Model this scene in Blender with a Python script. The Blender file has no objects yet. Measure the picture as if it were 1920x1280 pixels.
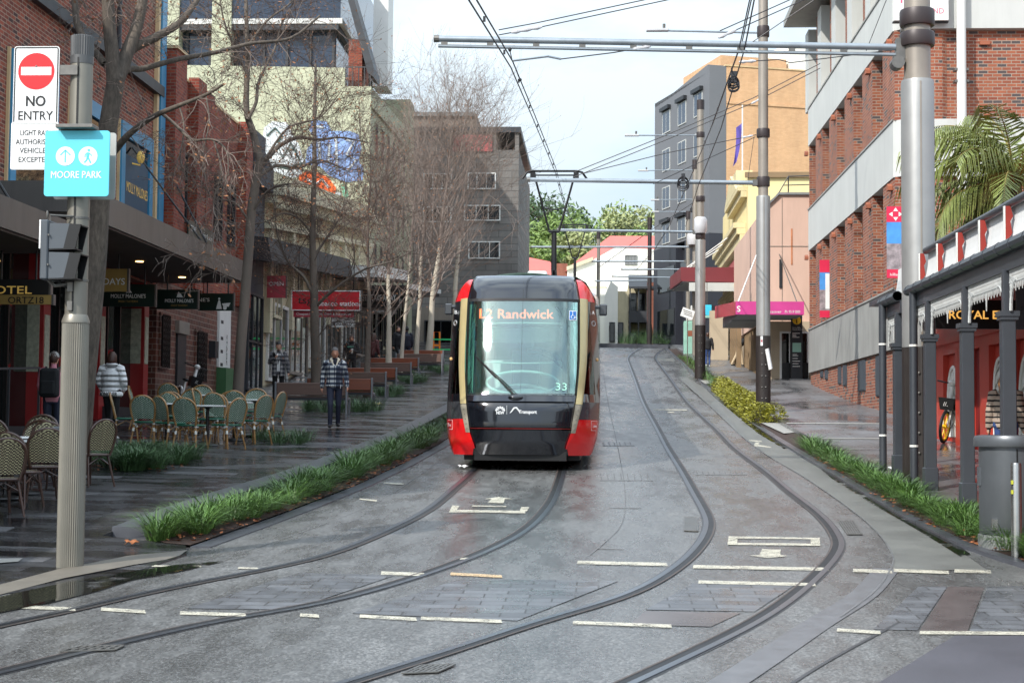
import bpy, math, random
import numpy as np
from mathutils import Vector, Matrix
SC = bpy.context.scene
COL = SC.collection
RD = math.radians
# ------------------------------------------------------------------ camera
# street frame: +Y up the street, +X to the right, eye 1.7 m above the crossing
F = 3000.0; EYE = 1.7
TH = math.atan(168 / F); YAW = math.atan(165 / F); ROLL = RD(0.5)
CR = Matrix.Rotation(YAW, 3, 'Z') @ Matrix.Rotation(math.pi / 2 + TH, 3, 'X') @ Matrix.Rotation(ROLL, 3, 'Z')
cam = bpy.data.objects.new('camera', bpy.data.cameras.new('camera')); COL.objects.link(cam)
cam.matrix_world = Matrix.Translation((0, 0, EYE)) @ CR.to_4x4()
cam.data.sensor_width = 36; cam.data.lens = 36 * F / 1920
cam.data.clip_start = 0.2; cam.data.clip_end = 3000
cam.data.dof.use_dof = True; cam.data.dof.focus_distance = 25; cam.data.dof.aperture_fstop = 7
SC.camera = cam
# ------------------------------------------------------------------ sky, sun, exposure
SUN_AZ, SUN_EL = RD(38), RD(40)      # from behind the camera, to the left
w = bpy.data.worlds.new('World'); SC.world = w; w.use_nodes = True
nt = w.node_tree; nt.nodes.clear()
N = nt.nodes.new; L = nt.links.new
sky = N('ShaderNodeTexSky'); sky.sky_type = 'NISHITA'; sky.sun_disc = False
sky.sun_elevation = SUN_EL; sky.sun_rotation = math.pi + SUN_AZ
sky.air_density = 1.0; sky.dust_density = 1.2; sky.ozone_density = 1.5
tc = N('ShaderNodeTexCoord'); mp = N('ShaderNodeMapping'); mp.inputs['Scale'].default_value = (2.6, 2.6, 6.5)
mp.inputs['Location'].default_value = (0.9, 0.2, 0.35)
nz = N('ShaderNodeTexNoise'); nz.inputs['Scale'].default_value = 1.6; nz.inputs['Detail'].default_value = 7; nz.inputs['Roughness'].default_value = .55
cr = N('ShaderNodeValToRGB'); cr.color_ramp.elements[0].position = .36; cr.color_ramp.elements[0].color = (.30, .30, .30, 1)
cr.color_ramp.elements[1].position = .60; cr.color_ramp.elements[1].color = (.97, .97, .97, 1)
mx = N('ShaderNodeMix'); mx.data_type = 'RGBA'; mx.inputs['B'].default_value = (5.0, 5.75, 6.3, 1)
bg = N('ShaderNodeBackground'); bg.inputs['Strength'].default_value = 0.13; wo = N('ShaderNodeOutputWorld')
L(tc.outputs['Generated'], mp.inputs['Vector']); L(mp.outputs[0], nz.inputs['Vector']); L(nz.outputs['Fac'], cr.inputs[0])
L(cr.outputs[0], mx.inputs['Factor']); L(sky.outputs[0], mx.inputs['A'])
sxyz = N('ShaderNodeSeparateXYZ'); L(tc.outputs['Generated'], sxyz.inputs[0])      # cloud cover brightens towards the zenith
zr = N('ShaderNodeMapRange'); zr.inputs['From Min'].default_value = .12; zr.inputs['From Max'].default_value = .8; zr.inputs['To Min'].default_value = .78; zr.inputs['To Max'].default_value = 1.9; L(sxyz.outputs[2], zr.inputs['Value'])
zm = N('ShaderNodeVectorMath'); zm.operation = 'SCALE'; L(mx.outputs['Result'], zm.inputs[0]); L(zr.outputs[0], zm.inputs['Scale']); L(zm.outputs[0], bg.inputs[0]); L(bg.outputs[0], wo.inputs[0])
sl = bpy.data.lights.new('sun', 'SUN'); sl.energy = 2.9; sl.angle = RD(.6); sl.color = (1, .955, .89)
sun = bpy.data.objects.new('sun', sl); COL.objects.link(sun)
sdir = Vector((-math.sin(SUN_AZ) * math.cos(SUN_EL), -math.cos(SUN_AZ) * math.cos(SUN_EL), math.sin(SUN_EL)))
sun.rotation_euler = sdir.to_track_quat('Z', 'Y').to_euler()
vs = SC.view_settings; vs.view_transform = 'Standard'; vs.look = 'None'; vs.gamma = 1; vs.use_curve_mapping = False
vs.exposure = 0.68
SC.cycles.max_bounces = 8; SC.cycles.transparent_max_bounces = 24

# ------------------------------------------------------------------ pixel picks -> places in the street (measuring only)
def ray(px, py): return CR @ Vector(((px - 960) / F, (640 - py) / F, -1))
def PY(px, py, Y): r = ray(px, py); k = Y / r.y; return Vector((r.x * k, Y, EYE + r.z * k))
def PX(px, py, X): r = ray(px, py); k = X / r.x; return Vector((X, r.y * k, EYE + r.z * k))
KN = [(-30, -1.78), (8, -1.70), (12, -1.55), (18, -1.23), (27.5, -.65), (42, .29), (52, 1.0), (66, 2.3), (86, 4.1), (100, 5.3), (115, 6.3), (140, 7.5), (300, 14), (900, 20)]
_d = [(KN[i + 1][1] - KN[i][1]) / (KN[i + 1][0] - KN[i][0]) for i in range(len(KN) - 1)]
_m = [_d[0]] + [(_d[i] + _d[i + 1]) / 2 for i in range(len(_d) - 1)] + [_d[-1]]
def prof(y):
    y = min(max(y, -30), 900); i = 0
    while i < len(KN) - 2 and y > KN[i + 1][0]: i += 1
    h = KN[i + 1][0] - KN[i][0]; t = (y - KN[i][0]) / h
    return EYE + (2*t**3 - 3*t*t + 1) * KN[i][1] + (t**3 - 2*t*t + t) * h * _m[i] + (-2*t**3 + 3*t*t) * KN[i + 1][1] + (t**3 - t*t) * h * _m[i + 1]
def sstep(a, b, x): t = min(max((x - a) / (b - a), 0), 1); return t * t * (3 - 2 * t)
def lerpk(K, y):
    if y <= K[0][0]: return K[0][1]
    for (a, va), (b, vb) in zip(K, K[1:]):
        if y <= b: return va + (vb - va) * (y - a) / (b - a)
    return K[-1][1]
XLK = [(10.5, -12), (12.4, -7.2), (13.9, -5.0), (15.2, -4.45), (17, -4.2), (20.4, -3.83), (24, -3.5), (28, -3.28), (33, -3.11), (40, -3.05), (300, -3.05)]
def xl(y): return lerpk(XLK, y)
XRK = [(10, 12), (13.2, 7.0), (14.4, 5.2), (15.4, 4.55), (16.4, 4.2), (18, 3.95), (21, 3.86), (35, 3.84), (57, 3.88), (90, 3.9), (300, 3.9)]
def xr(y): return lerpk(XRK, y)
def gz(x, y):
    z = prof(y)
    if x < xl(y): return z + .01 + .13 * sstep(15.5, 21, y) + .015 * min(xl(y) - x, 12)
    if x > xr(y): return z + .01 + .13 * sstep(14.5, 17.5, y) + .02 * min(x - xr(y), 8)
    return z
def PG(px, py, fn=None):
    r = ray(px, py); k = 4.0; fn = fn or gz
    while k < 220 and EYE + k * r.z > fn(k * r.x, k * r.y): k += .25
    a, b = k - .25, k
    for _ in range(30):
        c = (a + b) / 2
        if EYE + c * r.z > fn(c * r.x, c * r.y): a = c
        else: b = c
    return Vector((r.x * a, r.y * a, EYE + r.z * a))
def PR(px, py): return PG(px, py, lambda x, y: prof(y))

# ------------------------------------------------------------------ materials
def lin(c):
    return tuple(((v / 255) / 12.92 if v <= 10 else (((v / 255) + .055) / 1.055) ** 2.4) for v in c)
MATS = {}
def _new(name):
    m = bpy.data.materials.new(name); m.use_nodes = True
    n = m.node_tree; b = n.nodes['Principled BSDF']; return m, n, b
def mth(n, op, a, b=None, c=None):
    q = n.nodes.new('ShaderNodeMath'); q.operation = op
    for i, v in enumerate((a, b, c)):
        if v is None: continue
        if hasattr(v, 'links'): n.links.new(v, q.inputs[i])
        else: q.inputs[i].default_value = v
    return q.outputs[0]
def noi(n, vec, scale, detail=4, rough=.6):
    q = n.nodes.new('ShaderNodeTexNoise'); q.inputs['Scale'].default_value = scale; q.inputs['Detail'].default_value = detail; q.inputs['Roughness'].default_value = rough
    n.links.new(vec, q.inputs['Vector']); return q.outputs['Fac']
def rmp(n, fac, stops):
    q = n.nodes.new('ShaderNodeValToRGB'); e = q.color_ramp.elements
    while len(e) < len(stops): e.new(.5)
    for k, (p, c) in zip(e, stops): k.position = p; k.color = (*c, 1) if not isinstance(c, (int, float)) else (c, c, c, 1)
    n.links.new(fac, q.inputs[0]); return q.outputs[0]
def mixc(n, f, a, b, mode='MIX'):
    q = n.nodes.new('ShaderNodeMix'); q.data_type = 'RGBA'; q.blend_type = mode
    for k, v in (('Factor', f), ('A', a), ('B', b)):
        if hasattr(v, 'links'): n.links.new(v, q.inputs[k])
        elif k == 'Factor': q.inputs[k].default_value = v
        else: q.inputs[k].default_value = (*v, 1)
    return q.outputs['Result']
def coord(n, kind='Object', scale=(1, 1, 1)):
    t = n.nodes.new('ShaderNodeTexCoord'); p = n.nodes.new('ShaderNodeMapping'); p.inputs['Scale'].default_value = scale
    n.links.new(t.outputs[kind], p.inputs['Vector']); return p.outputs[0]
def bump(n, b, h, s, d=.01):
    q = n.nodes.new('ShaderNodeBump'); q.inputs['Strength'].default_value = s; q.inputs['Distance'].default_value = d
    n.links.new(h, q.inputs['Height']); n.links.new(q.outputs[0], b.inputs['Normal'])
def mat(name, c, rough=.6, metal=0, var=.12, vs=1.5, bmp=0, bs=40, coat=0, stain=0, emit=0, fine=0, sxyz=(1, 1, 1)):
    m, n, b = _new(name); v = coord(n, 'Object', sxyz); f = noi(n, v, vs, 5)
    c = lin(c); lo = tuple(x * (1 - var) for x in c); hi = tuple(min(x * (1 + var), 1) for x in c)
    o = rmp(n, f, [(.3, lo), (.7, hi)])
    if fine: o = mixc(n, fine, o, rmp(n, noi(n, v, bs, 3, .7), [(.35, .25), (.65, 1.0)]), 'MULTIPLY')
    if stain:
        v2 = coord(n, 'Object', (1.6, 1.6, .22)); s = rmp(n, noi(n, v2, 1.8, 6, .7), [(.46, .0), (.72, 1.0)])
        o = mixc(n, mth(n, 'MULTIPLY', s, stain), o, tuple(x * .38 for x in c))
    n.links.new(o, b.inputs['Base Color'])
    b.inputs['Roughness'].default_value = rough
    n.links.new(mth(n, 'ADD', mth(n, 'MULTIPLY', f, rough * .5), rough * .75), b.inputs['Roughness'])
    b.inputs['Metallic'].default_value = metal
    if coat: b.inputs['Coat Weight'].default_value = coat; b.inputs['Coat Roughness'].default_value = .06
    if emit: b.inputs['Emission Color'].default_value = (*c, 1); b.inputs['Emission Strength'].default_value = emit
    if bmp: bump(n, b, noi(n, v, bs, 4), bmp)
    MATS[name] = m; return m
def brick(name, cols, mortar, bw=.24, rh=.086, ms=.011, dirt=.25, rough=.85, paint=None):
    m, n, b = _new(name); v = coord(n, 'UV')
    t = n.nodes.new('ShaderNodeTexBrick'); t.inputs['Scale'].default_value = 1; t.inputs['Brick Width'].default_value = bw; t.inputs['Row Height'].default_value = rh
    t.inputs['Mortar Size'].default_value = ms; t.inputs['Mortar Smooth'].default_value = .2
    t.inputs['Color1'].default_value = (0, 0, 0, 1); t.inputs['Color2'].default_value = (1, 1, 1, 1); t.inputs['Mortar'].default_value = (.5, .5, .5, 1)
    n.links.new(v, t.inputs['Vector'])
    k = len(cols); r = rmp(n, t.outputs['Color'], [(p, lin(c)) for p, c in cols])
    r.node.color_ramp.interpolation = 'CONSTANT' if k > 2 else 'LINEAR'
    o = mixc(n, t.outputs['Fac'], r, lin(mortar))
    d = rmp(n, noi(n, coord(n, 'Object', (1, 1, .4)), 1.1, 6, .7), [(.35, 1 - dirt), (.65, 1.0)])
    o = mixc(n, 1, o, d, 'MULTIPLY')
    o = mixc(n, .5, o, rmp(n, noi(n, v, 60, 3, .7), [(.3, .55), (.7, 1.0)]), 'MULTIPLY')
    n.links.new(o, b.inputs['Base Color']); b.inputs['Roughness'].default_value = rough
    bump(n, b, mth(n, 'SUBTRACT', 1, t.outputs['Fac']), .6, .006)
    MATS[name] = m; return m
def glass_dark(name, c=(18, 22, 26), rough=.04):
    m, n, b = _new(name); b.inputs['Base Color'].default_value = (*lin(c), 1); b.inputs['Roughness'].default_value = rough
    b.inputs['Specular IOR Level'].default_value = .7
    bump(n, b, noi(n, coord(n), .8, 2), .08, .05); MATS[name] = m; return m
def glass_clear(name, tint=(.72, .9, .86), refl=.3, rough=.02, ripple=0):
    m = bpy.data.materials.new(name); m.use_nodes = True; n = m.node_tree; n.nodes.clear()
    t = n.nodes.new('ShaderNodeBsdfTransparent'); t.inputs[0].default_value = (*tint, 1)
    g = n.nodes.new('ShaderNodeBsdfGlossy'); g.inputs['Roughness'].default_value = rough; g.inputs['Color'].default_value = (.9, 1, .98, 1)
    f = n.nodes.new('ShaderNodeFresnel'); f.inputs['IOR'].default_value = 1.5
    x = n.nodes.new('ShaderNodeMixShader'); o = n.nodes.new('ShaderNodeOutputMaterial')
    if ripple:
        q = n.nodes.new('ShaderNodeBump'); q.inputs['Strength'].default_value = ripple; q.inputs['Distance'].default_value = .03; n.links.new(noi(n, coord(n, 'Object', (8, 8, .45)), 1.7, 6, .7), q.inputs['Height']); n.links.new(q.outputs[0], g.inputs['Normal'])
    n.links.new(mth(n, 'ADD', f.outputs[0], refl), x.inputs[0]); n.links.new(t.outputs[0], x.inputs[1]); n.links.new(g.outputs[0], x.inputs[2]); n.links.new(x.outputs[0], o.inputs[0])
    MATS[name] = m; return m

# ------------------------------------------------------------------ mesh builder
def root_of(o):
    while o.parent: o = o.parent
    return o
class MB:
    def __init__(s): s.v = []; s.f = []; s.m = []; s.k = 0
    def add(s, vs, fs):
        b = len(s.v); s.v += [tuple(p) for p in vs]; s.f += [tuple(b + i for i in f) for f in fs]; s.m += [s.k] * len(fs)
    def poly(s, pts): s.add(pts, [tuple(range(len(pts)))])
    def box(s, x0, x1, y0, y1, z0, z1):
        s.add([(x0, y0, z0), (x1, y0, z0), (x1, y1, z0), (x0, y1, z0), (x0, y0, z1), (x1, y0, z1), (x1, y1, z1), (x0, y1, z1)],
              [(0, 3, 2, 1), (4, 5, 6, 7), (0, 1, 5, 4), (1, 2, 6, 5), (2, 3, 7, 6), (3, 0, 4, 7)])
    def obox(s, c, a, b, d):
        c, a, b, d = map(Vector, (c, a, b, d))
        s.add([c-a-b-d, c+a-b-d, c+a+b-d, c-a+b-d, c-a-b+d, c+a-b+d, c+a+b+d, c-a+b+d],
              [(0, 3, 2, 1), (4, 5, 6, 7), (0, 1, 5, 4), (1, 2, 6, 5), (2, 3, 7, 6), (3, 0, 4, 7)])
    def bar(s, p, q, wd, ht, up=(0, 0, 1)):
        p, q = Vector(p), Vector(q); d = (q - p); u = d.normalized(); r = u.cross(Vector(up))
        if r.length < 1e-4: r = u.cross(Vector((1, 0, 0)))
        r.normalize(); t = r.cross(u); s.obox((p + q) / 2, d / 2, r * wd / 2, t * ht / 2)
    def prism(s, pts, ex):
        pts = [Vector(p) for p in pts]; ex = Vector(ex); k = len(pts)
        s.add(pts + [p + ex for p in pts], [tuple(range(k))[::-1], tuple(range(k, 2 * k))] + [(i, (i + 1) % k, k + (i + 1) % k, k + i) for i in range(k)])
    def tube(s, pts, r, n=8, cap=True, flat=1.0):
        pts = [Vector(p) for p in pts]; k = len(pts); rr = r if isinstance(r, (list, tuple)) else [r] * k
        vs = []; ref = None
        for i, p in enumerate(pts):
            d = (pts[min(i + 1, k - 1)] - pts[max(i - 1, 0)])
            if d.length < 1e-9: d = Vector((0, 0, 1))
            d.normalize()
            if ref is None: ref = Vector((0, 0, 1)) if abs(d.z) < .9 else Vector((1, 0, 0))
            a = ref - d * ref.dot(d)
            if a.length < 1e-5: a = d.orthogonal()
            a.normalize(); b = d.cross(a); ref = a
            for j in range(n):
                t = 2 * math.pi * (j + .5) / n; vs.append(p + a * (math.cos(t) * rr[i]) + b * (math.sin(t) * rr[i] * flat))
        fs = [(i * n + j, i * n + (j + 1) % n, (i + 1) * n + (j + 1) % n, (i + 1) * n + j) for i in range(k - 1) for j in range(n)]
        if cap: fs += [tuple(range(n))[::-1], tuple((k - 1) * n + j for j in range(n))]
        s.add(vs, fs)
    def lathe(s, pr, c=(0, 0, 0), n=24, cap=True, rip=0):
        vs = []; c = Vector(c)
        for (r, z) in pr:
            for j in range(n):
                t = 2 * math.pi * j / n; q = r * (1 - rip * (j % 2)); vs.append(c + Vector((math.cos(t) * q, math.sin(t) * q, z)))
        k = len(pr); fs = [(i * n + j, i * n + (j + 1) % n, (i + 1) * n + (j + 1) % n, (i + 1) * n + j) for i in range(k - 1) for j in range(n)]
        if cap: fs += [tuple(range(n))[::-1], tuple((k - 1) * n + j for j in range(n))]
        s.add(vs, fs)
    def ell(s, c, r, nu=14, nv=9, z0=-1, z1=1, rot=None):
        c = Vector(c); vs = []; a0, a1 = math.asin(z0), math.asin(z1)
        for i in range(nv + 1):
            a = a0 + (a1 - a0) * i / nv
            for j in range(nu):
                t = 2 * math.pi * j / nu; p = Vector((r[0] * math.cos(a) * math.cos(t), r[1] * math.cos(a) * math.sin(t), r[2] * math.sin(a)))
                vs.append(c + (rot @ p if rot else p))
        s.add(vs, [(i * nu + j, i * nu + (j + 1) % nu, (i + 1) * nu + (j + 1) % nu, (i + 1) * nu + j) for i in range(nv) for j in range(nu)] + [tuple(range(nu))[::-1], tuple(nv * nu + j for j in range(nu))])
    def grid(s, fn, nu, nv):
        s.add([fn(i / nu, j / nv) for j in range(nv + 1) for i in range(nu + 1)],
              [(j * (nu + 1) + i, j * (nu + 1) + i + 1, (j + 1) * (nu + 1) + i + 1, (j + 1) * (nu + 1) + i) for j in range(nv) for i in range(nu)])
    def shell(s, fn, nu, nv, off):       # thick sheet: two grids and a rim, off = Vector
        off = Vector(off); P = [Vector(fn(i / nu, j / nv)) for j in range(nv + 1) for i in range(nu + 1)]; k = len(P); W = nu + 1
        fs = []
        for j in range(nv):
            for i in range(nu):
                a = j * W + i; fs += [(a, a + 1, a + W + 1, a + W), (k + a, k + a + W, k + a + W + 1, k + a + 1)]
        rim = [i for i in range(W)] + [j * W + nu for j in range(1, nv + 1)] + [nv * W + i for i in range(nu - 1, -1, -1)] + [j * W for j in range(nv - 1, 0, -1)]
        for a, b in zip(rim, rim[1:] + rim[:1]): fs.append((b, a, k + a, k + b))
        s.add(P + [p + off for p in P], fs)
    def text(s, body, size, org, right=(1, 0, 0), up=(0, 0, 1), depth=.004, bold=0, align='CENTER', sx=1.0, fit=None, space=1.0):
        cu = bpy.data.curves.new('t', 'FONT'); cu.body = body; cu.size = 1; cu.align_x = align; cu.offset = 0; cu.extrude = .0; cu.resolution_u = 3; cu.space_character = space
        ob = bpy.data.objects.new('t', cu); COL.objects.link(ob)
        dg = bpy.context.evaluated_depsgraph_get(); me = bpy.data.meshes.new_from_object(ob.evaluated_get(dg))
        right, up, org = Vector(right).normalized(), Vector(up).normalized(), Vector(org); nrm = right.cross(up)
        co = [v.co.copy() for v in me.vertices]
        if fit and co:
            wd = max(c.x for c in co) - min(c.x for c in co); sx = fit / (wd * size)
        vs = [org + right * (c.x * size * sx) + up * (c.y * size) + nrm * depth for c in co]
        fs = [tuple(p.vertices) for p in me.polygons]
        s.add(vs, fs)
        if bold:                        # heavier strokes: a few copies nudged sideways, each a hair lower
            bb = bold * 1.1 * size
            for i, (dx, dy) in enumerate(((bb, 0), (-bb, 0), (0, bb * .7), (0, -bb * .7), (bb * .6, bb * .6), (-bb * .6, -bb * .6), (bb * .6, -bb * .6), (-bb * .6, bb * .6))): s.add([v + right * dx + up * dy - nrm * .0002 * (i + 1) for v in vs], fs)
        bpy.data.objects.remove(ob); bpy.data.curves.remove(cu); bpy.data.meshes.remove(me)
    def build(s, name, m, parent=None, smooth=False, bevel=0, uv=True, seg=1):
        me = bpy.data.meshes.new(name); o = Vector(root_of(parent).location) if parent else Vector((0, 0, 0))
        vs = np.array(s.v, dtype=float).reshape(-1, 3) - np.array(o)
        me.from_pydata(vs.tolist(), [], s.f)
        for q in (m if isinstance(m, (list, tuple)) else [m]): me.materials.append(MATS[q] if isinstance(q, str) else q)
        if any(s.m): me.polygons.foreach_set('material_index', s.m)
        if uv: box_uv(me, o)
        if smooth:
            me.polygons.foreach_set('use_smooth', [True] * len(me.polygons))
            me.set_sharp_from_angle(angle=RD(smooth if smooth is not True else 40))
        me.update(); ob = bpy.data.objects.new(name, me); COL.objects.link(ob)
        if parent: ob.parent = parent
        if bevel:
            q = ob.modifiers.new('bevel', 'BEVEL'); q.width = bevel; q.segments = seg; q.limit_method = 'ANGLE'; q.angle_limit = RD(40)
        return ob
def box_uv(me, o=Vector((0, 0, 0))):
    nl = len(me.loops); npn = len(me.polygons)
    if not nl: return
    nor = np.empty(npn * 3); me.polygons.foreach_get('normal', nor); nor = nor.reshape(-1, 3)
    tot = np.empty(npn, dtype=int); me.polygons.foreach_get('loop_total', tot)
    vi = np.empty(nl, dtype=int); me.loops.foreach_get('vertex_index', vi)
    co = np.empty(len(me.vertices) * 3); me.vertices.foreach_get('co', co); co = co.reshape(-1, 3) + np.array(o)
    nn = np.repeat(nor, tot, axis=0); p = co[vi]
    hz = np.abs(nn[:, 2]) > .75; ln = np.hypot(nn[:, 0], nn[:, 1]) + 1e-9
    u = np.where(hz, p[:, 0], (-nn[:, 1] * p[:, 0] + nn[:, 0] * p[:, 1]) / ln); v = np.where(hz, p[:, 1], p[:, 2])
    l = me.uv_layers.new(name='uv'); l.data.foreach_set('uv', np.stack([u, v], 1).ravel())
def tag(o, label=None, cat=None, group=None, kind=None):
    if label: o['label'] = label
    if cat: o['category'] = cat
    if group: o['group'] = group
    if kind: o['kind'] = kind
    return o
def thing(name, loc, label, cat, group=None):
    o = bpy.data.objects.new(name, None); COL.objects.link(o); o.location = loc; o.empty_display_size = .2
    return tag(o, label, cat, group)
def struct(o): o['kind'] = 'structure'; return o
def dup(root, loc, rotz=0, label=None, group=None, scale=None):
    kids = {}
    def cp(o, par):
        c = o.copy(); COL.objects.link(c)
        if par: c.parent = par
        for ch in KIDS.get(o.name, []): cp(ch, c)
        return c
    r = cp(root, None); r.location = loc; r.rotation_euler = (0, 0, rotz)
    if scale: r.scale = (scale,) * 3
    if label: r['label'] = label
    if group: r['group'] = group
    return r
KIDS = {}
def index_kids():
    KIDS.clear()
    for o in bpy.data.objects:
        if o.parent: KIDS.setdefault(o.parent.name, []).append(o)
rnd = random.Random(7)
def U(a, b): return rnd.uniform(a, b)
# ------------------------------------------------------------------ material palette
mat('steel_rail', (120, 124, 130), .3, .9, .15, 20)
mat('rust_edge', (84, 74, 68), .55, .2, .3, 12)
mat('rubber_strip', (98, 98, 100), .4, 0, .2, 6, .1, 60)
mat('groove_black', (14, 13, 13), .5)
mat('tar_dark', (56, 56, 58), .42, 0, .2, 6, .1, 60)
mat('line_paint', (210, 204, 184), .5, 0, .14, 9, fine=.35, bs=30)
mat('line_yellow', (218, 186, 140), .5, 0, .14, 9, fine=.35, bs=30)
mat('scratch_line', (112, 112, 112), .6)
mat('kerb_stone', (80, 82, 88), .3, 0, .18, 2.2, .15, 70)
mat('concrete_gutter', (112, 112, 106), .5, 0, .18, 1.6, .25, 90, fine=.5)
mat('tactile', (104, 98, 88), .6, 0, .15, 3, .1, 60)
mat('tactile_pale', (146, 144, 138), .6, 0, .1, 3)
mat('mulch', (52, 35, 26), .8, 0, .5, 18, .8, 40)
mat('leaf_litter', (142, 84, 48), .7, 0, .35, 8)
mat('grass_blade', (84, 116, 54), .45, 0, .45, 3)
mat('grass_dark', (74, 104, 62), .5, 0, .4, 3)
mat('hedge_leaf', (140, 138, 44), .5, 0, .35, 3)
mat('asphalt_side', (82, 80, 86), .45, 0, .15, 1.2, .3, 120, fine=.5)
mat('brown_strip', (88, 80, 78), .28, 0, .3, 2)
mat('concrete_grey', (128, 130, 130), .6, 0, .1, 1.2, .1, 60, stain=.3)
mat('earth', (84, 88, 66), .9, 0, .25, .2)
def ground_mats():
    # wet asphalt
    m, n, b = _new('asphalt_wet'); v = coord(n)
    big = noi(n, coord(n, 'Object', (.9, .28, 1)), .9, 6, .62); mid = noi(n, coord(n, 'Object', (3, .9, 1)), 1.4, 5, .65); fin = noi(n, v, 95, 3, .75)
    vo = n.nodes.new('ShaderNodeTexVoronoi'); vo.inputs['Scale'].default_value = 62; n.links.new(v, vo.inputs['Vector'])
    base = rmp(n, big, [(.3, (.078, .078, .077)), (.7, (.130, .129, .124))])
    agg = rmp(n, vo.outputs['Color'], [(.15, .5), (.5, .9), (.85, 2.1)])
    o = mixc(n, .75, base, agg, 'MULTIPLY'); o = mixc(n, .5, o, rmp(n, mid, [(.35, .62), (.62, 1.2)]), 'MULTIPLY')
    n.links.new(o, b.inputs['Base Color'])
    wet = rmp(n, mth(n, 'ADD', mth(n, 'MULTIPLY', big, .6), mth(n, 'MULTIPLY', mid, .4)), [(.40, .16), (.52, .30), (.64, .48)])
    n.links.new(wet, b.inputs['Roughness']); b.inputs['Specular IOR Level'].default_value = .55
    bump(n, b, mth(n, 'ADD', fin, mth(n, 'MULTIPLY', vo.outputs['Distance'], .6)), .34, .006); MATS['asphalt_wet'] = m
    # dark wet stone paving
    m, n, b = _new('paving_wet'); v = coord(n)
    t = n.nodes.new('ShaderNodeTexBrick'); t.inputs['Scale'].default_value = 1; t.inputs['Brick Width'].default_value = 1.1; t.inputs['Row Height'].default_value = .32; t.inputs['Mortar Size'].default_value = .005
    t.offset = .37; t.inputs['Color1'].default_value = (0, 0, 0, 1); t.inputs['Color2'].default_value = (1, 1, 1, 1); t.inputs['Mortar'].default_value = (.3, .3, .3, 1); n.links.new(v, t.inputs['Vector'])
    nz1 = noi(n, coord(n, 'Object', (.5, 1.1, 1)), 1.3, 6, .65); nz2 = noi(n, coord(n, 'Object', (.8, 7, 1)), 1.1, 4)
    o = mixc(n, t.outputs['Fac'], rmp(n, t.outputs['Color'], [(0, (.018, .018, .019)), (.75, (.040, .040, .043)), (1, (.11, .11, .115))]), (.012, .012, .012))
    o = mixc(n, .6, o, rmp(n, nz1, [(.35, .55), (.65, 1.3)]), 'MULTIPLY'); n.links.new(o, b.inputs['Base Color'])
    rr = mth(n, 'ADD', mth(n, 'MULTIPLY', t.outputs['Color'], .10), rmp(n, nz1, [(.38, .05), (.62, .34)])); n.links.new(rr, b.inputs['Roughness'])
    b.inputs['Specular IOR Level'].default_value = .55
    h = mth(n, 'ADD', mth(n, 'MULTIPLY', nz2, 1.0), mth(n, 'ADD', mth(n, 'MULTIPLY', t.outputs['Color'], .5), mth(n, 'MULTIPLY', t.outputs['Fac'], -.4)))
    bump(n, b, h, .35, .006); MATS['paving_wet'] = m
    # damp grey footpath on the right
    m, n, b = _new('footpath_damp'); v = coord(n)
    t = n.nodes.new('ShaderNodeTexBrick'); t.inputs['Scale'].default_value = 1; t.inputs['Brick Width'].default_value = .9; t.inputs['Row Height'].default_value = .6; t.inputs['Mortar Size'].default_value = .006
    n.links.new(v, t.inputs['Vector']); nz1 = noi(n, coord(n, 'Object', (.7, .35, 1)), .8, 6, .65)
    t.inputs['Color1'].default_value = (.8, .8, .8, 1); t.inputs['Color2'].default_value = (1, 1, 1, 1); t.inputs['Mortar'].default_value = (.5, .5, .5, 1)
    o = mixc(n, 1, rmp(n, nz1, [(.35, (.08, .08, .082)), (.65, (.18, .18, .185))]), t.outputs['Color'], 'MULTIPLY'); n.links.new(o, b.inputs['Base Color'])
    n.links.new(rmp(n, nz1, [(.38, .1), (.6, .5)]), b.inputs['Roughness']); bump(n, b, noi(n, v, 80, 3), .1, .004); MATS['footpath_damp'] = m
    # small stone setts set into the road
    m, n, b = _new('setts'); v = coord(n)
    t = n.nodes.new('ShaderNodeTexBrick'); t.inputs['Scale'].default_value = 1; t.inputs['Brick Width'].default_value = .4; t.inputs['Row Height'].default_value = .2; t.inputs['Mortar Size'].default_value = .007
    n.links.new(v, t.inputs['Vector']); t.inputs['Color1'].default_value = (.085, .088, .095, 1); t.inputs['Color2'].default_value = (.14, .145, .155, 1); t.inputs['Mortar'].default_value = (.03, .028, .025, 1)
    n.links.new(mixc(n, .5, t.outputs['Color'], rmp(n, noi(n, v, 5, 5), [(.3, .6), (.7, 1.2)]), 'MULTIPLY'), b.inputs['Base Color'])
    n.links.new(rmp(n, noi(n, v, 2.5, 5), [(.35, .2), (.65, .45)]), b.inputs['Roughness']); bump(n, b, mth(n, 'SUBTRACT', 1, t.outputs['Fac']), .4, .006); MATS['setts'] = m
ground_mats()
def worn(name):
    m = MATS[name]; n = m.node_tree; b = n.nodes['Principled BSDF']; o = n.nodes['Material Output']; v = coord(n); t = n.nodes.new('ShaderNodeBsdfTransparent'); x = n.nodes.new('ShaderNodeMixShader')
    f = mth(n, 'ADD', mth(n, 'MULTIPLY', noi(n, v, 60, 4, .8), .6), mth(n, 'MULTIPLY', noi(n, v, 7, 5, .7), .4)); n.links.new(rmp(n, f, [(.41, .92), (.51, .12)]), x.inputs[0]); n.links.new(b.outputs[0], x.inputs[1]); n.links.new(t.outputs[0], x.inputs[2]); n.links.new(x.outputs[0], o.inputs[0])
for q in ('line_paint', 'line_yellow', 'scratch_line'): worn(q)

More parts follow.
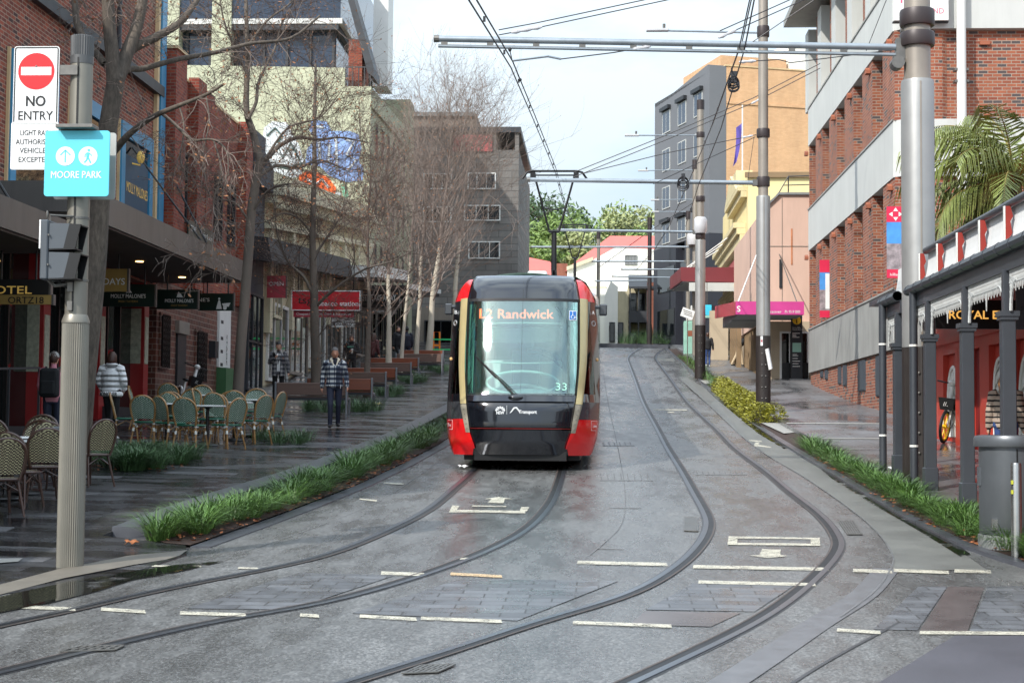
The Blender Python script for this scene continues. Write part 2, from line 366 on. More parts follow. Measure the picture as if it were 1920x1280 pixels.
# ------------------------------------------------------------------ ground, road, footpaths
mb = MB()
ys = [-30, -10, 0, 6] + [10 + i * 2 for i in range(75)] + [170, 200, 240, 300, 420, 600, 900]
xs = [-700, -300, -120, -60, -30, -16, -8, 0, 8, 16, 30, 60, 120, 300, 700]
k = len(xs)
mb.add([(x, y, prof(y) - .25) for y in ys for x in xs], [(j * k + i, j * k + i + 1, (j + 1) * k + i + 1, (j + 1) * k + i) for j in range(len(ys) - 1) for i in range(k - 1)])
struct(mb.build('ground', 'earth'))
mb = MB(); ys = [-12 + i * .5 for i in range(0, 241)]
def span(y):
    if y < 15.5: return (-45, 45)
    return (-14.5, 14.5)
for a, b in zip(ys, ys[1:]):
    (l0, r0) = span((a + b) / 2)
    mb.add([(l0, a, prof(a)), (r0, a, prof(a)), (r0, b, prof(b)), (l0, b, prof(b))], [(0, 1, 2, 3)])
struct(mb.build('road', 'asphalt_wet'))
def path(name, m, edge, side, y0, y1, wall, step=.5):
    mb = MB(); n = int((y1 - y0) / step); rows = []
    for i in range(n + 1):
        y = y0 + (y1 - y0) * i / n; e = edge(y); row = []
        for t in (0, .02, .1, .3, .6, 1): x = e + side * 1e-3 + (wall - e) * t; row.append((x, y, gz(x, y)))
        rows.append([(row[0][0], y, prof(y) - .05)] + row)
    k = len(rows[0]); fl = [p for r in rows for p in r]
    mb.add(fl, [((j * k + i, j * k + i + 1, (j + 1) * k + i + 1, (j + 1) * k + i) if side > 0 else (j * k + i + 1, j * k + i, (j + 1) * k + i, (j + 1) * k + i + 1)) for j in range(n) for i in range(k - 1)])
    mb.poly([rows[0][i] for i in range(k)] + [(rows[0][-1][0], y0, prof(y0) - .1)])
    return struct(mb.build(name, m))
def plant_l(y): return xl(y) - (0.95 * sstep(16.9, 17.3, y))
def plant_r(y): return xr(y) + (0.62 * sstep(16.2, 16.8, y))
path('footpath', 'paving_wet', lambda y: plant_l(y) - .39 * sstep(16.9, 17.3, y), -1, 11.5, 130, -15)
path('footpath', 'footpath_damp', plant_r, 1, 14.0, 100, 15)
def strip(name, m, fa, fb, y0, y1, ha, hb, step=.6, zf=None):
    mb = MB(); n = max(int((y1 - y0) / step), 1); rows = []
    for i in range(n + 1):
        y = y0 + (y1 - y0) * i / n; rows.append(((fa(y), y, prof(y) + ha), (fb(y), y, prof(y) + hb)))
    mb.add([p for r in rows for p in r], [(2 * i, 2 * i + 1, 2 * i + 3, 2 * i + 2) for i in range(n)])
    return mb.build(name, m)
def kerb(name, m, fa, fb, y0, y1, ztop, step=.6):
    mb = MB(); n = int((y1 - y0) / step); rows = []
    for i in range(n + 1):
        y = y0 + (y1 - y0) * i / n; a, b = fa(y), fb(y); z = ztop(y); rows += [(a, y, prof(y) - .1), (a, y, z), (b, y, z), (b, y, prof(y) - .1)]
    mb.add(rows, [(4 * i + j, 4 * i + j + 1, 4 * i + 5 + j, 4 * i + 4 + j) for i in range(n) for j in range(3)] + [(0, 1, 2, 3), tuple(4 * n + j for j in (3, 2, 1, 0))])
    return struct(mb.build(name, m))
struct(strip('planting_bed', 'mulch', plant_l, lambda y: xl(y) - .2, 17.1, 100, .05, .03))
kerb('kerb', 'kerb_stone', lambda y: plant_l(y) - .4, plant_l, 17.8, 100, lambda y: gz(plant_l(y) - .5, y) + .05)
kerb('kerb', 'kerb_stone', lambda y: xl(y) - .2, lambda y: xl(y) + .02, 17.1, 100, lambda y: prof(y) + .014)
struct(strip('planting_bed', 'mulch', lambda y: xr(y) + .14, plant_r, 16.3, 95, .03, .06))
kerb('kerb', 'kerb_stone', lambda y: xr(y), lambda y: xr(y) + .14, 15.6, 95, lambda y: prof(y) + .045)
# far kerb where the road swings away over the crest
mb = MB()
for i in range(14):
    a = (-3.1 + i * .52, 99.5 - .12 * i * i * .12); b = (-3.1 + (i + 1) * .52, 99.5 - .12 * (i + 1) ** 2 * .12)
    mb.bar((a[0], a[1], prof(a[1]) + .1), (b[0], b[1], prof(b[1]) + .1), .25, .28)
struct(mb.build('kerb', 'kerb_stone'))

# ------------------------------------------------------------------ decals on the road (painted lines, setts, grates)
def decal(name, px, m, h=.006, kind=True, fn=PR):
    mb = MB()
    for poly in (px if isinstance(px[0][0], (list, tuple)) else [px]):
        p = [fn(*q) + Vector((0, 0, h)) for q in poly]
        c = sum(p, Vector()) / len(p); a = sum(((p[i] - c).cross(p[(i + 1) % len(p)] - c)).z for i in range(len(p)))
        mb.poly(p if a > 0 else p[::-1])
    o = mb.build(name, m); return struct(o) if kind else o
def ribbon(mbx, pts, o0, o1, h):
    P = pts; vs = []
    for i, p in enumerate(P):
        d = P[min(i + 1, len(P) - 1)] - P[max(i - 1, 0)]; r = Vector((d.y, -d.x, 0)).normalized()
        for o in (o0, o1): q = p + r * o; vs.append((q.x, q.y, prof(q.y) + h))
    mbx.add(vs, [(2 * i, 2 * i + 1, 2 * i + 3, 2 * i + 2) for i in range(len(P) - 1)])
def spline(P, n=8):
    P = [Vector(p) for p in P]; P = [2 * P[0] - P[1]] + P + [2 * P[-1] - P[-2]]; out = []
    for i in range(1, len(P) - 2):
        a, b, c, d = P[i - 1:i + 3]
        for j in range(n):
            t = j / n; out.append(.5 * ((2 * b) + (c - a) * t + (2 * a - 5 * b + 4 * c - d) * t * t + (3 * b - a - 3 * c + d) * t ** 3))
    return out + [P[-2]]
def smooth(P, k=6):
    for _ in range(k): P = [P[0]] + [(P[i - 1] + 2 * P[i] + P[i + 1]) / 4 for i in range(1, len(P) - 1)] + [P[-1]]
    return P
RA = dict(
 L1=[(0, 1172), (130, 1144), (300, 1105), (480, 1070), (600, 1043), (700, 1006), (800, 957), (850, 915), (890, 880)],
 L2=[(0, 1262), (200, 1213), (400, 1167), (600, 1133), (760, 1090), (900, 1040), (990, 993), (1030, 950), (1045, 920), (1057, 880)],
 R1=[(640, 1282), (840, 1220), (1000, 1167), (1180, 1113), (1270, 1060), (1310, 1020), (1325, 990), (1322, 965), (1300, 925), (1277, 883), (1250, 840)],
 R2=[(1190, 1278), (1400, 1178), (1490, 1120), (1550, 1065), (1575, 1030), (1572, 1005), (1540, 965), (1480, 920), (1437, 883), (1380, 842)])
END = dict(L1=-2.09, L2=-.65, R1=1.39, R2=2.83)
LBL = dict(L1='steel tram rail nearest the left kerb, running in under the left side of the tram', L2='steel tram rail running in under the right side of the tram',
           R1='left rail of the empty track to the right of the tram', R2='right rail of the empty track, nearest the right kerb')
for kx, px in RA.items():
    P = [PR(*p) for p in px]; d = (P[0] - P[1]).normalized(); P = [P[0] + d * 9, P[0] + d * 4] + P
    P += [Vector((END[kx], y, prof(y))) for y in (38, 44, 50, 60, 70, 80)]
    if kx[0] == 'R': P += [Vector((END[kx] - .0 + .06 * (i ** 1.7) * .6, 80 + i * 2.2, prof(80 + i * 2.2))) for i in range(1, 9)]
    else: P += [Vector((END[kx], 90, prof(90))), Vector((END[kx], 99, prof(99)))]
    P = smooth(spline(P, 8), 10); g = 1 if kx[1] == '1' else -1      # groove lies towards the other rail
    mb = MB(); so = lambda a, b: (min(g * a, g * b), max(g * a, g * b))
    for kk, a, b, h in ((0, -.06, .112, .004), (1, -.04, .02, .010), (2, .02, .085, .007), (3, .085, .105, .010)):
        mb.k = kk; ribbon(mb, P, *so(a, b), h)
    tag(mb.build('tram_rail', ['tar_dark', 'steel_rail', 'groove_black', 'rust_edge']), LBL[kx], 'rail', 'tram rails set in the road')
def rects(L, th=6): return [[(a, b), (c, d), (c + 2, d + th), (a - 1, b + th)] for a, b, c, d in L]
decal('road_marking', rects([(1083, 1052, 1250, 1056), (1300, 1060, 1552, 1065), (1600, 1067, 1672, 1070), (1676, 1067, 1778, 1071), (1790, 1068, 1857, 1070), (1310, 1089, 1528, 1094),
      (715, 1072, 795, 1075), (675, 1153, 780, 1159), (790, 1157, 940, 1163), (1075, 1165, 1258, 1172), (1570, 1179, 1650, 1184), (1725, 1184, 2000, 1186),
      (20, 1135, 140, 1140), (190, 1140, 272, 1145), (338, 1147, 460, 1151), (563, 1151, 597, 1153)], 6), 'line_paint', .009)
decal('road_marking', rects([(285, 1060, 320, 1061), (340, 1061, 376, 1061), (447, 1064, 483, 1065), (863, 1047, 880, 1046)], 3), 'line_paint', .009)
decal('road_marking', rects([(845, 1074, 940, 1079)], 5), 'line_yellow', .009)
decal('road_marking', [[(935, 932), (962, 936), (947, 936), (944, 944), (914, 943), (922, 936), (908, 936)],
      [(848, 949), (860, 950), (852, 960), (990, 962), (992, 951), (980, 950), (978, 956), (862, 954)][:4] + [(842, 961)], [(846, 956), (985, 958), (985, 963), (842, 960)], [(848, 948), (862, 949), (856, 957), (844, 957)], [(978, 951), (993, 951), (988, 959), (974, 958)], [(885, 948), (950, 949), (948, 951), (885, 950)]], 'line_paint', .009)
decal('road_marking', [[(1366, 1008), (1383, 1008), (1382, 1021), (1364, 1021)], [(1520, 1010), (1537, 1010), (1538, 1023), (1520, 1023)], [(1366, 1006), (1537, 1009), (1537, 1012), (1366, 1010)], [(1366, 1018), (1537, 1020), (1538, 1024), (1364, 1022)],
      [(1429, 1030), (1464, 1031), (1463, 1041), (1478, 1043), (1440, 1047), (1404, 1042), (1424, 1041)]], 'line_paint', .009)
decal('road_marking', [[(1405, 825), (1428, 827), (1428, 829), (1405, 827)], [(1415, 833), (1446, 838), (1445, 840), (1414, 836)], [(1416, 830), (1424, 830), (1420, 838), (1413, 837)],
      [(1225, 767), (1288, 768), (1288, 770), (1225, 769)], [(1252, 772), (1264, 772), (1264, 774), (1250, 774)], [(720, 905), (758, 907), (756, 909), (720, 907)], [(674, 935), (707, 938), (706, 941), (674, 937)]], 'line_paint', .009)
tk = []
for (x0, x1, y0, y1, nn) in ((1125, 1225, 888, 900, 8), (1130, 1190, 829, 835, 6), (1000 + 305, 1400, 884, 889, 9)):
    for i in range(nn):
        x = x0 + (x1 - x0) * i / nn; tk.append([(x, y0), (x + 2, y0), (x + 4, y1), (x + 2, y1)])
    tk.append([(x0, y1), (x1, y1), (x1, y1 + 1.3), (x0, y1 + 1.3)])
tk += [[(1143, 951), (1203, 952), (1203, 953.5), (1143, 952.5)], [(1120, 1027), (1170, 1029), (1170, 1030.5), (1120, 1028.5)]]
decal('road_marking', tk, 'scratch_line', .008)
decal('paving_patch', [[(862, 1086), (1160, 1089), (970, 1164), (660, 1150)], [(560, 1074), (740, 1079), (545, 1143), (350, 1141)], [(1300, 1094), (1490, 1097), (1415, 1147), (1210, 1143)], [(1722, 1100), (1776, 1100), (1720, 1182), (1637, 1180)],
      [(1852, 1100), (1990, 1098), (1990, 1184), (1818, 1184)]], 'setts', .005)
decal('paving_patch', [[(1778, 1100), (1846, 1101), (1814, 1184), (1724, 1183)], [(1210, 1146), (1390, 1149), (1333, 1175), (1180, 1171)]], 'brown_strip', .005)
decal('asphalt_patch', [(1640, 1285), (1790, 1192), (2020, 1192), (2060, 1285)], 'asphalt_side', .005)
PL = [(1230, 671), (1330, 760), (1390, 818), (1448, 860), (1500, 890), (1560, 930), (1620, 975), (1655, 1010), (1675, 1045), (1670, 1068)]
PK = [(1262, 672), (1345, 748), (1432, 818), (1520, 868), (1572, 895), (1640, 935), (1712, 975), (1775, 1015), (1838, 1060), (1850, 1069)]
mb = MB()
for (a, b), (c, d) in zip(zip(PL, PK), list(zip(PL, PK))[1:]):
    q = [PR(*p) + Vector((0, 0, .005)) for p in (a, b, d, c)]; q[1].x = min(q[1].x, xr(q[1].y) - .0); q[2].x = min(q[2].x, xr(q[2].y) - .0); mb.poly(q[::-1])
struct(mb.build('concrete_apron', 'concrete_gutter'))
for (px, wd, m, h) in ((PL + [(1640, 1110), (1575, 1158)], .018, 'scratch_line', .011), ([(1130, 690), (1150, 800), (1164, 868), (1172, 920), (1168, 980), (1130, 1020), (1098, 1047)], .014, 'scratch_line', .007),
                       ([(1663, 1066), (1620, 1115), (1540, 1165), (1450, 1225), (1350, 1290)], .25, 'rubber_strip', .006), ([(1690, 1165), (1560, 1235), (1480, 1285)], .03, 'tar_dark', .006),
                       ([(380, 1050), (470, 1030), (600, 985), (720, 935), (830, 860)], .012, 'scratch_line', .006)):
    mb = MB(); ribbon(mb, smooth(spline([PR(*p) for p in px], 6), 3), -wd / 2, wd / 2, h); struct(mb.build('road_joint', m))
# tactile strips
decal('tactile_strip', [(-260, 1160), (0, 1097), (110, 1068), (240, 1043), (352, 1032), (330, 1047), (250, 1060), (120, 1085), (0, 1116), (-260, 1190)], 'tactile', .010, fn=PG)
decal('tactile_strip', [[(1426, 797), (1462, 797), (1500, 815), (1470, 818)], [(1312, 716), (1335, 716), (1345, 722), (1322, 723)]], 'tactile_pale', .07)
decal('tactile_strip', [[(1475, 793), (1655, 794), (1655, 795.6), (1475, 794.8)], [(1540, 822), (1655, 822), (1655, 823.8), (1540, 823.5)]], 'tactile_pale', .012, fn=PG)
decal('tactile_strip', [(-40, 1049), (42, 1048), (35, 1054), (-40, 1060)], 'tactile_pale', .012, fn=PG)
def puddle():
    m = mat('puddle_water', (26, 28, 24), .02, 0, .1, 2); n = m.node_tree; b = n.nodes['Principled BSDF']; o = n.nodes['Material Output']; b.inputs['Roughness'].default_value = .03
    for l in list(b.inputs['Roughness'].links): n.links.remove(l)
    t = n.nodes.new('ShaderNodeBsdfTransparent'); x = n.nodes.new('ShaderNodeMixShader'); n.links.new(rmp(n, noi(n, coord(n, 'Object', (1, 1, 1)), 1.7, 5, .6), [(.40, 0.0), (.47, .92)]), x.inputs[0]); n.links.new(t.outputs[0], x.inputs[1]); n.links.new(b.outputs[0], x.inputs[2]); n.links.new(x.outputs[0], o.inputs[0])
puddle()
decal('puddle', [[(-160, 1160), (0, 1120), (130, 1092), (250, 1072), (330, 1060), (420, 1053), (330, 1074), (250, 1088), (180, 1110), (100, 1130), (0, 1150), (-160, 1190)],
      [(1545, 868), (1620, 912), (1700, 958), (1790, 1018), (1820, 1040), (1800, 1044), (1730, 1000), (1640, 948), (1560, 898), (1530, 872)], [(1350, 742), (1420, 795), (1480, 838), (1470, 842), (1410, 806), (1345, 750)]], 'puddle_water', .0125)
# rail drain grates
def grate(px, lbl):
    p = [PR(*q) for q in px]; c = sum(p, Vector()) / 4; t = thing('drain_grate', c, lbl, 'drain grate')
    mb = MB(); mb.poly([q + Vector((0, 0, .005)) for q in p]); o = mb.build('pit', 'tar_dark', t)
    mb = MB()
    for i in range(7):
        a = p[0].lerp(p[1], i / 6); b = p[3].lerp(p[2], i / 6); up = Vector((0, 0, .012)); mb.bar(a + up, b + up, .022, .008)
    for k2 in (0, .5, 1): mb.bar(p[0].lerp(p[3], k2) + Vector((0, 0, .013)), p[1].lerp(p[2], k2) + Vector((0, 0, .013)), .025, .008)
    mb.build('grille', 'steel_dull', t)
mat('steel_dull', (112, 110, 106), .45, .6, .2, 8)
grate([(1284, 996), (1308, 997), (1306, 971), (1284, 970)], 'iron drain grate beside the left rail of the empty right-hand track')
grate([(1590, 1003), (1616, 1003), (1600, 978), (1573, 978)], 'iron drain grate outside the right rail of the right-hand track')
grate([(112, 1224), (215, 1220), (232, 1212), (150, 1214)], 'iron drain grate against the rail at the lower left corner')
grate([(755, 1265), (820, 1262), (852, 1248), (790, 1250)], 'iron drain grate below the curving rail at bottom centre')

# ------------------------------------------------------------------ planting
def tussock(mb, c, r, h, n, lean=1.0):
    for _ in range(n):
        a = U(0, 6.283); r0 = r * .35 * math.sqrt(rnd.random()); b = Vector((c[0] + r0 * math.cos(a), c[1] + r0 * math.sin(a), c[2])); a += U(-.7, .7)
        d = Vector((math.cos(a), math.sin(a), 0)); sd = Vector((-d.y, d.x, 0)); hh = h * U(.45, 1.15); ln = r * U(.5, 1.75) * lean; wd = U(.003, .0062)
        vs = []
        for i, t in enumerate((0, .35, .7, 1)):
            p = b + d * (ln * t ** 1.6) + Vector((0, 0, hh * (t * 1.35 - .45 * t ** 2.6 * (1 + ln / max(h, .1) * .4)))); ww = wd * (1, .95, .7, .08)[i]
            vs += [p - sd * ww, p + sd * ww]
        mb.add(vs, [(0, 1, 3, 2), (2, 3, 5, 4), (4, 5, 7, 6)])
def litter(mb, fx, y0, y1, n, zf, x0, x1):
    for _ in range(n):
        y = U(y0, y1); x = fx(y) + U(x0, x1); z = zf(x, y) + .012; a = U(0, 6.28); s = U(.02, .05); t = U(-.5, .5)
        d = Vector((math.cos(a), math.sin(a), t * .6)) * s; e = Vector((-math.sin(a), math.cos(a), U(-.4, .6))) * s * .6; c = Vector((x, y, z + .01))
        mb.add([c - d, c - e * .8, c + d, c + e], [(0, 1, 2, 3)])
def verge(y0, y1, fx, zf, step, r, h, n, lbl, m='grass_blade', wob=.15, fall=.6):
    mb = MB(); y = y0
    while y < y1:
        k = max(.35, min(1, 24 / y)); tussock(mb, (fx(y) + U(-wob, wob), y, zf(fx(y), y)), r * U(.8, 1.15), h * U(.75, 1.15), int(n * k)); y += step * U(.7, 1.3)
    o = mb.build('verge_grass', m, uv=False); return tag(o, lbl, 'grass', kind='stuff')
rz = lambda x, y: prof(y) + .04
verge(17.35, 34.5, lambda y: xl(y) - .58, rz, .3, .42, .40, 170, 'green strappy grass in the bed along the left kerb in front of the tram', wob=.2)
verge(35, 60, lambda y: xl(y) - .58, rz, .45, .38, .34, 110, 'darker strappy grass in the bed along the left kerb beside the tram', 'grass_dark')
verge(16.5, 24.6, lambda y: xr(y) + .45, rz, .24, .36, .32, 150, 'strappy grass around the verandah posts and bin on the right kerb', wob=.17)
verge(24.6, 33.6, lambda y: xr(y) + .42, rz, .28, .38, .32, 130, 'green grass strip along the right kerb before the side street', wob=.17)
verge(59.5, 82, lambda y: xr(y) + .4, rz, .5, .4, .42, 80, 'green grass strip beyond the tram stop poles on the right', wob=.2)
mb = MB()
litter(mb, xl, 17.2, 30, 420, rz, -.55, -.1); litter(mb, xr, 16, 30, 330, rz, .05, .5)
tag(mb.build('fallen_leaves', 'leaf_litter', uv=False), 'brown fallen leaves along the edges of the planting beds', 'leaves', kind='stuff')
def shrub(name, lbl, pts, n, m, s=.05, stem='mulch'):
    c0 = Vector((sum(p[0] for p in pts) / len(pts), sum(p[1] for p in pts) / len(pts), 0)); c0.z = prof(c0.y)
    t = thing(name, c0, lbl, 'shrub'); mb = MB(); st = MB()
    for (x, y, z, r, h) in pts:
        pass
        for _ in range(n):
            u = U(-.15, 1); a = U(0, 6.283); q = math.sqrt(max(0, 1 - max(u, 0) ** 2)) * U(.65, 1.08); c = Vector((x + r * q * math.cos(a), y + r * q * math.sin(a), z + h * max(u + .15, .02) * U(.75, 1)))
            d = Vector((math.cos(a) + U(-.6, .6), math.sin(a) + U(-.6, .6), U(-.4, .9))).normalized() * s * U(.7, 1.5); e = d.cross(Vector((U(-1, 1), U(-1, 1), 1))).normalized() * s * .32
            mb.add([c - d, c - e, c + d, c + e], [(0, 1, 2, 3)])
    mb.build('foliage', m, t, uv=False); pass
shrub('low_hedge', 'long yellow-green clipped hedge in the bed left of the tall near-right pole', [(4.3 + U(-.08, .08), y, prof(y) + .05, .38, .5) for y in [43.8 + i * .62 for i in range(22)]], 420, 'hedge_leaf', .055)
shrub('round_shrub', 'rounded yellow-green shrub at the foot of the grey pole by the hedge', [(3.98 + i * .22, 40.9 + (i % 2) * .5, prof(40.9) + .05, .34, .48) for i in range(3)], 520, 'hedge_leaf', .05)
# ------------------------------------------------------------------ left side of the street
FX = -11.6
brick('brick_hotel', [(0, (136, 64, 46)), (.35, (160, 78, 54)), (.7, (120, 56, 44)), (.88, (80, 48, 44))], (168, 142, 122), dirt=.3)
brick('brick_red', [(0, (150, 62, 42)), (.4, (166, 76, 50)), (.75, (134, 54, 40))], (140, 108, 92), dirt=.35)
brick('brick_brown', [(0, (104, 60, 48)), (.4, (122, 72, 56)), (.75, (88, 52, 44))], (150, 136, 124), .3, .15, .012, dirt=.3, rough=.5)
brick('brick_grey', [(0, (120, 116, 112)), (1, (138, 134, 130))], (104, 101, 98), 1.6, .42, .03, dirt=.25)
mat('blue_trim', (48, 130, 170), .45, 0, .1, 2, coat=.2)
mat('blue_panel', (22, 66, 92), .5, 0, .1, 2)
mat('bone_trim_lit_edge', (206, 178, 136), .6)
mat('dark_grey_paint', (52, 54, 58), .5, 0, .12, 1.5, stain=.3)
mat('charcoal', (36, 38, 42), .5, 0, .15, 2)
mat('black_paint', (14, 14, 15), .4)
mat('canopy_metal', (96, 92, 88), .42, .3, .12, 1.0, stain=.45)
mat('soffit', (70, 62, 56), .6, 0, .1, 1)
mat('red_paint', (150, 26, 28), .45, 0, .1, 2, coat=.3)
mat('poster', (168, 170, 150), .6, 0, .35, 9)
mat('gold_paint', (222, 184, 96), .4, .1, .1, 4, emit=.12)  # gold given a weak emission, so the letters glow by themselves
mat('gold_sign', (160, 130, 70), .5, 0, .08, 3)
mat('white_paint', (216, 216, 212), .5, 0, .05, 2)
mat('white_letters', (226, 226, 222), .5)
mat('sign_green', (8, 34, 26), .4, 0, .1, 3)
mat('sign_red', (186, 20, 34), .4, 0, .08, 3)
mat('sign_pinkred', (178, 62, 74), .4, 0, .08, 3)
mat('pale_green_render', (182, 184, 158), .8, 0, .06, .5, stain=.3)
mat('green_render_shaded', (166, 166, 140), .8, 0, .08, .5, stain=.4)  # darker copy of the pale green, street-side shade put into its colour
mat('cream_render', (190, 180, 150), .8, 0, .1, .6, .1, 20, stain=.4)
mat('cream_moulding', (206, 198, 170), .8, 0, .08, 1, stain=.35)
mat('awning_dark', (30, 30, 34), .6, 0, .2, 2)
mat('weatherboard', (62, 64, 70), .7, 0, .2, 1, stain=.3)
mat('downlight', (255, 200, 130), .5, emit=3.5)
mat('shop_glow', (190, 160, 110), .6, emit=.25, var=.5, vs=2)
mat('taupe_render', (132, 122, 112), .8, 0, .08, .7, stain=.3)
mat('faded_red', (168, 84, 84), .7, 0, .2, 2)
mat('graffiti_blue', (130, 158, 208), .7, 0, .22, 1.2)
mat('graffiti_orange', (226, 96, 30), .7, 0, .25, 1.5)
mat('graffiti_white', (206, 212, 216), .7, 0, .12, 1.2)
mat('graffiti_line', (72, 96, 92), .7)
mat('mural_green', (110, 170, 140), .7)
glass_dark('glass_dark'); glass_dark('glass_shop', (12, 13, 14)); glass_dark('glass_blue', (46, 58, 76), .08)
def win(par, x, y0, y1, z0, z1, face=1, frame='charcoal', glass='glass_dark', fw=.08, dp=.1, mull=1, tr=0, name='window'):
    """window in a wall facing +X (face=1) or -X (-1); frame proud of the wall, pane inside it"""
    mb = MB(); a, b = (x - .02, x + dp) if face > 0 else (x - dp, x + .02)
    mb.box(a, b, y0, y0 + fw, z0, z1); mb.box(a, b, y1 - fw, y1, z0, z1); mb.box(a, b, y0 + fw, y1 - fw, z0, z0 + fw); mb.box(a, b, y0 + fw, y1 - fw, z1 - fw, z1)
    for i in range(1, mull + 1): y = y0 + (y1 - y0) * i / (mull + 1); mb.box(a, b - face * .02 * (face > 0), y - fw * .3, y + fw * .3, z0 + fw, z1 - fw)
    for i in range(1, tr + 1): z = z0 + (z1 - z0) * i / (tr + 1); mb.box(a + .011, b - .011, y0 + fw, y1 - fw, z - fw * .3, z + fw * .3)
    o = mb.build(name, frame, par); g = MB(); xx = x + face * .03; g.box(xx - .012, xx + .012, y0 + fw * .5, y1 - fw * .5, z0 + fw * .5, z1 - fw * .5); g.build('pane', glass, o); return o
def winf(par, y, x0, x1, z0, z1, frame='charcoal', glass='glass_dark', fw=.08, dp=.1, mull=1, tr=0, name='window'):
    """window in a wall facing the camera (-Y)"""
    mb = MB(); a, b = y - dp, y + .02
    mb.box(x0, x0 + fw, a, b, z0, z1); mb.box(x1 - fw, x1, a, b, z0, z1); mb.box(x0 + fw, x1 - fw, a, b, z0, z0 + fw); mb.box(x0 + fw, x1 - fw, a, b, z1 - fw, z1)
    for i in range(1, mull + 1): x = x0 + (x1 - x0) * i / (mull + 1); mb.box(x - fw * .3, x + fw * .3, a + .012, b, z0 + fw, z1 - fw)
    for i in range(1, tr + 1): z = z0 + (z1 - z0) * i / (tr + 1); mb.box(x0 + fw, x1 - fw, a + .02, b - .01, z - fw * .3, z + fw * .3)
    o = mb.build(name, frame, par); g = MB(); g.box(x0 + fw * .5, x1 - fw * .5, y - .05, y - .03, z0 + fw * .5, z1 - fw * .5); g.build('pane', glass, o); return o
def part(name, m, par, fn, **k):
    mb = MB(); fn(mb); return mb.build(name, m, par, **k)
def g3(x, y): return gz(x, y)

# --- A: dark brick hotel with blue window surrounds
A = thing('brick_hotel', (FX, 27, g3(FX, 27)), 'dark red brick hotel with bright blue window surrounds above its street canopy', 'building')
part('wall', 'brick_hotel', A, lambda m: (m.box(-24, FX, 12, 41.15, 5.4, 13.3), m.box(-24, FX - .5, 12, 41.15, 0, 5.4)))
part('string_course', 'charcoal', A, lambda m: m.box(FX - .05, FX + .16, 12, 41.0, 10.35, 10.62))
part('corner_trim', 'blue_trim', A, lambda m: (m.box(FX - .1, FX + .14, 40.75, 41.2, 5.9, 13.4)))
part('corner_bead', 'bone_trim_lit_edge', A, lambda m: (m.box(FX - .1, FX + .1, 40.55, 40.72, 5.9, 13.4)))
for (a, b) in ((16, 18.6), (19.5, 22.1), (23.3, 26), (26.8, 29.5), (30.4, 33.1), (34.0, 36.5), (37.6, 40.3)):
    w_ = part('window', 'blue_trim', A, lambda m: (m.box(FX - .05, FX + .1, a, a + .3, 5.9, 9.1), m.box(FX - .05, FX + .1, b - .3, b, 5.9, 9.1), m.box(FX - .05, FX + .1, a + .3, b - .3, 8.75, 9.1)))
    part('lit_reveal', 'bone_trim_lit_edge', w_, lambda m: m.box(FX - .04, FX + .06, a - .07, a - .005, 5.9, 9.12)); part('pane', 'glass_dark', w_, lambda m: m.box(FX - .04, FX + .03, a + .3, b - .3, 5.9, 8.75))  # pale strip put in as the lit inner edge of the window
def _sb(m): m.box(FX - .02, FX + .07, 37.95, 39.95, 6.0, 8.35)
sb = part('fascia_sign', 'blue_panel', A, _sb)
part('lettering', 'gold_paint', sb, lambda m: m.text('MOLLY MALONES', .36, (FX + .08, 38.98, 7.45), (0, 1, 0), fit=1.8))
part('wall_lamp', 'gold_paint', A, lambda m: (m.ell((FX + .28, 38.55, 8.35), (.1, .1, .16)), m.tube([(FX + .05, 38.55, 8.2), (FX + .28, 38.55, 8.15)], .02)))
part('downpipe', 'dark_grey_paint', A, lambda m: m.tube([(FX + .12, 37.1, 10.7), (FX + .12, 37.1, 13.2)], .06), smooth=True)
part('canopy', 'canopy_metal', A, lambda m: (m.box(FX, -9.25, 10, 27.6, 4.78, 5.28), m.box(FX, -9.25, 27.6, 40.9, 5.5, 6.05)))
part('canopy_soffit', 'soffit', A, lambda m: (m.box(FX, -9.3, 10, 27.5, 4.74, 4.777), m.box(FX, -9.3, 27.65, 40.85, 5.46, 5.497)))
part('canopy_stay', 'black_paint', A, lambda m: [m.tube([(FX + .05, y, 8.3), (-9.6, y, z)], .025, 6) for y, z in ((25.6, 5.28),)])
part('canopy_stay', 'black_paint', A, lambda m: [m.tube([(FX + .05, y, 8.6), (-9.6, y, z)], .025, 6) for y, z in ((38.6, 6.05),)])
for y in (19, 24): part('downlight', 'downlight', A, lambda m: m.lathe([(.1, 0), (.1, .015)], (-10.3, y, 4.722), 14))
for y in (31, 35.5, 39.2): part('downlight', 'downlight', A, lambda m: m.lathe([(.09, 0), (.09, .015)], (-10.4, y, 5.442), 14))
gl = part('shopfront', 'black_paint', A, lambda m: [m.box(FX - .5, FX - .28, y, y + .07, g3(FX, y) - .1, 5.45) for y in (14, 17, 20, 23, 26, 29, 31.5, 34.5, 35.6, 38, 39)])
part('pane', 'glass_shop', gl, lambda m: m.box(FX - .44, FX - .36, 12, 41, g3(FX, 12), 5.44))
part('step', 'charcoal', A, lambda m: [m.box(FX - .3, FX + .15, y, y + 3.2, g3(FX, y) - .3, g3(FX, y) + .28) for y in (26, 29.4, 36.9)])
for y in (32.8, 36.6, 40.2, 28.9):
    p_ = part('pillar', 'red_paint', A, lambda m: m.box(FX - .5, FX - .02, y, y + .42, g3(FX, y) - .1, 5.45))
    part('notice', 'poster', p_, lambda m: (m.box(FX - .4, FX - .1, y - .02, y - .004, g3(FX, y) + 1.2, g3(FX, y) + 2.6), m.box(FX - .02, FX - .005, y + .06, y + .36, g3(FX, y) + 1.2, g3(FX, y) + 2.4)))
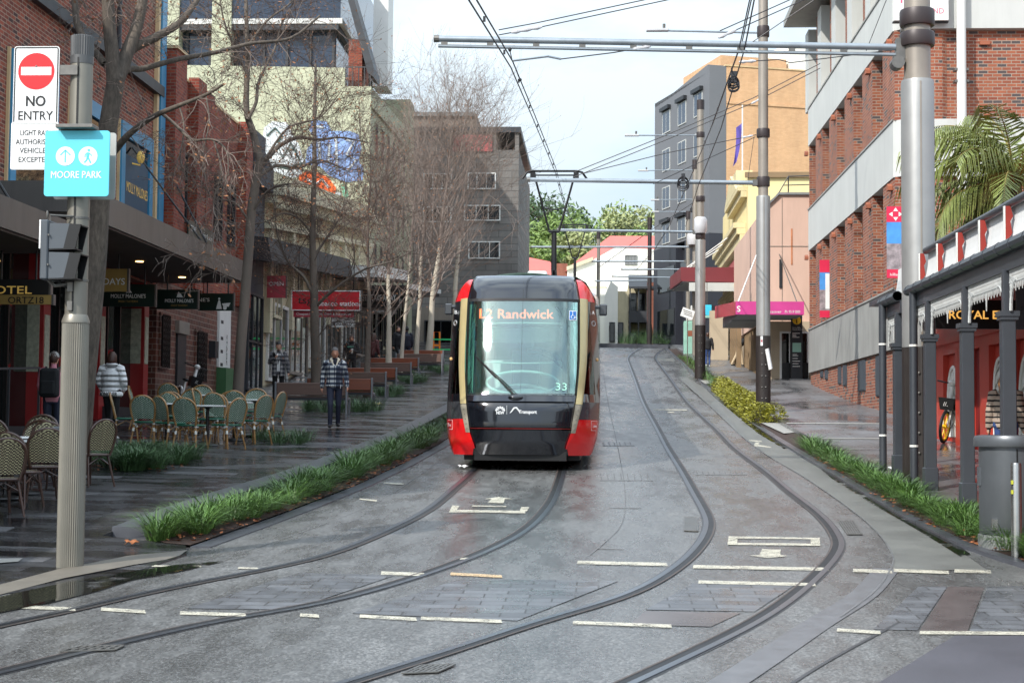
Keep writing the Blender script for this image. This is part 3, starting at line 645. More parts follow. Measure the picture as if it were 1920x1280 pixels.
part('railing', 'dark_grey_paint', A, lambda m: (m.bar((-10.9, 27.4, 2.7), (-10.9, 30.6, 2.85), .04, .04), m.bar((-10.9, 27.4, 1.5), (-10.9, 27.4, 2.72), .04, .04), m.bar((-10.9, 30.6, 1.6), (-10.9, 30.6, 2.85), .04, .04), m.bar((-10.9, 29, 1.5), (-10.9, 29, 2.78), .04, .04)))

# --- B: stepped red brick building
B = thing('brick_building', (FX, 46, g3(FX, 46)), 'red brick building with stepped pilasters and grilled ground floor windows past the hotel', 'building')
part('wall', 'brick_red', B, lambda m: (m.box(-24, FX, 41.25, 51.1, 5.6, 11.4), ))
part('pilaster', 'brick_red', B, lambda m: m.box(FX, FX + .35, 41.4, 42.5, 5.6, 11.75))
part('pilaster', 'brick_red', B, lambda m: m.box(FX, FX + .3, 44.0, 44.9, 5.6, 11.55))
part('pilaster', 'brick_red', B, lambda m: m.box(FX, FX + .18, 45.5, 46.4, 5.6, 11.5))
part('pilaster', 'brick_red', B, lambda m: m.box(FX, FX + .3, 50.2, 51.1, 5.6, 11.5))
part('coping', 'bone_trim_lit_edge', B, lambda m: (m.box(-24, FX + .03, 42.6, 51.1, 11.4, 11.47), m.box(FX - .1, FX + .4, 41.35, 42.55, 11.75, 11.83)))
part('base_wall', 'brick_brown', B, lambda m: (m.box(-24, FX, 41.25, 51.1, 1.2, 5.6)))
for y in (43.0, 47.2, 48.9): win(B, FX, y, y + .75, 7.4, 9.3, frame='charcoal', mull=0, fw=.06)
def grille(m, y0, y1, z0, z1):
    n = 7
    for i in range(n + 1): y = y0 + (y1 - y0) * i / n; m.box(FX + .1, FX + .125, y - .012, y + .012, z0, z1)
    for i in range(9):
        z = z0 + (z1 - z0) * i / 9; m.tube([(FX + .12, y0 + (y1 - y0) * j / 8, z + (.08 if j % 2 else 0)) for j in range(9)], .009, 4)
for (a, b, z0, z1) in ((41.45, 42.25, 3.25, 4.75), (45.2, 46.3, 3.0, 4.55)):
    w_ = win(B, FX, a, b, z0, z1, frame='brick_brown', mull=0, dp=.06); part('grille', 'black_paint', w_, lambda m: grille(m, a + .05, b - .05, z0 + .05, z1 - .05))
dr = part('door', 'charcoal', B, lambda m: m.box(FX - .02, FX + .06, 43.2, 44.1, g3(FX, 43) - .1, 4.3)); part('lintel', 'taupe_render', dr, lambda m: m.box(FX - .02, FX + .12, 43.1, 44.2, 4.3, 4.65))
part('meter_box', 'charcoal', B, lambda m: m.box(FX, FX + .2, 46.9, 47.3, 3.8, 4.3))
vp = part('notice_panel', 'white_paint', B, lambda m: m.box(FX, FX + .07, 47.9, 49.4, g3(FX, 48) + .9, 5.5)); part('lettering', 'charcoal', vp, lambda m: (m.text('STAGE DOOR', .2, (FX + .08, 48.8, 3.6), (0, 0, -1), (0, 1, 0), fit=2.0), [m.box(FX + .071, FX + .075, 48.1, 48.4, z, z + .1) for z in (3.6, 4.0, 4.4, 4.9)]))
part('cupboard', 'sign_cupboard', B, lambda m: m.box(FX, FX + .3, 47.9, 48.9, g3(FX, 48) - .1, g3(FX, 48) + .88)) if mat('sign_cupboard', (58, 100, 62), .5) else 0
part('stay', 'dark_grey_paint', B, lambda m: m.tube([(FX + .1, 41.6, 8.6), (-10.2, 42.0, 6.1)], .03, 6))

# --- C: narrow black shop with deep dark awning
Cc = thing('weatherboard_shop', (FX, 52.6, g3(FX, 52.6)), 'narrow dark grey shop with a black awning between the red brick and the cream building', 'building')
part('wall', 'weatherboard', Cc, lambda m: (m.box(-24, FX + .05, 51.2, 54.2, 1.5, 11.7), m.prism([(FX + .05, 51.2, 9.8), (FX + .05, 54.2, 9.8), (FX + .05, 54.2, 10.6), (FX + .05, 51.2, 11.4)], (.3, 0, 0))))
part('awning', 'awning_dark', Cc, lambda m: m.prism([(-12.2, 51.0, 8.0), (-10.75, 51.0, 7.9), (-10.6, 51.0, 7.1), (-12.2, 51.0, 7.3)], (0, 17, 1.1)))
win(Cc, FX + .05, 51.6, 53.9, g3(FX, 52), 6.2, frame='dark_grey_paint', glass='glass_shop', mull=2, tr=1)

# --- D: cream classical terrace above shops
D = thing('cream_terrace', (FX, 66, g3(FX, 66)), 'cream rendered terrace with heavy cornice behind the bare street trees', 'building')
def zc(y): return 10.1 + (y - 54.2) * .088
def slab(m, x0, x1, y0, y1, f0, f1):
    m.add([(x0, y0, f0(y0)), (x1, y0, f0(y0)), (x1, y1, f0(y1)), (x0, y1, f0(y1)), (x0, y0, f1(y0)), (x1, y0, f1(y0)), (x1, y1, f1(y1)), (x0, y1, f1(y1))], [(0, 3, 2, 1), (4, 5, 6, 7), (0, 1, 5, 4), (1, 2, 6, 5), (2, 3, 7, 6), (3, 0, 4, 7)])
part('wall', 'cream_render', D, lambda m: slab(m, -19, FX, 54.3, 79.2, lambda y: 1.5, zc))
part('cornice', 'cream_moulding', D, lambda m: (slab(m, FX, FX + .7, 54.25, 79.2, lambda y: zc(y) - .35, lambda y: zc(y) + .02), slab(m, FX, FX + .45, 54.3, 79.2, lambda y: zc(y) - .6, lambda y: zc(y) - .36), slab(m, FX, FX + .3, 54.3, 79.2, lambda y: zc(y) - 1.5, lambda y: zc(y) - 1.3), slab(m, FX - .4, FX + .25, 54.3, 79.2, lambda y: zc(y) + .03, lambda y: zc(y) + .5)))
part('dentils', 'cream_moulding', D, lambda m: [m.box(FX + .3, FX + .55, 54.5 + i * .55, 54.75 + i * .55, zc(54.6 + i * .55) - .8, zc(54.5 + i * .55) - .61) for i in range(45)])
for i in range(6):
    y = 55.6 + i * 4.0; z = zc(y) - 4.6
    part('pilaster', 'cream_moulding', D, lambda m: m.box(FX, FX + .22, y - 1.0, y - .55, z - .6, zc(y) - 1.5)); win(D, FX, y, y + 1.5, z, z + 2.3, frame='cream_moulding', mull=1, fw=.12, dp=.16)
    win(D, FX, y - .6, y + 3.0, g3(FX, y) + .1, g3(FX, y) + 2.9, frame='taupe_render' if i % 2 else 'white_paint', glass='glass_shop', mull=2, tr=0, name='shopfront', fw=.12)
part('street_awning', 'white_paint', D, lambda m: (slab(m, FX, -9.5, 68, 79, lambda y: 8.25 + (y - 68) * .08, lambda y: 8.75 + (y - 68) * .08)))
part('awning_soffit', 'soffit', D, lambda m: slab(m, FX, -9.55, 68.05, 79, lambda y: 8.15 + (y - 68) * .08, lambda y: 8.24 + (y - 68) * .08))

# --- E: pale green block with side wall graffiti
G = thing('green_apartment_block', (FX, 87, g3(FX, 87)), 'pale green apartment block with graffiti on its side wall and glazed upper floors', 'building')
part('side_wall', 'pale_green_render', G, lambda m: (m.prism([(-25, 79.4, 3), (FX, 79.4, 3), (FX, 79.4, 19.0), (-12.95, 79.4, 19.0), (-12.95, 79.4, 19.95), (-25, 79.4, 20.2)], (0, .35, 0))))
part('street_wall', 'green_render_shaded', G, lambda m: m.prism([(FX, 79.76, 3), (FX, 95, 3), (FX, 95, 20.6), (FX, 92.6, 20.3), (FX, 92.6, 19.6), (FX, 79.76, 19.0)], (-3, 0, 0)))
part('parapet_band', 'green_render_shaded', G, lambda m: slab(m, FX, FX + .12, 79.5, 95, lambda y: 17.9 + (y - 79.5) * .04, lambda y: 18.1 + (y - 79.5) * .04))
part('stair_tower', 'green_render_shaded', G, lambda m: m.box(-16, FX + .1, 95.02, 97.2, 3, 21.6))
for r in range(4):
    for i in range(6): win(G, FX, 80.8 + i * 2.3, 81.9 + i * 2.3, 6.3 + r * 3.1 + i * .1, 8.2 + r * 3.1 + i * .1, frame='green_render_shaded', mull=0, fw=.05, dp=.05)
part('upper_wall', 'pale_green_render', G, lambda m: (m.box(-25, -21.6, 79.8, 95, 20, 27), m.box(-19.9, -18.9, 79.8, 95, 20, 27)))
ug = part('upper_glazing', 'glass_blue', G, lambda m: m.box(-25, -13.6, 80.6, 94, 20, 27))
part('glazing_frame', 'dark_grey_paint', ug, lambda m: [m.box(x, x + .14, 80.45, 80.59, 20, 27) for x in (-21.4, -20.2, -18.8, -17.4, -16.2, -15, -13.8)])
part('floor_slab', 'white_paint', G, lambda m: m.box(-22.4, -13.2, 79.9, 94, 22.35, 22.62)); part('floor_slab', 'dark_grey_paint', G, lambda m: m.box(-22.4, -13.4, 79.95, 94, 22.05, 22.34))
part('balustrade', 'glass_blue', G, lambda m: m.box(-22.3, -13.3, 79.95, 80.0, 22.65, 23.6)); part('balcony_rail', 'dark_grey_paint', G, lambda m: [m.box(x, x + .05, 79.6, 79.65, 19.0, 20.0) for x in (-12.9, -12.6, -12.3, -12.0, -11.7)] + [m.box(-12.95, -11.65, 79.6, 79.65, 20.0, 20.06)])
part('raking_screen', 'dark_grey_paint', G, lambda m: m.prism([(-13.3, 79.5, 25), (-13.0, 79.5, 25), (-11.5, 79.5, 20.0), (-11.5, 79.5, 19.5), (-11.8, 79.5, 19.7)], (0, 2.2, 0)))
part('white_shaft', 'white_paint', G, lambda m: m.box(-12.2, -11.4, 84, 86, 20, 27)); part('brick_shaft', 'brick_red', G, lambda m: m.box(-12.9, -12.2, 80.2, 82.5, 19.1, 21.6))
def blob(m, x, y, px, ex=.02):
    m.prism([Vector((PY(a, b, y).x, y, PY(a, b, y).z)) for a, b in px], (0, -ex, 0))
GR = part('graffiti', ['graffiti_white', 'graffiti_blue', 'graffiti_orange', 'graffiti_line', 'mural_green'], G, lambda m: None) if 0 else None
mb = MB(); yb = 79.39
mb.k = 0; blob(mb, 0, yb, [(495, 240), (510, 228), (538, 230), (548, 250), (560, 270), (570, 300), (565, 330), (530, 340), (495, 335), (490, 290)])
blob(mb, 0, yb, [(492, 330), (540, 345), (600, 352), (640, 362), (636, 376), (590, 365), (520, 350), (490, 345)], .025)
mb.k = 1; blob(mb, 0, yb, [(585, 225), (612, 228), (622, 246), (655, 246), (672, 252), (678, 280), (672, 300), (682, 318), (680, 338), (650, 342), (618, 330), (600, 312), (572, 308), (576, 280), (590, 262), (580, 244)], .03)
mb.k = 2; blob(mb, 0, yb, [(560, 330), (575, 322), (600, 324), (616, 334), (630, 352), (628, 372), (606, 372), (585, 358), (562, 350)], .035)
mb.k = 4; blob(mb, 0, yb, [(640, 346), (648, 344), (654, 368), (644, 374)], .03)
mb.k = 3
for pl in ([(508, 290), (520, 272), (530, 296), (545, 268), (562, 300)], [(512, 310), (540, 316), (566, 306)], [(500, 255), (516, 240), (530, 256), (520, 268)], [(540, 282), (548, 279), (556, 283)]):
    mb.tube([PY(a, b, yb - .04) for a, b in pl], .06, 5)
mb.k = 0
for pl in ([(598, 262), (600, 300), (616, 306), (618, 270)], [(630, 258), (632, 318)], [(648, 262), (664, 266), (650, 290), (668, 300), (652, 320)], [(588, 236), (608, 240)], [(576, 336), (592, 346), (604, 336), (616, 352)], [(570, 344), (586, 352)]):
    mb.tube([PY(a, b, yb - .05) for a, b in pl], .07, 5)
mb.build('graffiti', ['graffiti_white', 'graffiti_blue', 'graffiti_orange', 'graffiti_line', 'mural_green'], G)
for i in range(3): win(G, FX, 80.2 + i * 5, 84.4 + i * 5, g3(FX, 82 + i * 5) + .05, g3(FX, 82 + i * 5) + 2.9, frame='charcoal', glass='glass_shop', mull=2, name='shopfront', fw=.12)
part('street_awning', 'awning_dark', G, lambda m: slab(m, FX, -9.6, 80, 95, lambda y: 8.6 + (y - 80) * .07, lambda y: 9.0 + (y - 80) * .07))
part('awning_edge', 'white_paint', G, lambda m: slab(m, -9.6, -9.5, 80, 95, lambda y: 8.8 + (y - 80) * .07, lambda y: 9.05 + (y - 80) * .07))

# --- K: grey panelled block closing the left side
K = thing('grey_flats', (-8.5, 103, g3(-8.5, 103)), 'grey panelled block of flats with a faded red sign behind the tree crowns', 'building')
part('wall', 'brick_grey', K, lambda m: (m.box(-14, -5.17, 100, 116, 4, 19.4), m.box(-14, -6.6, 100, 116, 19.4, 20.5)))
part('roof_slab', 'dark_grey_paint', K, lambda m: m.box(-12, -5.05, 99.85, 116, 20.5, 20.85)); part('corner_post', 'brick_grey', K, lambda m: m.box(-5.42, -5.17, 100, 100.3, 19.4, 20.5))
part('penthouse', 'taupe_render', K, lambda m: m.box(-13, -7.9, 100.8, 112, 20.86, 21.7)); part('penthouse_roof', 'concrete_grey', K, lambda m: m.box(-13.3, -8.0, 100.6, 112, 21.7, 21.95))
part('sign_board', 'faded_red', K, lambda m: m.box(-9.35, -6.85, 99.9, 99.99, 19.3, 20.35))
for (x0, x1, z0, z1) in ((-8.4, -6.6, 16.9, 17.95), (-8.6, -6.3, 14.9, 15.9), (-8.3, -6.3, 12.5, 13.6), (-11.2, -9.4, 16.9, 17.9), (-11.2, -9.4, 14.8, 15.8)): winf(K, 100, x0, x1, z0, z1, frame='white_paint', mull=2, fw=.07)
part('shop_wall', 'taupe_render', K, lambda m: m.box(-11.5, -5.25, 99.75, 99.98, 5.5, 9.4)); winf(K, 99.75, -11, -5.8, 6.0, 8.6, frame='charcoal', glass='glass_shop', mull=4, name='shopfront')

# --- hanging signs and shop signs (each its own thing)
def hsign(name, lbl, px, Y, m, texts, rods=(), zt=0, th=.1, edge='canopy_metal', cat='sign'):
    (x0, y0, x1, y1) = px; a = PY(x0, y1, Y); b = PY(x1, y0, Y); t = thing(name, ((a.x + b.x) / 2, Y, a.z), lbl, cat)
    part('panel', m, t, lambda q: q.box(a.x, b.x, Y, Y + th, a.z, b.z))
    part('edge', edge, t, lambda q: (q.box(b.x, b.x + .035, Y - .01, Y + th + .01, a.z - .01, b.z + .01)))
    for k, (s, sz, fx, fz, tm, fit) in enumerate(texts):
        part('lettering', tm, t, lambda q: q.text(s, sz, (a.x + (b.x - a.x) * fx, Y - .004, a.z + (b.z - a.z) * fz), depth=.002, fit=fit, bold=.012))
    for f in rods: part('rod', 'black_paint', t, lambda q: q.tube([(a.x + (b.x - a.x) * f, Y + .05, b.z), (a.x + (b.x - a.x) * f, Y + .05, zt)], .018, 6))
    return t, a, b
hsign('hanging_sign', 'gold HOTEL lettering on a black board under the near canopy', (-40, 524, 92, 568), 27, 'black_paint', [('HOTEL', .19, .40, .40, 'gold_paint', .86)], (.3, .8), 4.75)
t_, a_, b_ = hsign('hanging_sign', 'gold painted script board directly below the HOTEL lettering', (-30, 553, 97, 570), 26.9, 'gold_sign', [('ORTZ18', .16, .62, .1, 'black_paint', .62)], (), 0)
hsign('hanging_sign', 'gold board with white letters AYS beside the near tree trunk', (150, 504, 239, 546), 34, 'gold_sign', [('HOLIDAYS', .2, .50, .3, 'white_letters', .92)], (.8,), 5.46)
def mm(px, Y, lbl, txt, fits):
    t, a, b = hsign('hanging_sign', lbl, px, Y, 'sign_green', txt, (.25, .85), 5.46)
    return t, a, b
t_, a_, b_ = mm((160, 533, 290, 574), 36.6, 'dark green tavern sign with white letters, nearest of the three tavern signs', [("MOLLY MALONE'S", .13, .62, .38, 'white_letters', .82), ('IRISH TAVERN', .07, .62, .18, 'gold_sign', .45)], 0)
part('emblem', 'white_letters', t_, lambda q: (q.prism([(a_.x + .96, 36.59, b_.z - .2), (a_.x + 1.1, 36.59, b_.z - .2), (a_.x + 1.04, 36.59, b_.z - .12), (a_.x + .98, 36.59, b_.z - .06)], (0, -.004, 0))))
t_, a_, b_ = mm((293, 543, 370, 579), 38.4, 'dark green tavern sign with centred white letters, middle of the three tavern signs', [("MOLLY MALONE'S", .12, .56, .34, 'white_letters', .7), ('IRISH TAVERN', .06, .56, .14, 'gold_sign', .4)], 0)
part('emblem', 'white_letters', t_, lambda q: (q.prism([(a_.x + .5, 38.39, b_.z - .19), (a_.x + .66, 38.39, b_.z - .19), (a_.x + .6, 38.39, b_.z - .1), (a_.x + .54, 38.39, b_.z - .05)], (0, -.004, 0))))
t_, a_, b_ = mm((371, 550, 437, 582), 40.3, 'dark green tavern sign with a white figure and cart emblem, farthest of three', [("NE'S", .13, .16, .52, 'white_letters', .3)], 0)
part('emblem', 'white_letters', t_, lambda q: (q.prism([(a_.x + .47, 40.29, a_.z + .04), (a_.x + .62, 40.29, a_.z + .04), (a_.x + .57, 40.29, a_.z + .26), (a_.x + .53, 40.29, a_.z + .26)], (0, -.004, 0)), q.lathe([(.03, 0), (.03, .005)], (0, 0, 0), 10) if 0 else q.ell((a_.x + .55, 40.285, a_.z + .3), (.028, .003, .032)), q.prism([(a_.x + .62, 40.29, a_.z + .18), (a_.x + .84, 40.29, a_.z + .2), (a_.x + .8, 40.29, a_.z + .1), (a_.x + .66, 40.29, a_.z + .1)], (0, -.004, 0)), q.ell((a_.x + .7, 40.285, a_.z + .07), (.05, .003, .05))))
t = thing('lease_sign', (FX + .45, 43, 6.1), 'small dark green For Lease board standing above the canopy end', 'sign')
part('panel', 'sign_green', t, lambda m: m.box(FX + .4, FX + .45, 42.6, 45.4, 6.62, 7.35))
part('lettering', 'white_letters', t, lambda m: (m.text('CBRE', .22, (FX + .456, 43.1, 7.08), (0, 1, 0), depth=.002, bold=.02, fit=.6), m.text('For Lease', .2, (FX + .456, 44.7, 7.06), (0, 1, 0), depth=.002, fit=1.0), m.text('91 Devonshire', .11, (FX + .456, 44.75, 6.88), (0, 1, 0), depth=.002), m.text('Street, Surry Hills', .11, (FX + .456, 44.7, 6.72), (0, 1, 0), depth=.002)))
part('post', 'black_paint', t, lambda m: (m.box(FX + .3, FX + .4, 43, 43.06, 6.06, 7.2), m.box(FX + .3, FX + .4, 45, 45.06, 6.06, 7.2)))
t_, a_, b_ = hsign('shop_sign', 'large red sign with white border reading tobacco station under the awning', (546, 545, 676, 582), 54.5, 'sign_red', [('tobacco station', .24, .66, .24, 'white_letters', 1.5), ('tsg', .36, .2, .35, 'black_paint', .5)], (.1, .9), 8.0, th=.14)
part('border', 'white_letters', t_, lambda q: (q.box(a_.x, b_.x, 54.48, 54.499, a_.z, a_.z + .03), q.box(a_.x, b_.x, 54.48, 54.499, b_.z - .03, b_.z), q.box(a_.x, a_.x + .03, 54.48, 54.499, a_.z + .03, b_.z - .03), q.box(b_.x - .03, b_.x, 54.48, 54.499, a_.z + .03, b_.z - .03)))
hsign('shop_sign', 'pinkish red sub-sign with small white words hung below the tobacco sign', (550, 573 + 10, 664, 594), 54.6, 'sign_pinkred', [('Cheapest Price, Gift, Drink & Accessories', .12, .5, .3, 'white_letters', 1.9)], (), 0, th=.06)
hsign('price_card', 'left of two white price cards hanging under the red signs', (622, 596, 641, 613), 54.7, 'white_paint', [('$20', .17, .5, .2, 'charcoal', .28)], (), 0, th=.01, edge='white_paint')
hsign('price_card', 'right of two white price cards hanging under the red signs', (642, 596, 661, 613), 54.7, 'white_paint', [('$20', .17, .5, .2, 'charcoal', .28)], (), 0, th=.01, edge='white_paint')
hsign('shop_sign', 'black sign with white capitals TAKE AWAY beyond the tobacco sign', (640, 543, 748, 576), 74, 'black_paint', [('PIZZA PASTA TAKE AWAY', .4, .5, .38, 'white_letters', 2.4)], (.2, .8), 9.0, th=.14)
hsign('shop_sign', 'pale lower sign panel below the black TAKE AWAY sign', (650, 577, 742, 588), 74.1, 'taupe_render', [('fish & chips', .18, .5, .3, 'white_letters', 1.2)], (), 0, th=.1)
hsign('shop_sign', 'red and white sign by the shop doorway left of the tobacco sign', (500, 517, 536, 558), 53.4, 'sign_pinkred', [('OPEN', .18, .5, .55, 'white_letters', .5)], (.5,), 7.6)
for (x, z, c, lb) in ((498, 620, 'sign_pinkred', 'red framed poster leaning in the shop window beside the phone user'),): pass
# green and orange barrier at a doorway behind the trees
t = thing('barrier', PG(822, 668), 'orange and green portable barrier by the far left trees', 'barrier')
o_ = PG(822, 668); mat('barrier_orange', (240, 130, 30), .5); mat('barrier_green', (40, 190, 110), .5)
part('frame', 'barrier_orange', t, lambda m: (m.tube([(o_.x - .25, o_.y, o_.z), (o_.x - .25, o_.y, o_.z + 1.2), (o_.x + .05, o_.y, o_.z + 1.2), (o_.x + .05, o_.y, o_.z)], .045, 6), m.box(o_.x - .25, o_.x + .05, o_.y - .02, o_.y + .02, o_.z + .5, o_.z + .6)))
part('rail', 'barrier_green', t, lambda m: m.box(o_.x - .4, o_.x + 2.2, o_.y - .09, o_.y - .05, o_.z + .8, o_.z + .87)); part('rail', 'barrier_green', t, lambda m: m.box(o_.x - .4, o_.x + 2.2, o_.y - .09, o_.y - .05, o_.z + .3, o_.z + .37))
# ------------------------------------------------------------------ right side of the street
brick('brick_office', [(0, (150, 84, 60)), (.3, (164, 96, 68)), (.6, (140, 74, 54)), (.86, (84, 76, 76))], (166, 146, 130), .24, .086, .011, dirt=.24)
brick('brick_orange', [(0, (220, 174, 130)), (1, (230, 186, 142))], (220, 178, 138), .24, .086, .008, dirt=.16)
brick('brick_clinker', [(0, (150, 84, 66)), (1, (164, 96, 76))], (160, 120, 100), dirt=.3)
mat('concrete_band', (190, 192, 188), .7, 0, .05, .8, .05, 40, stain=.12)
mat('concrete_dirty', (150, 150, 146), .7, 0, .12, .8, .05, 40, stain=.35)
mat('terracotta', (150, 88, 62), .7)
mat('shutter_grey', (64, 72, 80), .5, 0, .1, 3)
mat('pub_red', (180, 58, 42), .55, 0, .1, 1.2, coat=.15, stain=.12)
mat('fin_red', (150, 48, 38), .6, stain=.15)
mat('pub_red_dark', (120, 28, 28), .5)
mat('verandah_grey', (56, 60, 66), .45, 0, .08, 2, coat=.15)
mat('lace_white', (190, 192, 190), .55, 0, .08, 6)
mat('skirt_white', (190, 192, 192), .5, 0, .06, 3, stain=.2)
mat('lattice_white', (226, 226, 220), .5)
mat('grey_facade', (108, 110, 114), .7, 0, .06, .4)
mat('charcoal_facade', (46, 48, 56), .5, 0, .1, .5)
mat('yellow_render', (224, 206, 152), .8, 0, .06, .5, stain=.12)
mat('cream_trim', (206, 192, 150), .8, 0, .08, 1, stain=.3)
mat('brown_trim', (130, 108, 80), .8)
mat('pink_render', (204, 172, 154), .8, 0, .05, .5, stain=.12)
mat('rust_stain', (188, 122, 84), .8, 0, .3, 3)
mat('magenta', (196, 62, 136), .5, 0, .06, 2)
mat('maroon', (112, 38, 44), .6, 0, .1, 1)
mat('beige_wall', (178, 162, 138), .8, 0, .08, .6, stain=.2)
mat('mint', (150, 196, 178), .5, 0, .1, 2)
mat('cyan_sign', (60, 190, 220), .5)
mat('sign_yellow', (240, 190, 40), .4)
mat('banner_red', (204, 30, 70), .5)
mat('banner_blue', (70, 140, 206), .5, 0, .25, 2)
mat('banner_photo', (140, 130, 132), .5, 0, .6, 5)
mat('roof_red', (196, 106, 98), .7, 0, .08, 1)
mat('white_render', (242, 240, 230), .8, 0, .04, .5, stain=.1)
mat('flag_blue', (92, 78, 160), .7)
mat('letters_pink', (214, 90, 120), .5)
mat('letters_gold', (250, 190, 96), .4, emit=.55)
mat('lettering_grey', (120, 122, 120), .5)
RX = 7.55
R = thing('brick_office', (RX, 50, g3(RX, 50)), 'large brick office building with pale concrete bands and angled window bays on the right', 'building')
part('wall', 'brick_office', R, lambda m: (m.box(RX + .7, 20, 42, 58.4, 1.5, 16.7)))
brs = [41.45 + i * 3.35 for i in range(6)]
for (z0, z1) in ((5.43, 8.33), (9.8, 12.15)):
    for b in brs: part('brick_pier', 'brick_office', R, lambda m: m.box(RX + .03, RX + .69, b, min(b + 1.75, 58.35), z0, z1))
    for b in brs[:5]:
        w_ = win(R, RX + .62, b + 1.78, b + 3.3, z0 + .1, z1 - .1, face=-1, frame='charcoal', mull=1, fw=.06, dp=.06)
    for b in brs: part('vent_cap', 'terracotta', R, lambda m: m.prism([(RX - .1, b + .28, z1 - .3), (RX - .1, b + .55, z1 - .3), (RX - .1, b + .55, z1 - .2), (RX - .1, b + .42, z1 - .12), (RX - .1, b + .28, z1 - .2)], (.12, 0, 0)))
for b in brs:
    part('pale_pier', 'concrete_band', R, lambda m: m.box(RX + .03, RX + .69, b + .3, b + 1.2, 13.55, 16.5))
    if b < 57: part('brick_pier', 'brick_office', R, lambda m: m.box(RX + .1, RX + .69, b + 1.22, b + 2.0, 13.55, 16.5))
for b in brs[:5]: win(R, RX + .62, b + 2.0, b + 3.6, 13.8, 16.4, face=-1, frame='charcoal', mull=0, fw=.06, dp=.06)
for i, (z0, z1, m_) in enumerate(((3.9, 5.43, 'concrete_dirty'), (8.33, 9.8, 'concrete_band'), (12.15, 13.5, 'concrete_band'))):
    part('concrete_band', m_, R, lambda m: m.prism([(RX, 58.4, z0), (RX + .72, 58.4, z0), (RX + .72, 42.0, z0), (8.1, 41.72, z0), (8.9, 41.5, z0), (20, 41.5, z0), (20, 41.25, z0), (8.88, 41.25, z0), (7.75, 41.3, z0), (RX, 41.55, z0)], (0, 0, z1 - z0)))
    part('band_capping', 'concrete_dirty', R, lambda m: m.prism([(RX - .03, 58.4, z1), (RX + .1, 58.4, z1), (RX + .1, 41.6, z1), (RX - .03, 41.5, z1)], (0, 0, .05)))
for (z0, z1) in ((1.4, 3.895), (5.435, 8.325), (9.805, 12.145), (13.505, 16.7)):
    part('corner_wall', 'brick_office', R, lambda m: m.prism([(7.62, 42, z0), (7.62, 41.75, z0), (7.82, 41.42, z0), (8.6, 41.34, z0), (8.78, 41.36, z0), (8.92, 41.45, z0), (20, 41.45, z0), (20, 42, z0)], (0, 0, z1 - z0)))
part('base_wall', 'brick_office', R, lambda m: m.box(RX + .08, RX + .69, 42, 58.38, 1.5, 3.895))
for (y0, y1) in ((43.3, 44.6), (46.4, 47.6), (49.9, 50.6), (51.0, 51.6), (54.0, 54.6), (55.1, 55.7)): win(R, RX + .08, y0, y1, max(g3(RX, y0) + .45, 2.6), 3.85, face=-1, frame='shutter_grey', glass='shutter_grey', mull=0, fw=.06, dp=.03)
part('eaves', 'concrete_dirty', R, lambda m: (m.box(6.75, 20, 41.6, 59.2, 16.75, 17.0)))
dp_ = part('downpipe', 'white_paint', R, lambda m: m.tube([(9.2, 41.05, 7.4), (9.2, 41.05, 17)], .12, 14), smooth=True); part('bracket', 'steel_dull', dp_, lambda m: (m.box(9.02, 9.38, 41.0, 41.25, 11.0, 11.06), m.box(9.02, 9.38, 41.0, 41.25, 10.7, 10.76)))
part('vent_brick', 'terracotta', R, lambda m: m.box(9.75, 10.0, 41.36, 41.46, 11.75, 11.85))
t = thing('fund_sign', (8.1, 41.1, 12.3), 'large white sign with pink letters FUND at the top of the brick office corner', 'sign')
part('panel', 'white_letters', t, lambda m: m.box(7.5, 8.87, 41.0, 41.08, 12.3, 15.2)); part('edge', 'charcoal', t, lambda m: m.box(7.48, 8.89, 41.085, 41.2, 12.26, 12.299))
part('lettering', 'letters_pink', t, lambda m: (m.text('FUND', .2, (8.5, 40.995, 12.47), depth=.002, fit=.5), m.text('Super', .4, (8.2, 40.995, 12.85), depth=.002, bold=.01), m.box(7.66, 7.7, 40.99, 40.999, 12.75, 13.1)))
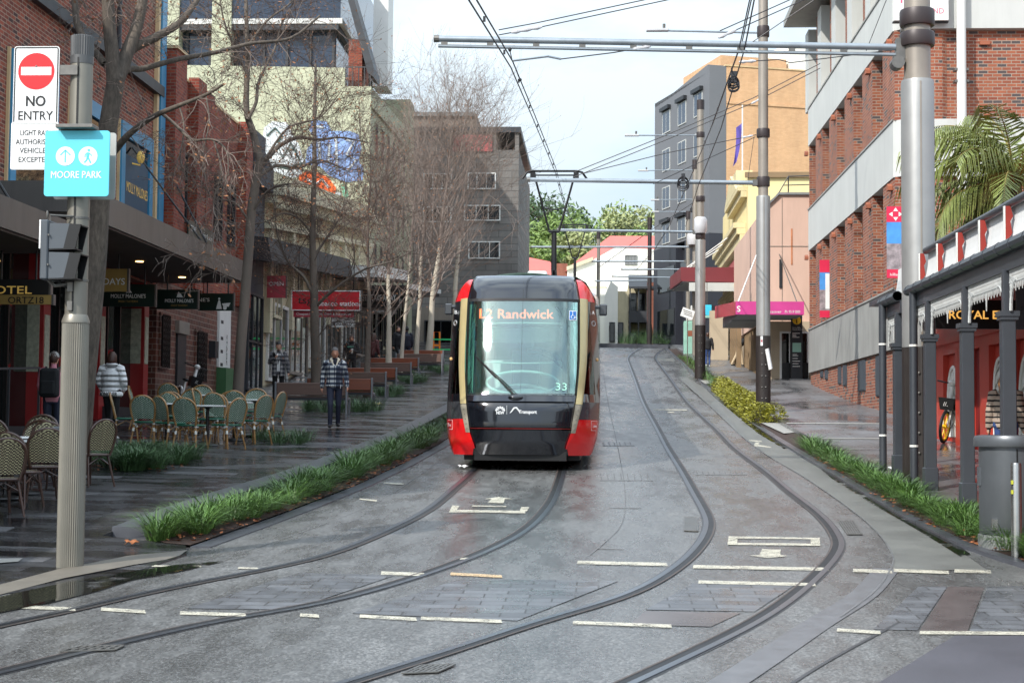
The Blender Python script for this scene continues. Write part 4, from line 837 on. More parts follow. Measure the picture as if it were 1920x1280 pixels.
def banner(lbl, px, Y, wd, logo=True):
    a = PY(px[0], px[3], Y); b = PY(px[2], px[1], Y); h = b.z - a.z; t = thing('banner', (a.x + wd / 2, Y, a.z), lbl, 'banner')
    part('cloth', ['banner_red', 'banner_blue', 'banner_photo'], t, lambda m: ([m.box(a.x, a.x + wd, Y, Y + .03, a.z, a.z + h * .12), m.box(a.x, a.x + wd, Y, Y + .03, a.z + h * .781, b.z), setattr(m, 'k', 1), m.box(a.x, a.x + wd, Y, Y + .03, a.z + h * .48, a.z + h * .78), setattr(m, 'k', 2), m.box(a.x, a.x + wd, Y, Y + .03, a.z + h * .121, a.z + h * .479)]))
    c = Vector((a.x + wd * .45, Y - .005, a.z + h * .89)); s = .11
    if logo: part('emblem', 'white_letters', t, lambda m: [m.prism([c + Vector((dx * s * .25, 0, dz * s * .25)) + p for p in (Vector((dx, 0, dz)) * s * 1.3, Vector((-dz * .55 + dx * .45, 0, dx * .55 + dz * .45)) * s, Vector((dz * .55 + dx * .45, 0, -dx * .55 + dz * .45)) * s)], (0, -.003, 0)) for dx, dz in ((0, 1), (1, 0), (0, -1), (-1, 0))])
    part('lettering', 'white_letters', t, lambda m: m.text('hillsong', .1, (a.x + wd * .5, Y - .004, a.z + h * .03), depth=.002, fit=wd * .7) if logo else m.box(a.x + wd * .55, a.x + wd * .95, Y - .006, Y - .001, a.z + h * .15, a.z + h * .76))
    part('arm', 'steel_dull', t, lambda m: (m.box(a.x + .1, a.x + wd + .3, Y + .032, Y + .06, b.z - .05, b.z - .02), m.box(a.x + .1, a.x + wd + .3, Y + .032, Y + .06, a.z + .02, a.z + .05), m.box(a.x + wd + .05, a.x + wd + .1, Y + .06, Y + .8, b.z - .05, b.z - .02), m.box(a.x + wd + .05, a.x + wd + .1, Y + .06, Y + .8, a.z + .02, a.z + .05)))
banner('red and blue street banner with white arrow emblem beside the thick right-hand pole', (1663, 387, 1690, 521), 40.9, .5)
banner('red and white street banner at the far end of the brick office facade', (1537, 487, 1556, 595), 53.4, .34, False)

# --- the red pub with verandah
PB = thing('red_pub', (6.92, 25, g3(6.92, 25)), 'red painted single-storey pub with arched white windows on the right', 'building')
part('wall', 'pub_red', PB, lambda m: (m.box(7.3, 17, 13, 33.6, -.2, 4.3), m.box(6.92, 7.3, 13, 33.6, 3.3, 4.3), [m.box(6.92, 7.29, y0, y1, g3(6.92, y0) - .4, 3.3) for y0, y1 in ((32.7, 33.6), (30.4, 31.6), (28.9, 29.6), (27.2, 28.0), (25.2, 26.0), (22.6, 24.2), (13, 21))]))
part('moulding', 'pub_red', PB, lambda m: (m.box(6.84, 6.92, 13, 33.6, 3.5, 3.62)))
for (y0, y1, ar) in ((31.6, 32.7, 1), (29.6, 30.4, 0), (28.0, 28.9, 1), (26.0, 27.2, 1), (24.2, 25.2, 0)):
    z0 = g3(7, y0); d_ = part('door' if not ar else 'window_bay', 'pub_red_dark' if not ar else 'pub_red', PB, lambda m: m.box(7.03, 7.29, y0, y1, z0 - .1, 3.29))
    ym = (y0 + y1) / 2; hw_ = (y1 - y0) * .4
    def arch(k, z): return [Vector((7.17, ym + hw_ * k * math.cos(a) if a else ym + hw_ * k, z)) for a in ()]
    def lat(m):
        zt = 3.05; zb = z0 + .15; sp = zt - hw_ * 1.6
        out = [Vector((7.0, ym - hw_, zb))] + [Vector((7.0, ym - hw_ * math.cos(t * math.pi / 12), sp + (zt - sp) * math.sin(t * math.pi / 12))) for t in range(13)] + [Vector((7.0, ym + hw_, zb))]
        m.tube(out, .035, 5); z = zb + .1; i = 0
        while z < sp + .3:
            for s in (-1, 1): m.tube([(7.005, ym - hw_ * .95 * s, z), (7.005, ym, z + .18), (7.005, ym + hw_ * .95 * s, z + .0)], .014, 4)
            z += .2
        for f in (-.5, 0, .5): m.tube([(7.008, ym + hw_ * f, zb), (7.008, ym + hw_ * f, sp + (zt - sp) * .85)], .014, 4)
    if ar: part('lattice', 'lattice_white', d_, lat); part('glass', 'lattice_white', d_, lambda m: m.prism([(7.012, ym - hw_, z0 + .15), (7.012, ym + hw_, z0 + .15), (7.012, ym + hw_, 2.6), (7.012, ym + hw_ * .6, 2.9), (7.012, ym, 3.02), (7.012, ym - hw_ * .6, 2.9), (7.012, ym - hw_, 2.6)], (.012, 0, 0)))
part('corner_bead', 'lattice_white', PB, lambda m: m.box(6.86, 6.9, 33.56, 33.63, 1.4, 4.3))
part('parapet', 'verandah_grey', PB, lambda m: m.box(5.5, 7.4, 13, 33.0, 4.3, 4.4))
VX = 4.62
def gutter(y0, y1, nm, par):
    o = part('gutter', 'verandah_grey', par, lambda m: (m.tube([(VX - .02, y0, 3.84), (VX - .02, y1, 3.84)], .075, 10), m.box(VX + .02, VX + .1, y0, y1, 3.58, 3.8)), smooth=30)
    part('joint', 'verandah_grey', o, lambda m: [m.tube([(VX - .02, y, 3.84), (VX - .02, y + .03, 3.84)], .082, 10) for y in [y0 + .6 * i for i in range(int((y1 - y0) / .6) + 1)]])
VA = thing('verandah', (VX, 20, g3(VX, 20)), 'dark grey verandah with white iron lace and striped curved roof along the pub', 'verandah')
VB = thing('verandah', (VX, 25.6, g3(VX, 25.6)), 'short separate end bay of verandah on the far side of the thick pole', 'verandah')
gutter(12, 24.15, 'a', VA); gutter(25.0, 26.4, 'b', VB)
def roofsheet(m, y0, y1):
    n = int((y1 - y0) / .045) * 2
    m.grid(lambda u, v: (VX + .24 - .1 * (1 - v) ** 2.2 + (.008 if int(u * n + .5) % 2 else -.008), y0 + (y1 - y0) * u, 3.86 + .52 * v), n, 6)
part('roof_skirt', 'skirt_white', VA, lambda m: roofsheet(m, 12, 23.9)); part('roof_skirt', 'skirt_white', VB, lambda m: roofsheet(m, 25.0, 26.3))
part('roof', 'verandah_grey', VA, lambda m: m.prism([(VX + .26, 12, 4.3), (VX + .26, 23.9, 4.3), (6.9, 23.9, 4.36), (6.9, 12, 4.36)], (0, 0, .04)))
part('top_rail', 'verandah_grey', VA, lambda m: m.tube([(VX + .2, 12, 4.42), (VX + .2, 23.9, 4.42)], .055, 10), smooth=True)
for y in (23.9, 22.65, 21.4, 20.15, 18.9, 17.65, 16.4):
    f_ = part('roof_fin', 'fin_red', VA, lambda m: m.prism([(VX + .11, y, 3.92), (VX + .11, y, 4.38), (VX + .17, y, 4.38), (VX + .2, y, 4.26), (VX + .17, y, 4.2), (VX + .19, y, 4.06), (VX + .15, y, 4.0), (VX + .14, y, 3.92)], (0, .04, 0)))
    part('fin_edge', 'lattice_white', f_, lambda m: m.box(VX + .095, VX + .109, y - .005, y + .045, 3.92, 4.38))
part('soffit', 'pub_red', VA, lambda m: m.box(VX + .1, 6.9, 12, 24.1, 3.83, 3.87))
def vpost(par, y, s=.155):
    z = g3(VX, y) - .1
    p_ = part('post', 'verandah_grey', par, lambda m: (m.box(VX + .05 - s / 2, VX + .05 + s / 2, y - s / 2, y + s / 2, z, 3.1), m.box(VX + .05 - s * .36, VX + .05 + s * .36, y - s * .36, y + s * .36, 3.1, 3.6)), bevel=.008)
    part('collar', 'verandah_grey', p_, lambda m: (m.box(VX + .05 - s * .72, VX + .05 + s * .72, y - s * .72, y + s * .72, 3.06, 3.12), m.box(VX + .05 - s * .64, VX + .05 + s * .64, y - s * .64, y + s * .64, 3.02, 3.059)))
    part('plinth', 'verandah_grey', p_, lambda m: m.box(VX + .05 - s * .62, VX + .05 + s * .62, y - s * .62, y + s * .62, z, z + .42), bevel=.01)
def lace(m, y0, y1):
    n = max(int((y1 - y0) / .07), 3)
    for z in (3.57, 3.44): m.box(VX + .045, VX + .065, y0, y1, z - .008, z + .008)
    for i in range(n):
        y = y0 + (y1 - y0) * (i + .5) / n; d = (y1 - y0) / n
        m.tube([(VX + .055, y - d * .5, 3.45), (VX + .055, y, 3.56), (VX + .055, y + d * .5, 3.45)], .009, 4); m.tube([(VX + .055, y - d * .5, 3.56), (VX + .055, y, 3.45), (VX + .055, y + d * .5, 3.56)], .009, 4)
        m.prism([(VX + .05, y - d * .28, 3.44), (VX + .05, y + d * .28, 3.44), (VX + .05, y, 3.36 - .03 * (i % 2))], (.01, 0, 0))
    m.prism([(VX + .05, (y0 + y1) / 2 - .03, 3.44), (VX + .05, (y0 + y1) / 2 + .03, 3.44), (VX + .05, (y0 + y1) / 2, 3.2)], (.012, 0, 0))
    for y, s in ((y0, 1), (y1, -1)):
        L_ = [Vector((VX + .055, y + s * (.03 + .3 * (1 - math.cos(t * math.pi / 12))), 3.12 + .33 * math.sin(t * math.pi / 12))) for t in range(7)]
        m.tube(L_, .018, 5)
        for a in L_: m.tube([a, (VX + .055, y + s * .02, a.z + .06)], .014, 4); m.tube([a, (VX + .055, a.y, 3.44)], .012, 4)
pys = [24.0, 22.95, 20.65, 18.6, 16.6]
for y in pys[1:]: vpost(VA, y)
for a, b in zip(pys[1:], pys[2:]): part('iron_lace', 'lace_white', VA, lambda m: lace(m, b + .1, a - .1))
part('iron_lace', 'lace_white', VA, lambda m: lace(m, 23.06, 24.0))
vpost(VB, 25.25, .18); part('iron_lace', 'lace_white', VB, lambda m: lace(m, 25.36, 26.2))
def dpipe(par, y, x):
    z = g3(VX, y); p_ = part('downpipe', 'verandah_grey', par, lambda m: m.tube([(VX - .02 + x, y, 3.8), (VX - .02 + x, y, z - .05)], .06, 10), smooth=True)
    part('clip', 'lattice_white', p_, lambda m: [m.lathe([(.064, 0), (.064, .03)], (VX - .02 + x, y, q), 10) for q in (z + .55, z + 2.02)])
dpipe(VA, 23.75, 0); dpipe(VB, 26.15, -.03)
t = thing('pub_sign', (5.9, 24, 3.2), 'black hanging pub sign with gold letters ROYAL EXHIBITION', 'sign')
part('panel', 'black_paint', t, lambda m: m.box(4.98, 6.9, 24.0, 24.08, 3.27, 3.7)); part('lettering', 'letters_gold', t, lambda m: m.text('ROYAL EXHIBITION', .175, (5.98, 23.99, 3.42), depth=.003, fit=1.62, bold=.015))
part('rod', 'verandah_grey', t, lambda m: m.tube([(5.3, 24.04, 3.7), (5.3, 24.04, 3.85)], .015)); part('rod', 'verandah_grey', t, lambda m: m.tube([(6.5, 24.04, 3.7), (6.5, 24.04, 3.85)], .015))
t = thing('notice_board', (6.75, 22.4, 3.1), 'grey notice board hanging at the right edge beyond the pub sign', 'sign')
part('panel', 'shutter_grey', t, lambda m: m.box(5.72, 6.6, 22.3, 22.35, 3.16, 3.75)); part('lettering', 'black_paint', t, lambda m: (m.text('NO', .1, (5.9, 22.29, 3.55), depth=.002), m.text('STANDING', .08, (5.98, 22.29, 3.42), depth=.002), m.text('ANY TIME', .06, (5.95, 22.29, 3.3), depth=.002)))

# --- E: grey corner block with orange side wall, turned where the street swings left
E_ = thing('grey_corner_block', (6.85, 101, g3(6.85, 101)), 'tall grey office block with a blank orange brick side wall beyond the pink building', 'building')
part('street_wall', 'grey_facade', E_, lambda m: (m.box(6.85, 8, 101.3, 111.5, 14.3, 24.6), m.prism([(6.85, 101.3, 24.6), (6.85, 111.5, 24.6), (6.85, 111.5, 24.3), (6.85, 101.3, 25.1)], (1.2, 0, 0)))); part('base', 'charcoal_facade', E_, lambda m: (m.box(6.8, 8, 101.2, 105.3, 5, 14.28), m.box(6.8, 8, 107, 111.5, 5, 14.28), m.box(7.3, 8, 105.3, 107, 5, 14.28)))
part('side_wall', 'brick_orange', E_, lambda m: m.box(8.0, 22, 101, 101.4, 5, 25.0)); part('corner', 'grey_facade', E_, lambda m: m.box(6.85, 7.99, 101, 101.29, 14.3, 25.0)); part('corner_base', 'charcoal_facade', E_, lambda m: m.box(6.8, 7.99, 100.95, 101.19, 5, 14.28))
part('parapet', 'bone_trim_lit_edge', E_, lambda m: m.box(7.9, 22, 100.95, 101.4, 25.01, 25.1)); part('side_band', 'brick_orange', E_, lambda m: (m.box(8, 22, 100.94, 100.99, 22.6, 22.75), m.box(8, 22, 100.95, 100.99, 17.6, 17.68)))
for r, (z0, z1) in enumerate(((22.1, 23.6), (19.5, 21.0), (16.9, 18.4), (14.5, 15.9))):
    for (a, b) in ((102.2, 103.7), (105.2, 106.7), (108.3, 109.8)):
        o = win(E_, 6.85, a, b, z0, z1, face=-1, frame='concrete_band', glass='glass_blue', mull=1, fw=.06, dp=.05)
        if r in (0, 3): part('hood', 'charcoal', o, lambda m: m.box(6.6, 6.84, a - .1, b + .1, z1 + .05, z1 + .3))
for (a, b, z0, z1) in ((102.2, 106, 11.2, 12.9), (107.2, 110.6, 11.2, 12.9), (107.2, 110.6, 8.2, 10)): win(E_, 6.8, a, b, z0, z1, face=-1, frame='charcoal', mull=2, fw=.06, dp=.04)
part('wall_light', 'white_letters', E_, lambda m: m.box(6.72, 6.79, 103.8, 103.95, 8.7, 9.9))
part('penthouse', 'white_render', E_, lambda m: (m.box(13.2, 18.5, 103, 110, 25.1, 27.4),)); part('roof_house', 'brick_orange', E_, lambda m: m.box(8.4, 13.0, 103, 110, 25.1, 26.2)); part('roof_window', 'charcoal', E_, lambda m: m.box(16.2, 17.6, 102.9, 102.99, 25.7, 26.9))
E_.rotation_euler = (0, 0, RD(17.2))

# --- F: yellow classical building
Fb = thing('yellow_building', (6.4, 83, g3(6.4, 83)), 'pale yellow classical building with stepped cornice and a flagpole', 'building')
part('wall', 'yellow_render', Fb, lambda m: (m.box(6.95, 16, 75.6, 91, 4, 13.9)))
part('cornice', 'cream_trim', Fb, lambda m: (m.box(6.35, 6.94, 76.6, 91, 11.5, 11.75), m.box(6.5, 6.94, 76.6, 91, 11.2, 11.49), m.box(6.65, 6.94, 76.6, 91, 10.8, 11.19), m.box(6.5, 6.94, 76, 84, 13.2, 13.4), m.box(6.65, 6.94, 76, 84, 12.9, 13.19), m.box(6.6, 6.94, 77, 90, 8.9, 9.1), m.box(6.75, 6.94, 77, 90, 8.6, 8.89)))
part('parapet', 'brown_trim', Fb, lambda m: m.box(6.8, 16, 75.45, 75.59, 13.75, 14.0)); part('pediment', 'cream_trim', Fb, lambda m: (m.box(6.6, 7.4, 78, 83, 13.92, 14.5), m.prism([(6.5, 77, 13.42), (6.5, 84, 13.42), (6.5, 80.5, 14.6)], (.42, 0, 0))))
part('frieze', 'faded_red', Fb, lambda m: m.box(6.85, 6.948, 77, 88, 9.3, 10.6))
for y in (77, 80.6, 84.2, 87.8): win(Fb, 6.95, y, y + 1.6, 6.9, 8.5, face=-1, frame='cream_trim', mull=1, fw=.14, dp=.16)
aw = part('street_awning', 'maroon', Fb, lambda m: (m.prism([(4.0, 79.5, 9.9), (7.2, 79.5, 9.9), (7.2, 79.5, 9.15), (4.0, 79.5, 9.2)], (0, .15, 0)), m.prism([(4.0, 79.66, 9.9), (4.0, 92, 10.6), (4.0, 92, 9.9), (4.0, 79.66, 9.2)], (.12, 0, 0)))); part('soffit', 'concrete_grey', aw, lambda m: slab(m, 4.13, 6.93, 79.66, 92, lambda y: 9.1 + (y - 79.6) * .056, lambda y: 9.18 + (y - 79.6) * .056)); part('beam', 'concrete_band', aw, lambda m: m.box(4.4, 7.2, 79.35, 79.49, 8.7, 9.12))
for i in range(3): part('stay', 'white_paint', aw, lambda m: m.tube([(4.3, 80.5 + i * 3, 9.95 + i * .17), (6.94, 80.5 + i * 3, 11.9)], .03, 5))
for (y0, y1, m_) in ((76, 79, 'beige_wall'), (79.2, 84, 'cream_trim'), (84.2, 90, 'beige_wall')): part('shopfront', m_, Fb, lambda m: m.box(6.75, 6.93, y0, y1, g3(6, y0) - .2, 7.2)); win(Fb, 6.75, y0 + .5, y1 - .5, g3(6, y0) + .6, 7.0, face=-1, frame='charcoal', glass='glass_shop', mull=1)
part('side_panel', 'beige_wall', Fb, lambda m: m.box(5.3, 6.19, 77.6, 77.9, 4.8, 7.6)); part('side_columns', 'brown_trim', Fb, lambda m: [m.box(5.95 + i * .02, 6.15 + i * .02, 70 + i * 1.4, 70.3 + i * 1.4, 4.0, 7.2) for i in range(4)])
fp = thing('flagpole', (6.98, 78.9, 14.0), 'white flagpole with a drooping purple-blue flag above the yellow building', 'flag')
part('pole', 'white_paint', fp, lambda m: m.tube([(6.98, 78.9, 13.9), (6.98, 78.9, 17.9)], .035, 8)); part('flag', 'flag_blue', fp, lambda m: m.shell(lambda u, v: (6.96 - .28 * v * v - .12 * u * (1 - v) - .18 * u, 78.88 + .08 * math.sin(u * 5 + v * 6), 17.0 - 1.95 * v - .25 * u), 6, 12, (0, .012, 0)))
# --- G: pink rendered building with shop and pink awning
Gp = thing('pink_building', (6.3, 66, g3(6.3, 66)), 'pale pink rendered building with rust streaks between the brick office and yellow building', 'building')
part('wall', 'pink_render', Gp, lambda m: m.prism([(6.25, 62, 6.0), (15, 62, 6.0), (15, 62, 10.9), (6.9, 62, 10.9), (6.25, 62, 10.3)], (0, 13, 0))); part('coping', 'concrete_grey', Gp, lambda m: (m.box(6.85, 15, 61.9, 75, 10.91, 11.0), m.bar((6.22, 62, 10.32), (6.88, 62, 10.95), .25, .06)))
part('rust_streak', 'rust_stain', Gp, lambda m: (m.box(7.35, 7.41, 61.985, 61.998, 8.2, 9.6), m.box(8.05, 8.09, 61.985, 61.998, 7.4, 10.8))); part('panel_joint', 'taupe_render', Gp, lambda m: (m.box(6.26, 15, 61.985, 61.998, 8.9, 8.93), m.box(7.0, 7.02, 61.985, 61.998, 6.0, 10.8)))
part('window', 'charcoal', Gp, lambda m: m.box(6.9, 7.0, 61.95, 61.999, 7.3, 8.4)); part('roof_rail', 'dark_grey_paint', Gp, lambda m: (m.tube([(6.9, 62.4, 11.0), (7.3, 62.4, 11.7), (9, 62.4, 11.75)], .025, 5), m.tube([(7.3, 62.4, 11.0), (7.3, 62.4, 11.7)], .025, 5), m.tube([(7.1, 62.4, 11.35), (9, 62.4, 11.4)], .02, 5)))
part('shop_wall', 'beige_wall', Gp, lambda m: m.box(6.45, 12, 61.7, 74, 2.5, 5.99)); winf(Gp, 61.7, 6.88, 7.98, 3.75, 5.6, frame='white_paint', glass='glass_shop', mull=2, fw=.07, tr=0); part('kick_panel', 'black_paint', Gp, lambda m: m.box(6.95, 7.95, 61.55, 61.6, 3.8, 4.4))
part('shop_door', 'charcoal', Gp, lambda m: m.box(6.38, 6.45, 62.2, 63.4, 3.4, 5.9)); part('side_slats', 'brown_trim', Gp, lambda m: [m.box(6.3, 6.44, 63.6 + i * .6, 63.8 + i * .6, 3.4, 6) for i in range(12)])
pa = part('street_awning', 'magenta', Gp, lambda m: (m.box(4.95, 7.42, 58.6, 58.72, 6.02, 6.5),)); part('awning_return', 'sign_pinkred', pa, lambda m: m.prism([(4.95, 58.73, 6.02), (4.95, 58.73, 6.5), (4.72, 66, 6.9), (4.72, 66, 6.4)], (.08, 0, 0))); part('awning_roof', 'concrete_grey', pa, lambda m: slab(m, 5.04, 7.42, 58.73, 61.69, lambda y: 6.03, lambda y: 6.3)); part('awning_roof', 'concrete_grey', pa, lambda m: slab(m, 5.04, 6.24, 61.7, 66, lambda y: 6.0, lambda y: 6.4))
part('lettering', 'white_letters', pa, lambda m: (m.text('makeover', .14, (6.3, 58.595, 6.08), depth=.002, fit=.6), m.text('Ph: 9319 0000', .14, (7.0, 58.595, 6.08), depth=.002, fit=.55), m.text('S', .3, (5.05, 58.595, 6.12), depth=.002, bold=.02)))
part('stay', 'white_paint', Gp, lambda m: m.tube([(5.1, 60, 6.45), (6.25, 63, 9.0)], .03, 5)); part('stay', 'steel_dull', Gp, lambda m: m.tube([(7.2, 58.9, 6.5), (6.9, 61.95, 8.6)], .02, 5))
# --- far terrace, white house with red roof
Tt = thing('far_terrace', (2.5, 113, prof(113)), 'row of old terrace houses with dark two-storey balconies at the top of the road', 'building')
part('wall', 'cream_render', Tt, lambda m: (m.box(.95, 2.0, 112.6, 122, 6, 11.6), m.box(2.0, 4.0, 114, 122, 6, 12.2), m.box(4.0, 6, 112.6, 122, 6, 12.8)))
part('end_wall', 'white_render', Tt, lambda m: m.prism([(.3, 112.5, 6), (1.25, 112.5, 6), (1.25, 112.5, 11.9), (.75, 112.5, 12.3), (.3, 112.5, 11.2)], (0, .09, 0))); part('brick_end', 'brick_clinker', Tt, lambda m: m.box(3.3, 4.6, 112.3, 112.59, 6, 12.2))
part('balcony', 'dark_grey_paint', Tt, lambda m: (m.box(2.02, 3.9, 112.4, 113.9, 9.4, 9.6), m.box(2.0, 3.9, 112.4, 112.5, 9.6, 10.2), [m.box(x, x + .1, 112.38, 112.48, 6.5, 12) for x in (2.05, 2.65, 3.25)])); part('balcony_roof', 'dark_grey_paint', Tt, lambda m: m.prism([(2.0, 112.2, 11.9), (2.0, 114, 12.9), (2.0, 114, 12.7), (2.0, 112.2, 11.75)], (2.0, 0, 0)))
for x in (.9, 1.5): winf(Tt, 112.6 if x > 1.3 else 112.5, x - .25, x + .15, 8.0, 9.4, mull=0)
for x in (2.1, 2.7, 3.3): winf(Tt, 114, x, x + .5, 6.7, 8.8, mull=0); winf(Tt, 114, x, x + .5, 9.9, 11.6, mull=0)
Wh = thing('white_house', (1, 132, prof(132)), 'bright white rendered house with red metal roof below the hill trees', 'building')
part('wall', 'white_render', Wh, lambda m: (m.prism([(-2.7, 131, 8), (6, 131, 8), (6, 131, 16.6), (1.2, 131, 16.8), (-.6, 131, 15.8), (-2.7, 131, 15.0)], (0, 9, 0)), m.box(-3.2, -2.71, 131.5, 139, 8, 14))); part('parapet_band', 'cream_moulding', Wh, lambda m: (m.box(-2.75, .5, 130.75, 130.99, 13.4, 13.6), m.prism([(-2.75, 130.7, 14.9), (-.6, 130.7, 15.7), (-.6, 130.7, 16.0), (-2.75, 130.7, 15.2)], (0, .28, 0))))
part('roof', 'roof_red', Wh, lambda m: m.prism([(-2.4, 131.5, 15.4), (-2.9, 131.5, 14.9), (1.4, 131.5, 16.0), (7, 131.5, 16.7), (7, 134.5, 18.2), (.8, 134.5, 18.2)], (0, 3.5, 0.1))); winf(Wh, 131, 2.0, 3.0, 15.4, 16.2, frame='concrete_grey', glass='concrete_grey', mull=3)
part('lower_wing', 'white_render', Wh, lambda m: m.box(-2.6, .6, 124, 130.6, 7, 12.8)); part('chimney', 'brick_clinker', Wh, lambda m: m.box(-3.6, -2.72, 132, 133, 9, 15.6))
Rh = thing('red_roof_house', (-5, 140, prof(140)), 'low red roofed house behind the tram pantograph', 'building')
part('wall', 'beige_wall', Rh, lambda m: m.box(-10, -3.6, 138, 146, 8, 14.6)); part('roof', 'roof_red', Rh, lambda m: m.prism([(-10.4, 137.6, 14.5), (-3.2, 137.6, 14.5), (-4.4, 140, 16.6), (-7.5, 140, 17.2)], (0, 6, 0)))

# --- small street things on the right
def totem():
    b = PG(1494, 712); t = thing('info_totem', b, 'dark information totem with a yellow i disc in front of the beige shop', 'totem'); x, y, z = b
    part('panel', 'charcoal', t, lambda m: m.box(x - .21, x + .21, y, y + .14, z, z + 2.5), bevel=.01); part('foot', 'concrete_grey', t, lambda m: m.box(x - .25, x + .25, y - .05, y + .19, z - .1, z + .04))
    d = part('disc', 'sign_yellow', t, lambda m: m.prism([(x + .16 * math.cos(i * math.pi / 14), y - .002, z + 2.25 + .16 * math.sin(i * math.pi / 14)) for i in range(28)], (0, -.006, 0))); part('letter', 'black_paint', d, lambda m: m.text('i', .3, (x, y - .012, z + 2.15), depth=.001, bold=.02))
    part('map', 'mint', t, lambda m: (m.box(x - .16, x + .16, y - .006, y - .001, z + 1.05, z + 1.4),)); part('lettering', 'white_letters', t, lambda m: (m.text('Surry Hills\nDevonshire St', .07, (x - .16, y - .006, z + 1.95), depth=.001, align='LEFT'), [m.box(x - .16, x - .16 + U(.12, .3), y - .008, y - .003, z + q, z + q + .022) for q in (1.75, 1.7, 1.65, 1.6, .95, .9, .8, .7, .6, .5)]))
totem()
def mintbox():
    b = PG(1293, 664); x, y, z = b; t = thing('ticket_kiosk', b, 'mint green kiosk cabinet left of the far grey pole', 'kiosk')
    part('cabinet', 'mint', t, lambda m: m.box(x - .3, x + .3, y, y + .6, z - .2, z + 1.75), bevel=.03); part('screen', 'terracotta', t, lambda m: m.box(x - .1, x + .15, y - .01, y - .001, z + .95, z + 1.25)); part('base', 'concrete_grey', t, lambda m: m.box(x - .34, x + .34, y - .04, y + .64, z - .3, z + .02)); part('speaker', 'white_paint', t, lambda m: m.box(x - .16, x + .3, y, y + .3, z + 1.77, z + 2.2), bevel=.02)
    b = PG(1289, 680); x, y, z = b; t = thing('timetable_sign', b, 'small tilted white sign plate on a thin post beside the mint kiosk', 'sign')
    part('post', 'steel_dull', t, lambda m: m.tube([(x, y, z - .1), (x, y, z + 2.5)], .025, 6)); part('plate', 'white_paint', t, lambda m: m.obox((x, y - .04, z + 2.3), (.28, 0, -.1), (0, .012, 0), (.07, 0, .2))); part('lettering', 'charcoal', t, lambda m: [m.obox((x + .01 * q, y - .056, z + 2.4 - .09 * q), (.2, 0, -.07), (0, .002, 0), (.004, 0, .014)) for q in range(3)])
    a = PY(1318, 591, 79); t = thing('stop_sign_panel', (a.x, 79, a.z), 'small cyan square sign hanging under the maroon awning', 'sign'); part('panel', 'cyan_sign', t, lambda m: m.box(a.x, a.x + .42, 79, 79.05, a.z, a.z + .52)); part('edge', 'mint', t, lambda m: m.box(a.x, a.x + .42, 79.0, 79.05, a.z - .12, a.z - .005)); part('hanger', 'steel_dull', t, lambda m: m.tube([(a.x + .2, 79.02, a.z + .52), (a.x + .2, 79.02, 9.1)], .02, 5))
mintbox()

# --- leafy trees on the hill and the palm
mat('bark_dark', (70, 58, 48), .9, 0, .3, 4, .5, 12); mat('leaf_dark', (70, 92, 50), .5, 0, .35, .5); mat('leaf_mid', (112, 134, 66), .5, 0, .35, .5); mat('leaf_light', (146, 152, 100), .5, 0, .3, .5)
def leafy(name, lbl, base, H, R_, m, n=5200, trunk=.35, grp=None, ls=.3):
    x, y, z = base; t = thing(name, base, lbl, 'tree', grp); cl = []
    for i in range(26):
        a = U(0, 6.28); u = U(0, 1); rr = R_ * math.sqrt(rnd.random()) * (1.05 - .55 * abs(u - .4)); cl.append(Vector((x + rr * math.cos(a), y + rr * math.sin(a), z + H * (.34 + .58 * u) - rr * .1)))
    tr = MB(); tr.tube([(x, y, z - .5), (x + .1, y, z + H * .3), (x - .1, y, z + H * .6)], [trunk, trunk * .75, trunk * .3], 8)
    for c in cl[:12]: tr.tube([(x, y, z + H * U(.2, .4)), ((x + c.x) / 2, (y + c.y) / 2, (z + H * .4 + c.z) / 2 + .2), c], [trunk * .45, trunk * .28, .05], 5)
    tr.build('trunk', 'bark_dark', t, uv=False); mb = MB()
    for _ in range(n):
        c = rnd.choice(cl); d = Vector((rnd.gauss(0, 1), rnd.gauss(0, 1), rnd.gauss(0, .75))); d.normalize(); q = c + d * R_ * .34 * U(.55, 1.08) * (1 if d.z > -.3 else .75)
        e = Vector((rnd.gauss(0, 1), rnd.gauss(0, 1), rnd.gauss(0, 1))).normalized() * ls * U(.6, 1.2); g = e.orthogonal().normalized() * ls * U(.3, .55)
        mb.add([q - e, q - g, q + e, q + g], [(0, 1, 2, 3)])
    mb.build('crown', m, t, uv=False); return t
hill = [(985, 352, 168, 5.5, 'leaf_dark', 'dark green hill tree at the left edge by the grey flats'), (1050, 395, 160, 4.0, 'leaf_mid', 'bright green low hill tree directly behind the pantograph'), (1108, 350, 176, 5.5, 'leaf_mid', 'tallest green hill tree rising right of the pantograph'),
        (1150, 372, 158, 4.4, 'leaf_light', 'rounded olive green hill tree in front of the tallest one'), (1205, 395, 172, 3.6, 'leaf_light', 'small pale hill tree beside the grey corner block'), (1010, 455, 150, 3.8, 'leaf_mid', 'bushy bright tree above the red roofed house'), (1030, 362, 182, 5.5, 'leaf_dark', 'dark hill tree behind the raised pantograph'), (1080, 420, 152, 3.2, 'leaf_light', 'low olive tree beside the white house roof'), (1190, 430, 150, 3.4, 'leaf_mid', 'low tree showing above the white house roof on its right')]
for (px, py, Y, r, m, lb) in hill:
    tp = PY(px, py, Y); gz_ = prof(Y) - .3; leafy('hill_tree', lb, (tp.x, Y, gz_), tp.z - gz_, r, m, grp='leafy trees on the hill')
mb = MB(); mb.grid(lambda u, v: (-40 + 90 * u, 145 + 120 * v, prof(145 + 120 * v) + 5 * v * v - .3), 12, 10); struct(mb.build('hill', 'earth'))
mat('palm_leaf', (116, 126, 66), .42, 0, .35, 2); mat('palm_stem', (126, 112, 58), .6)
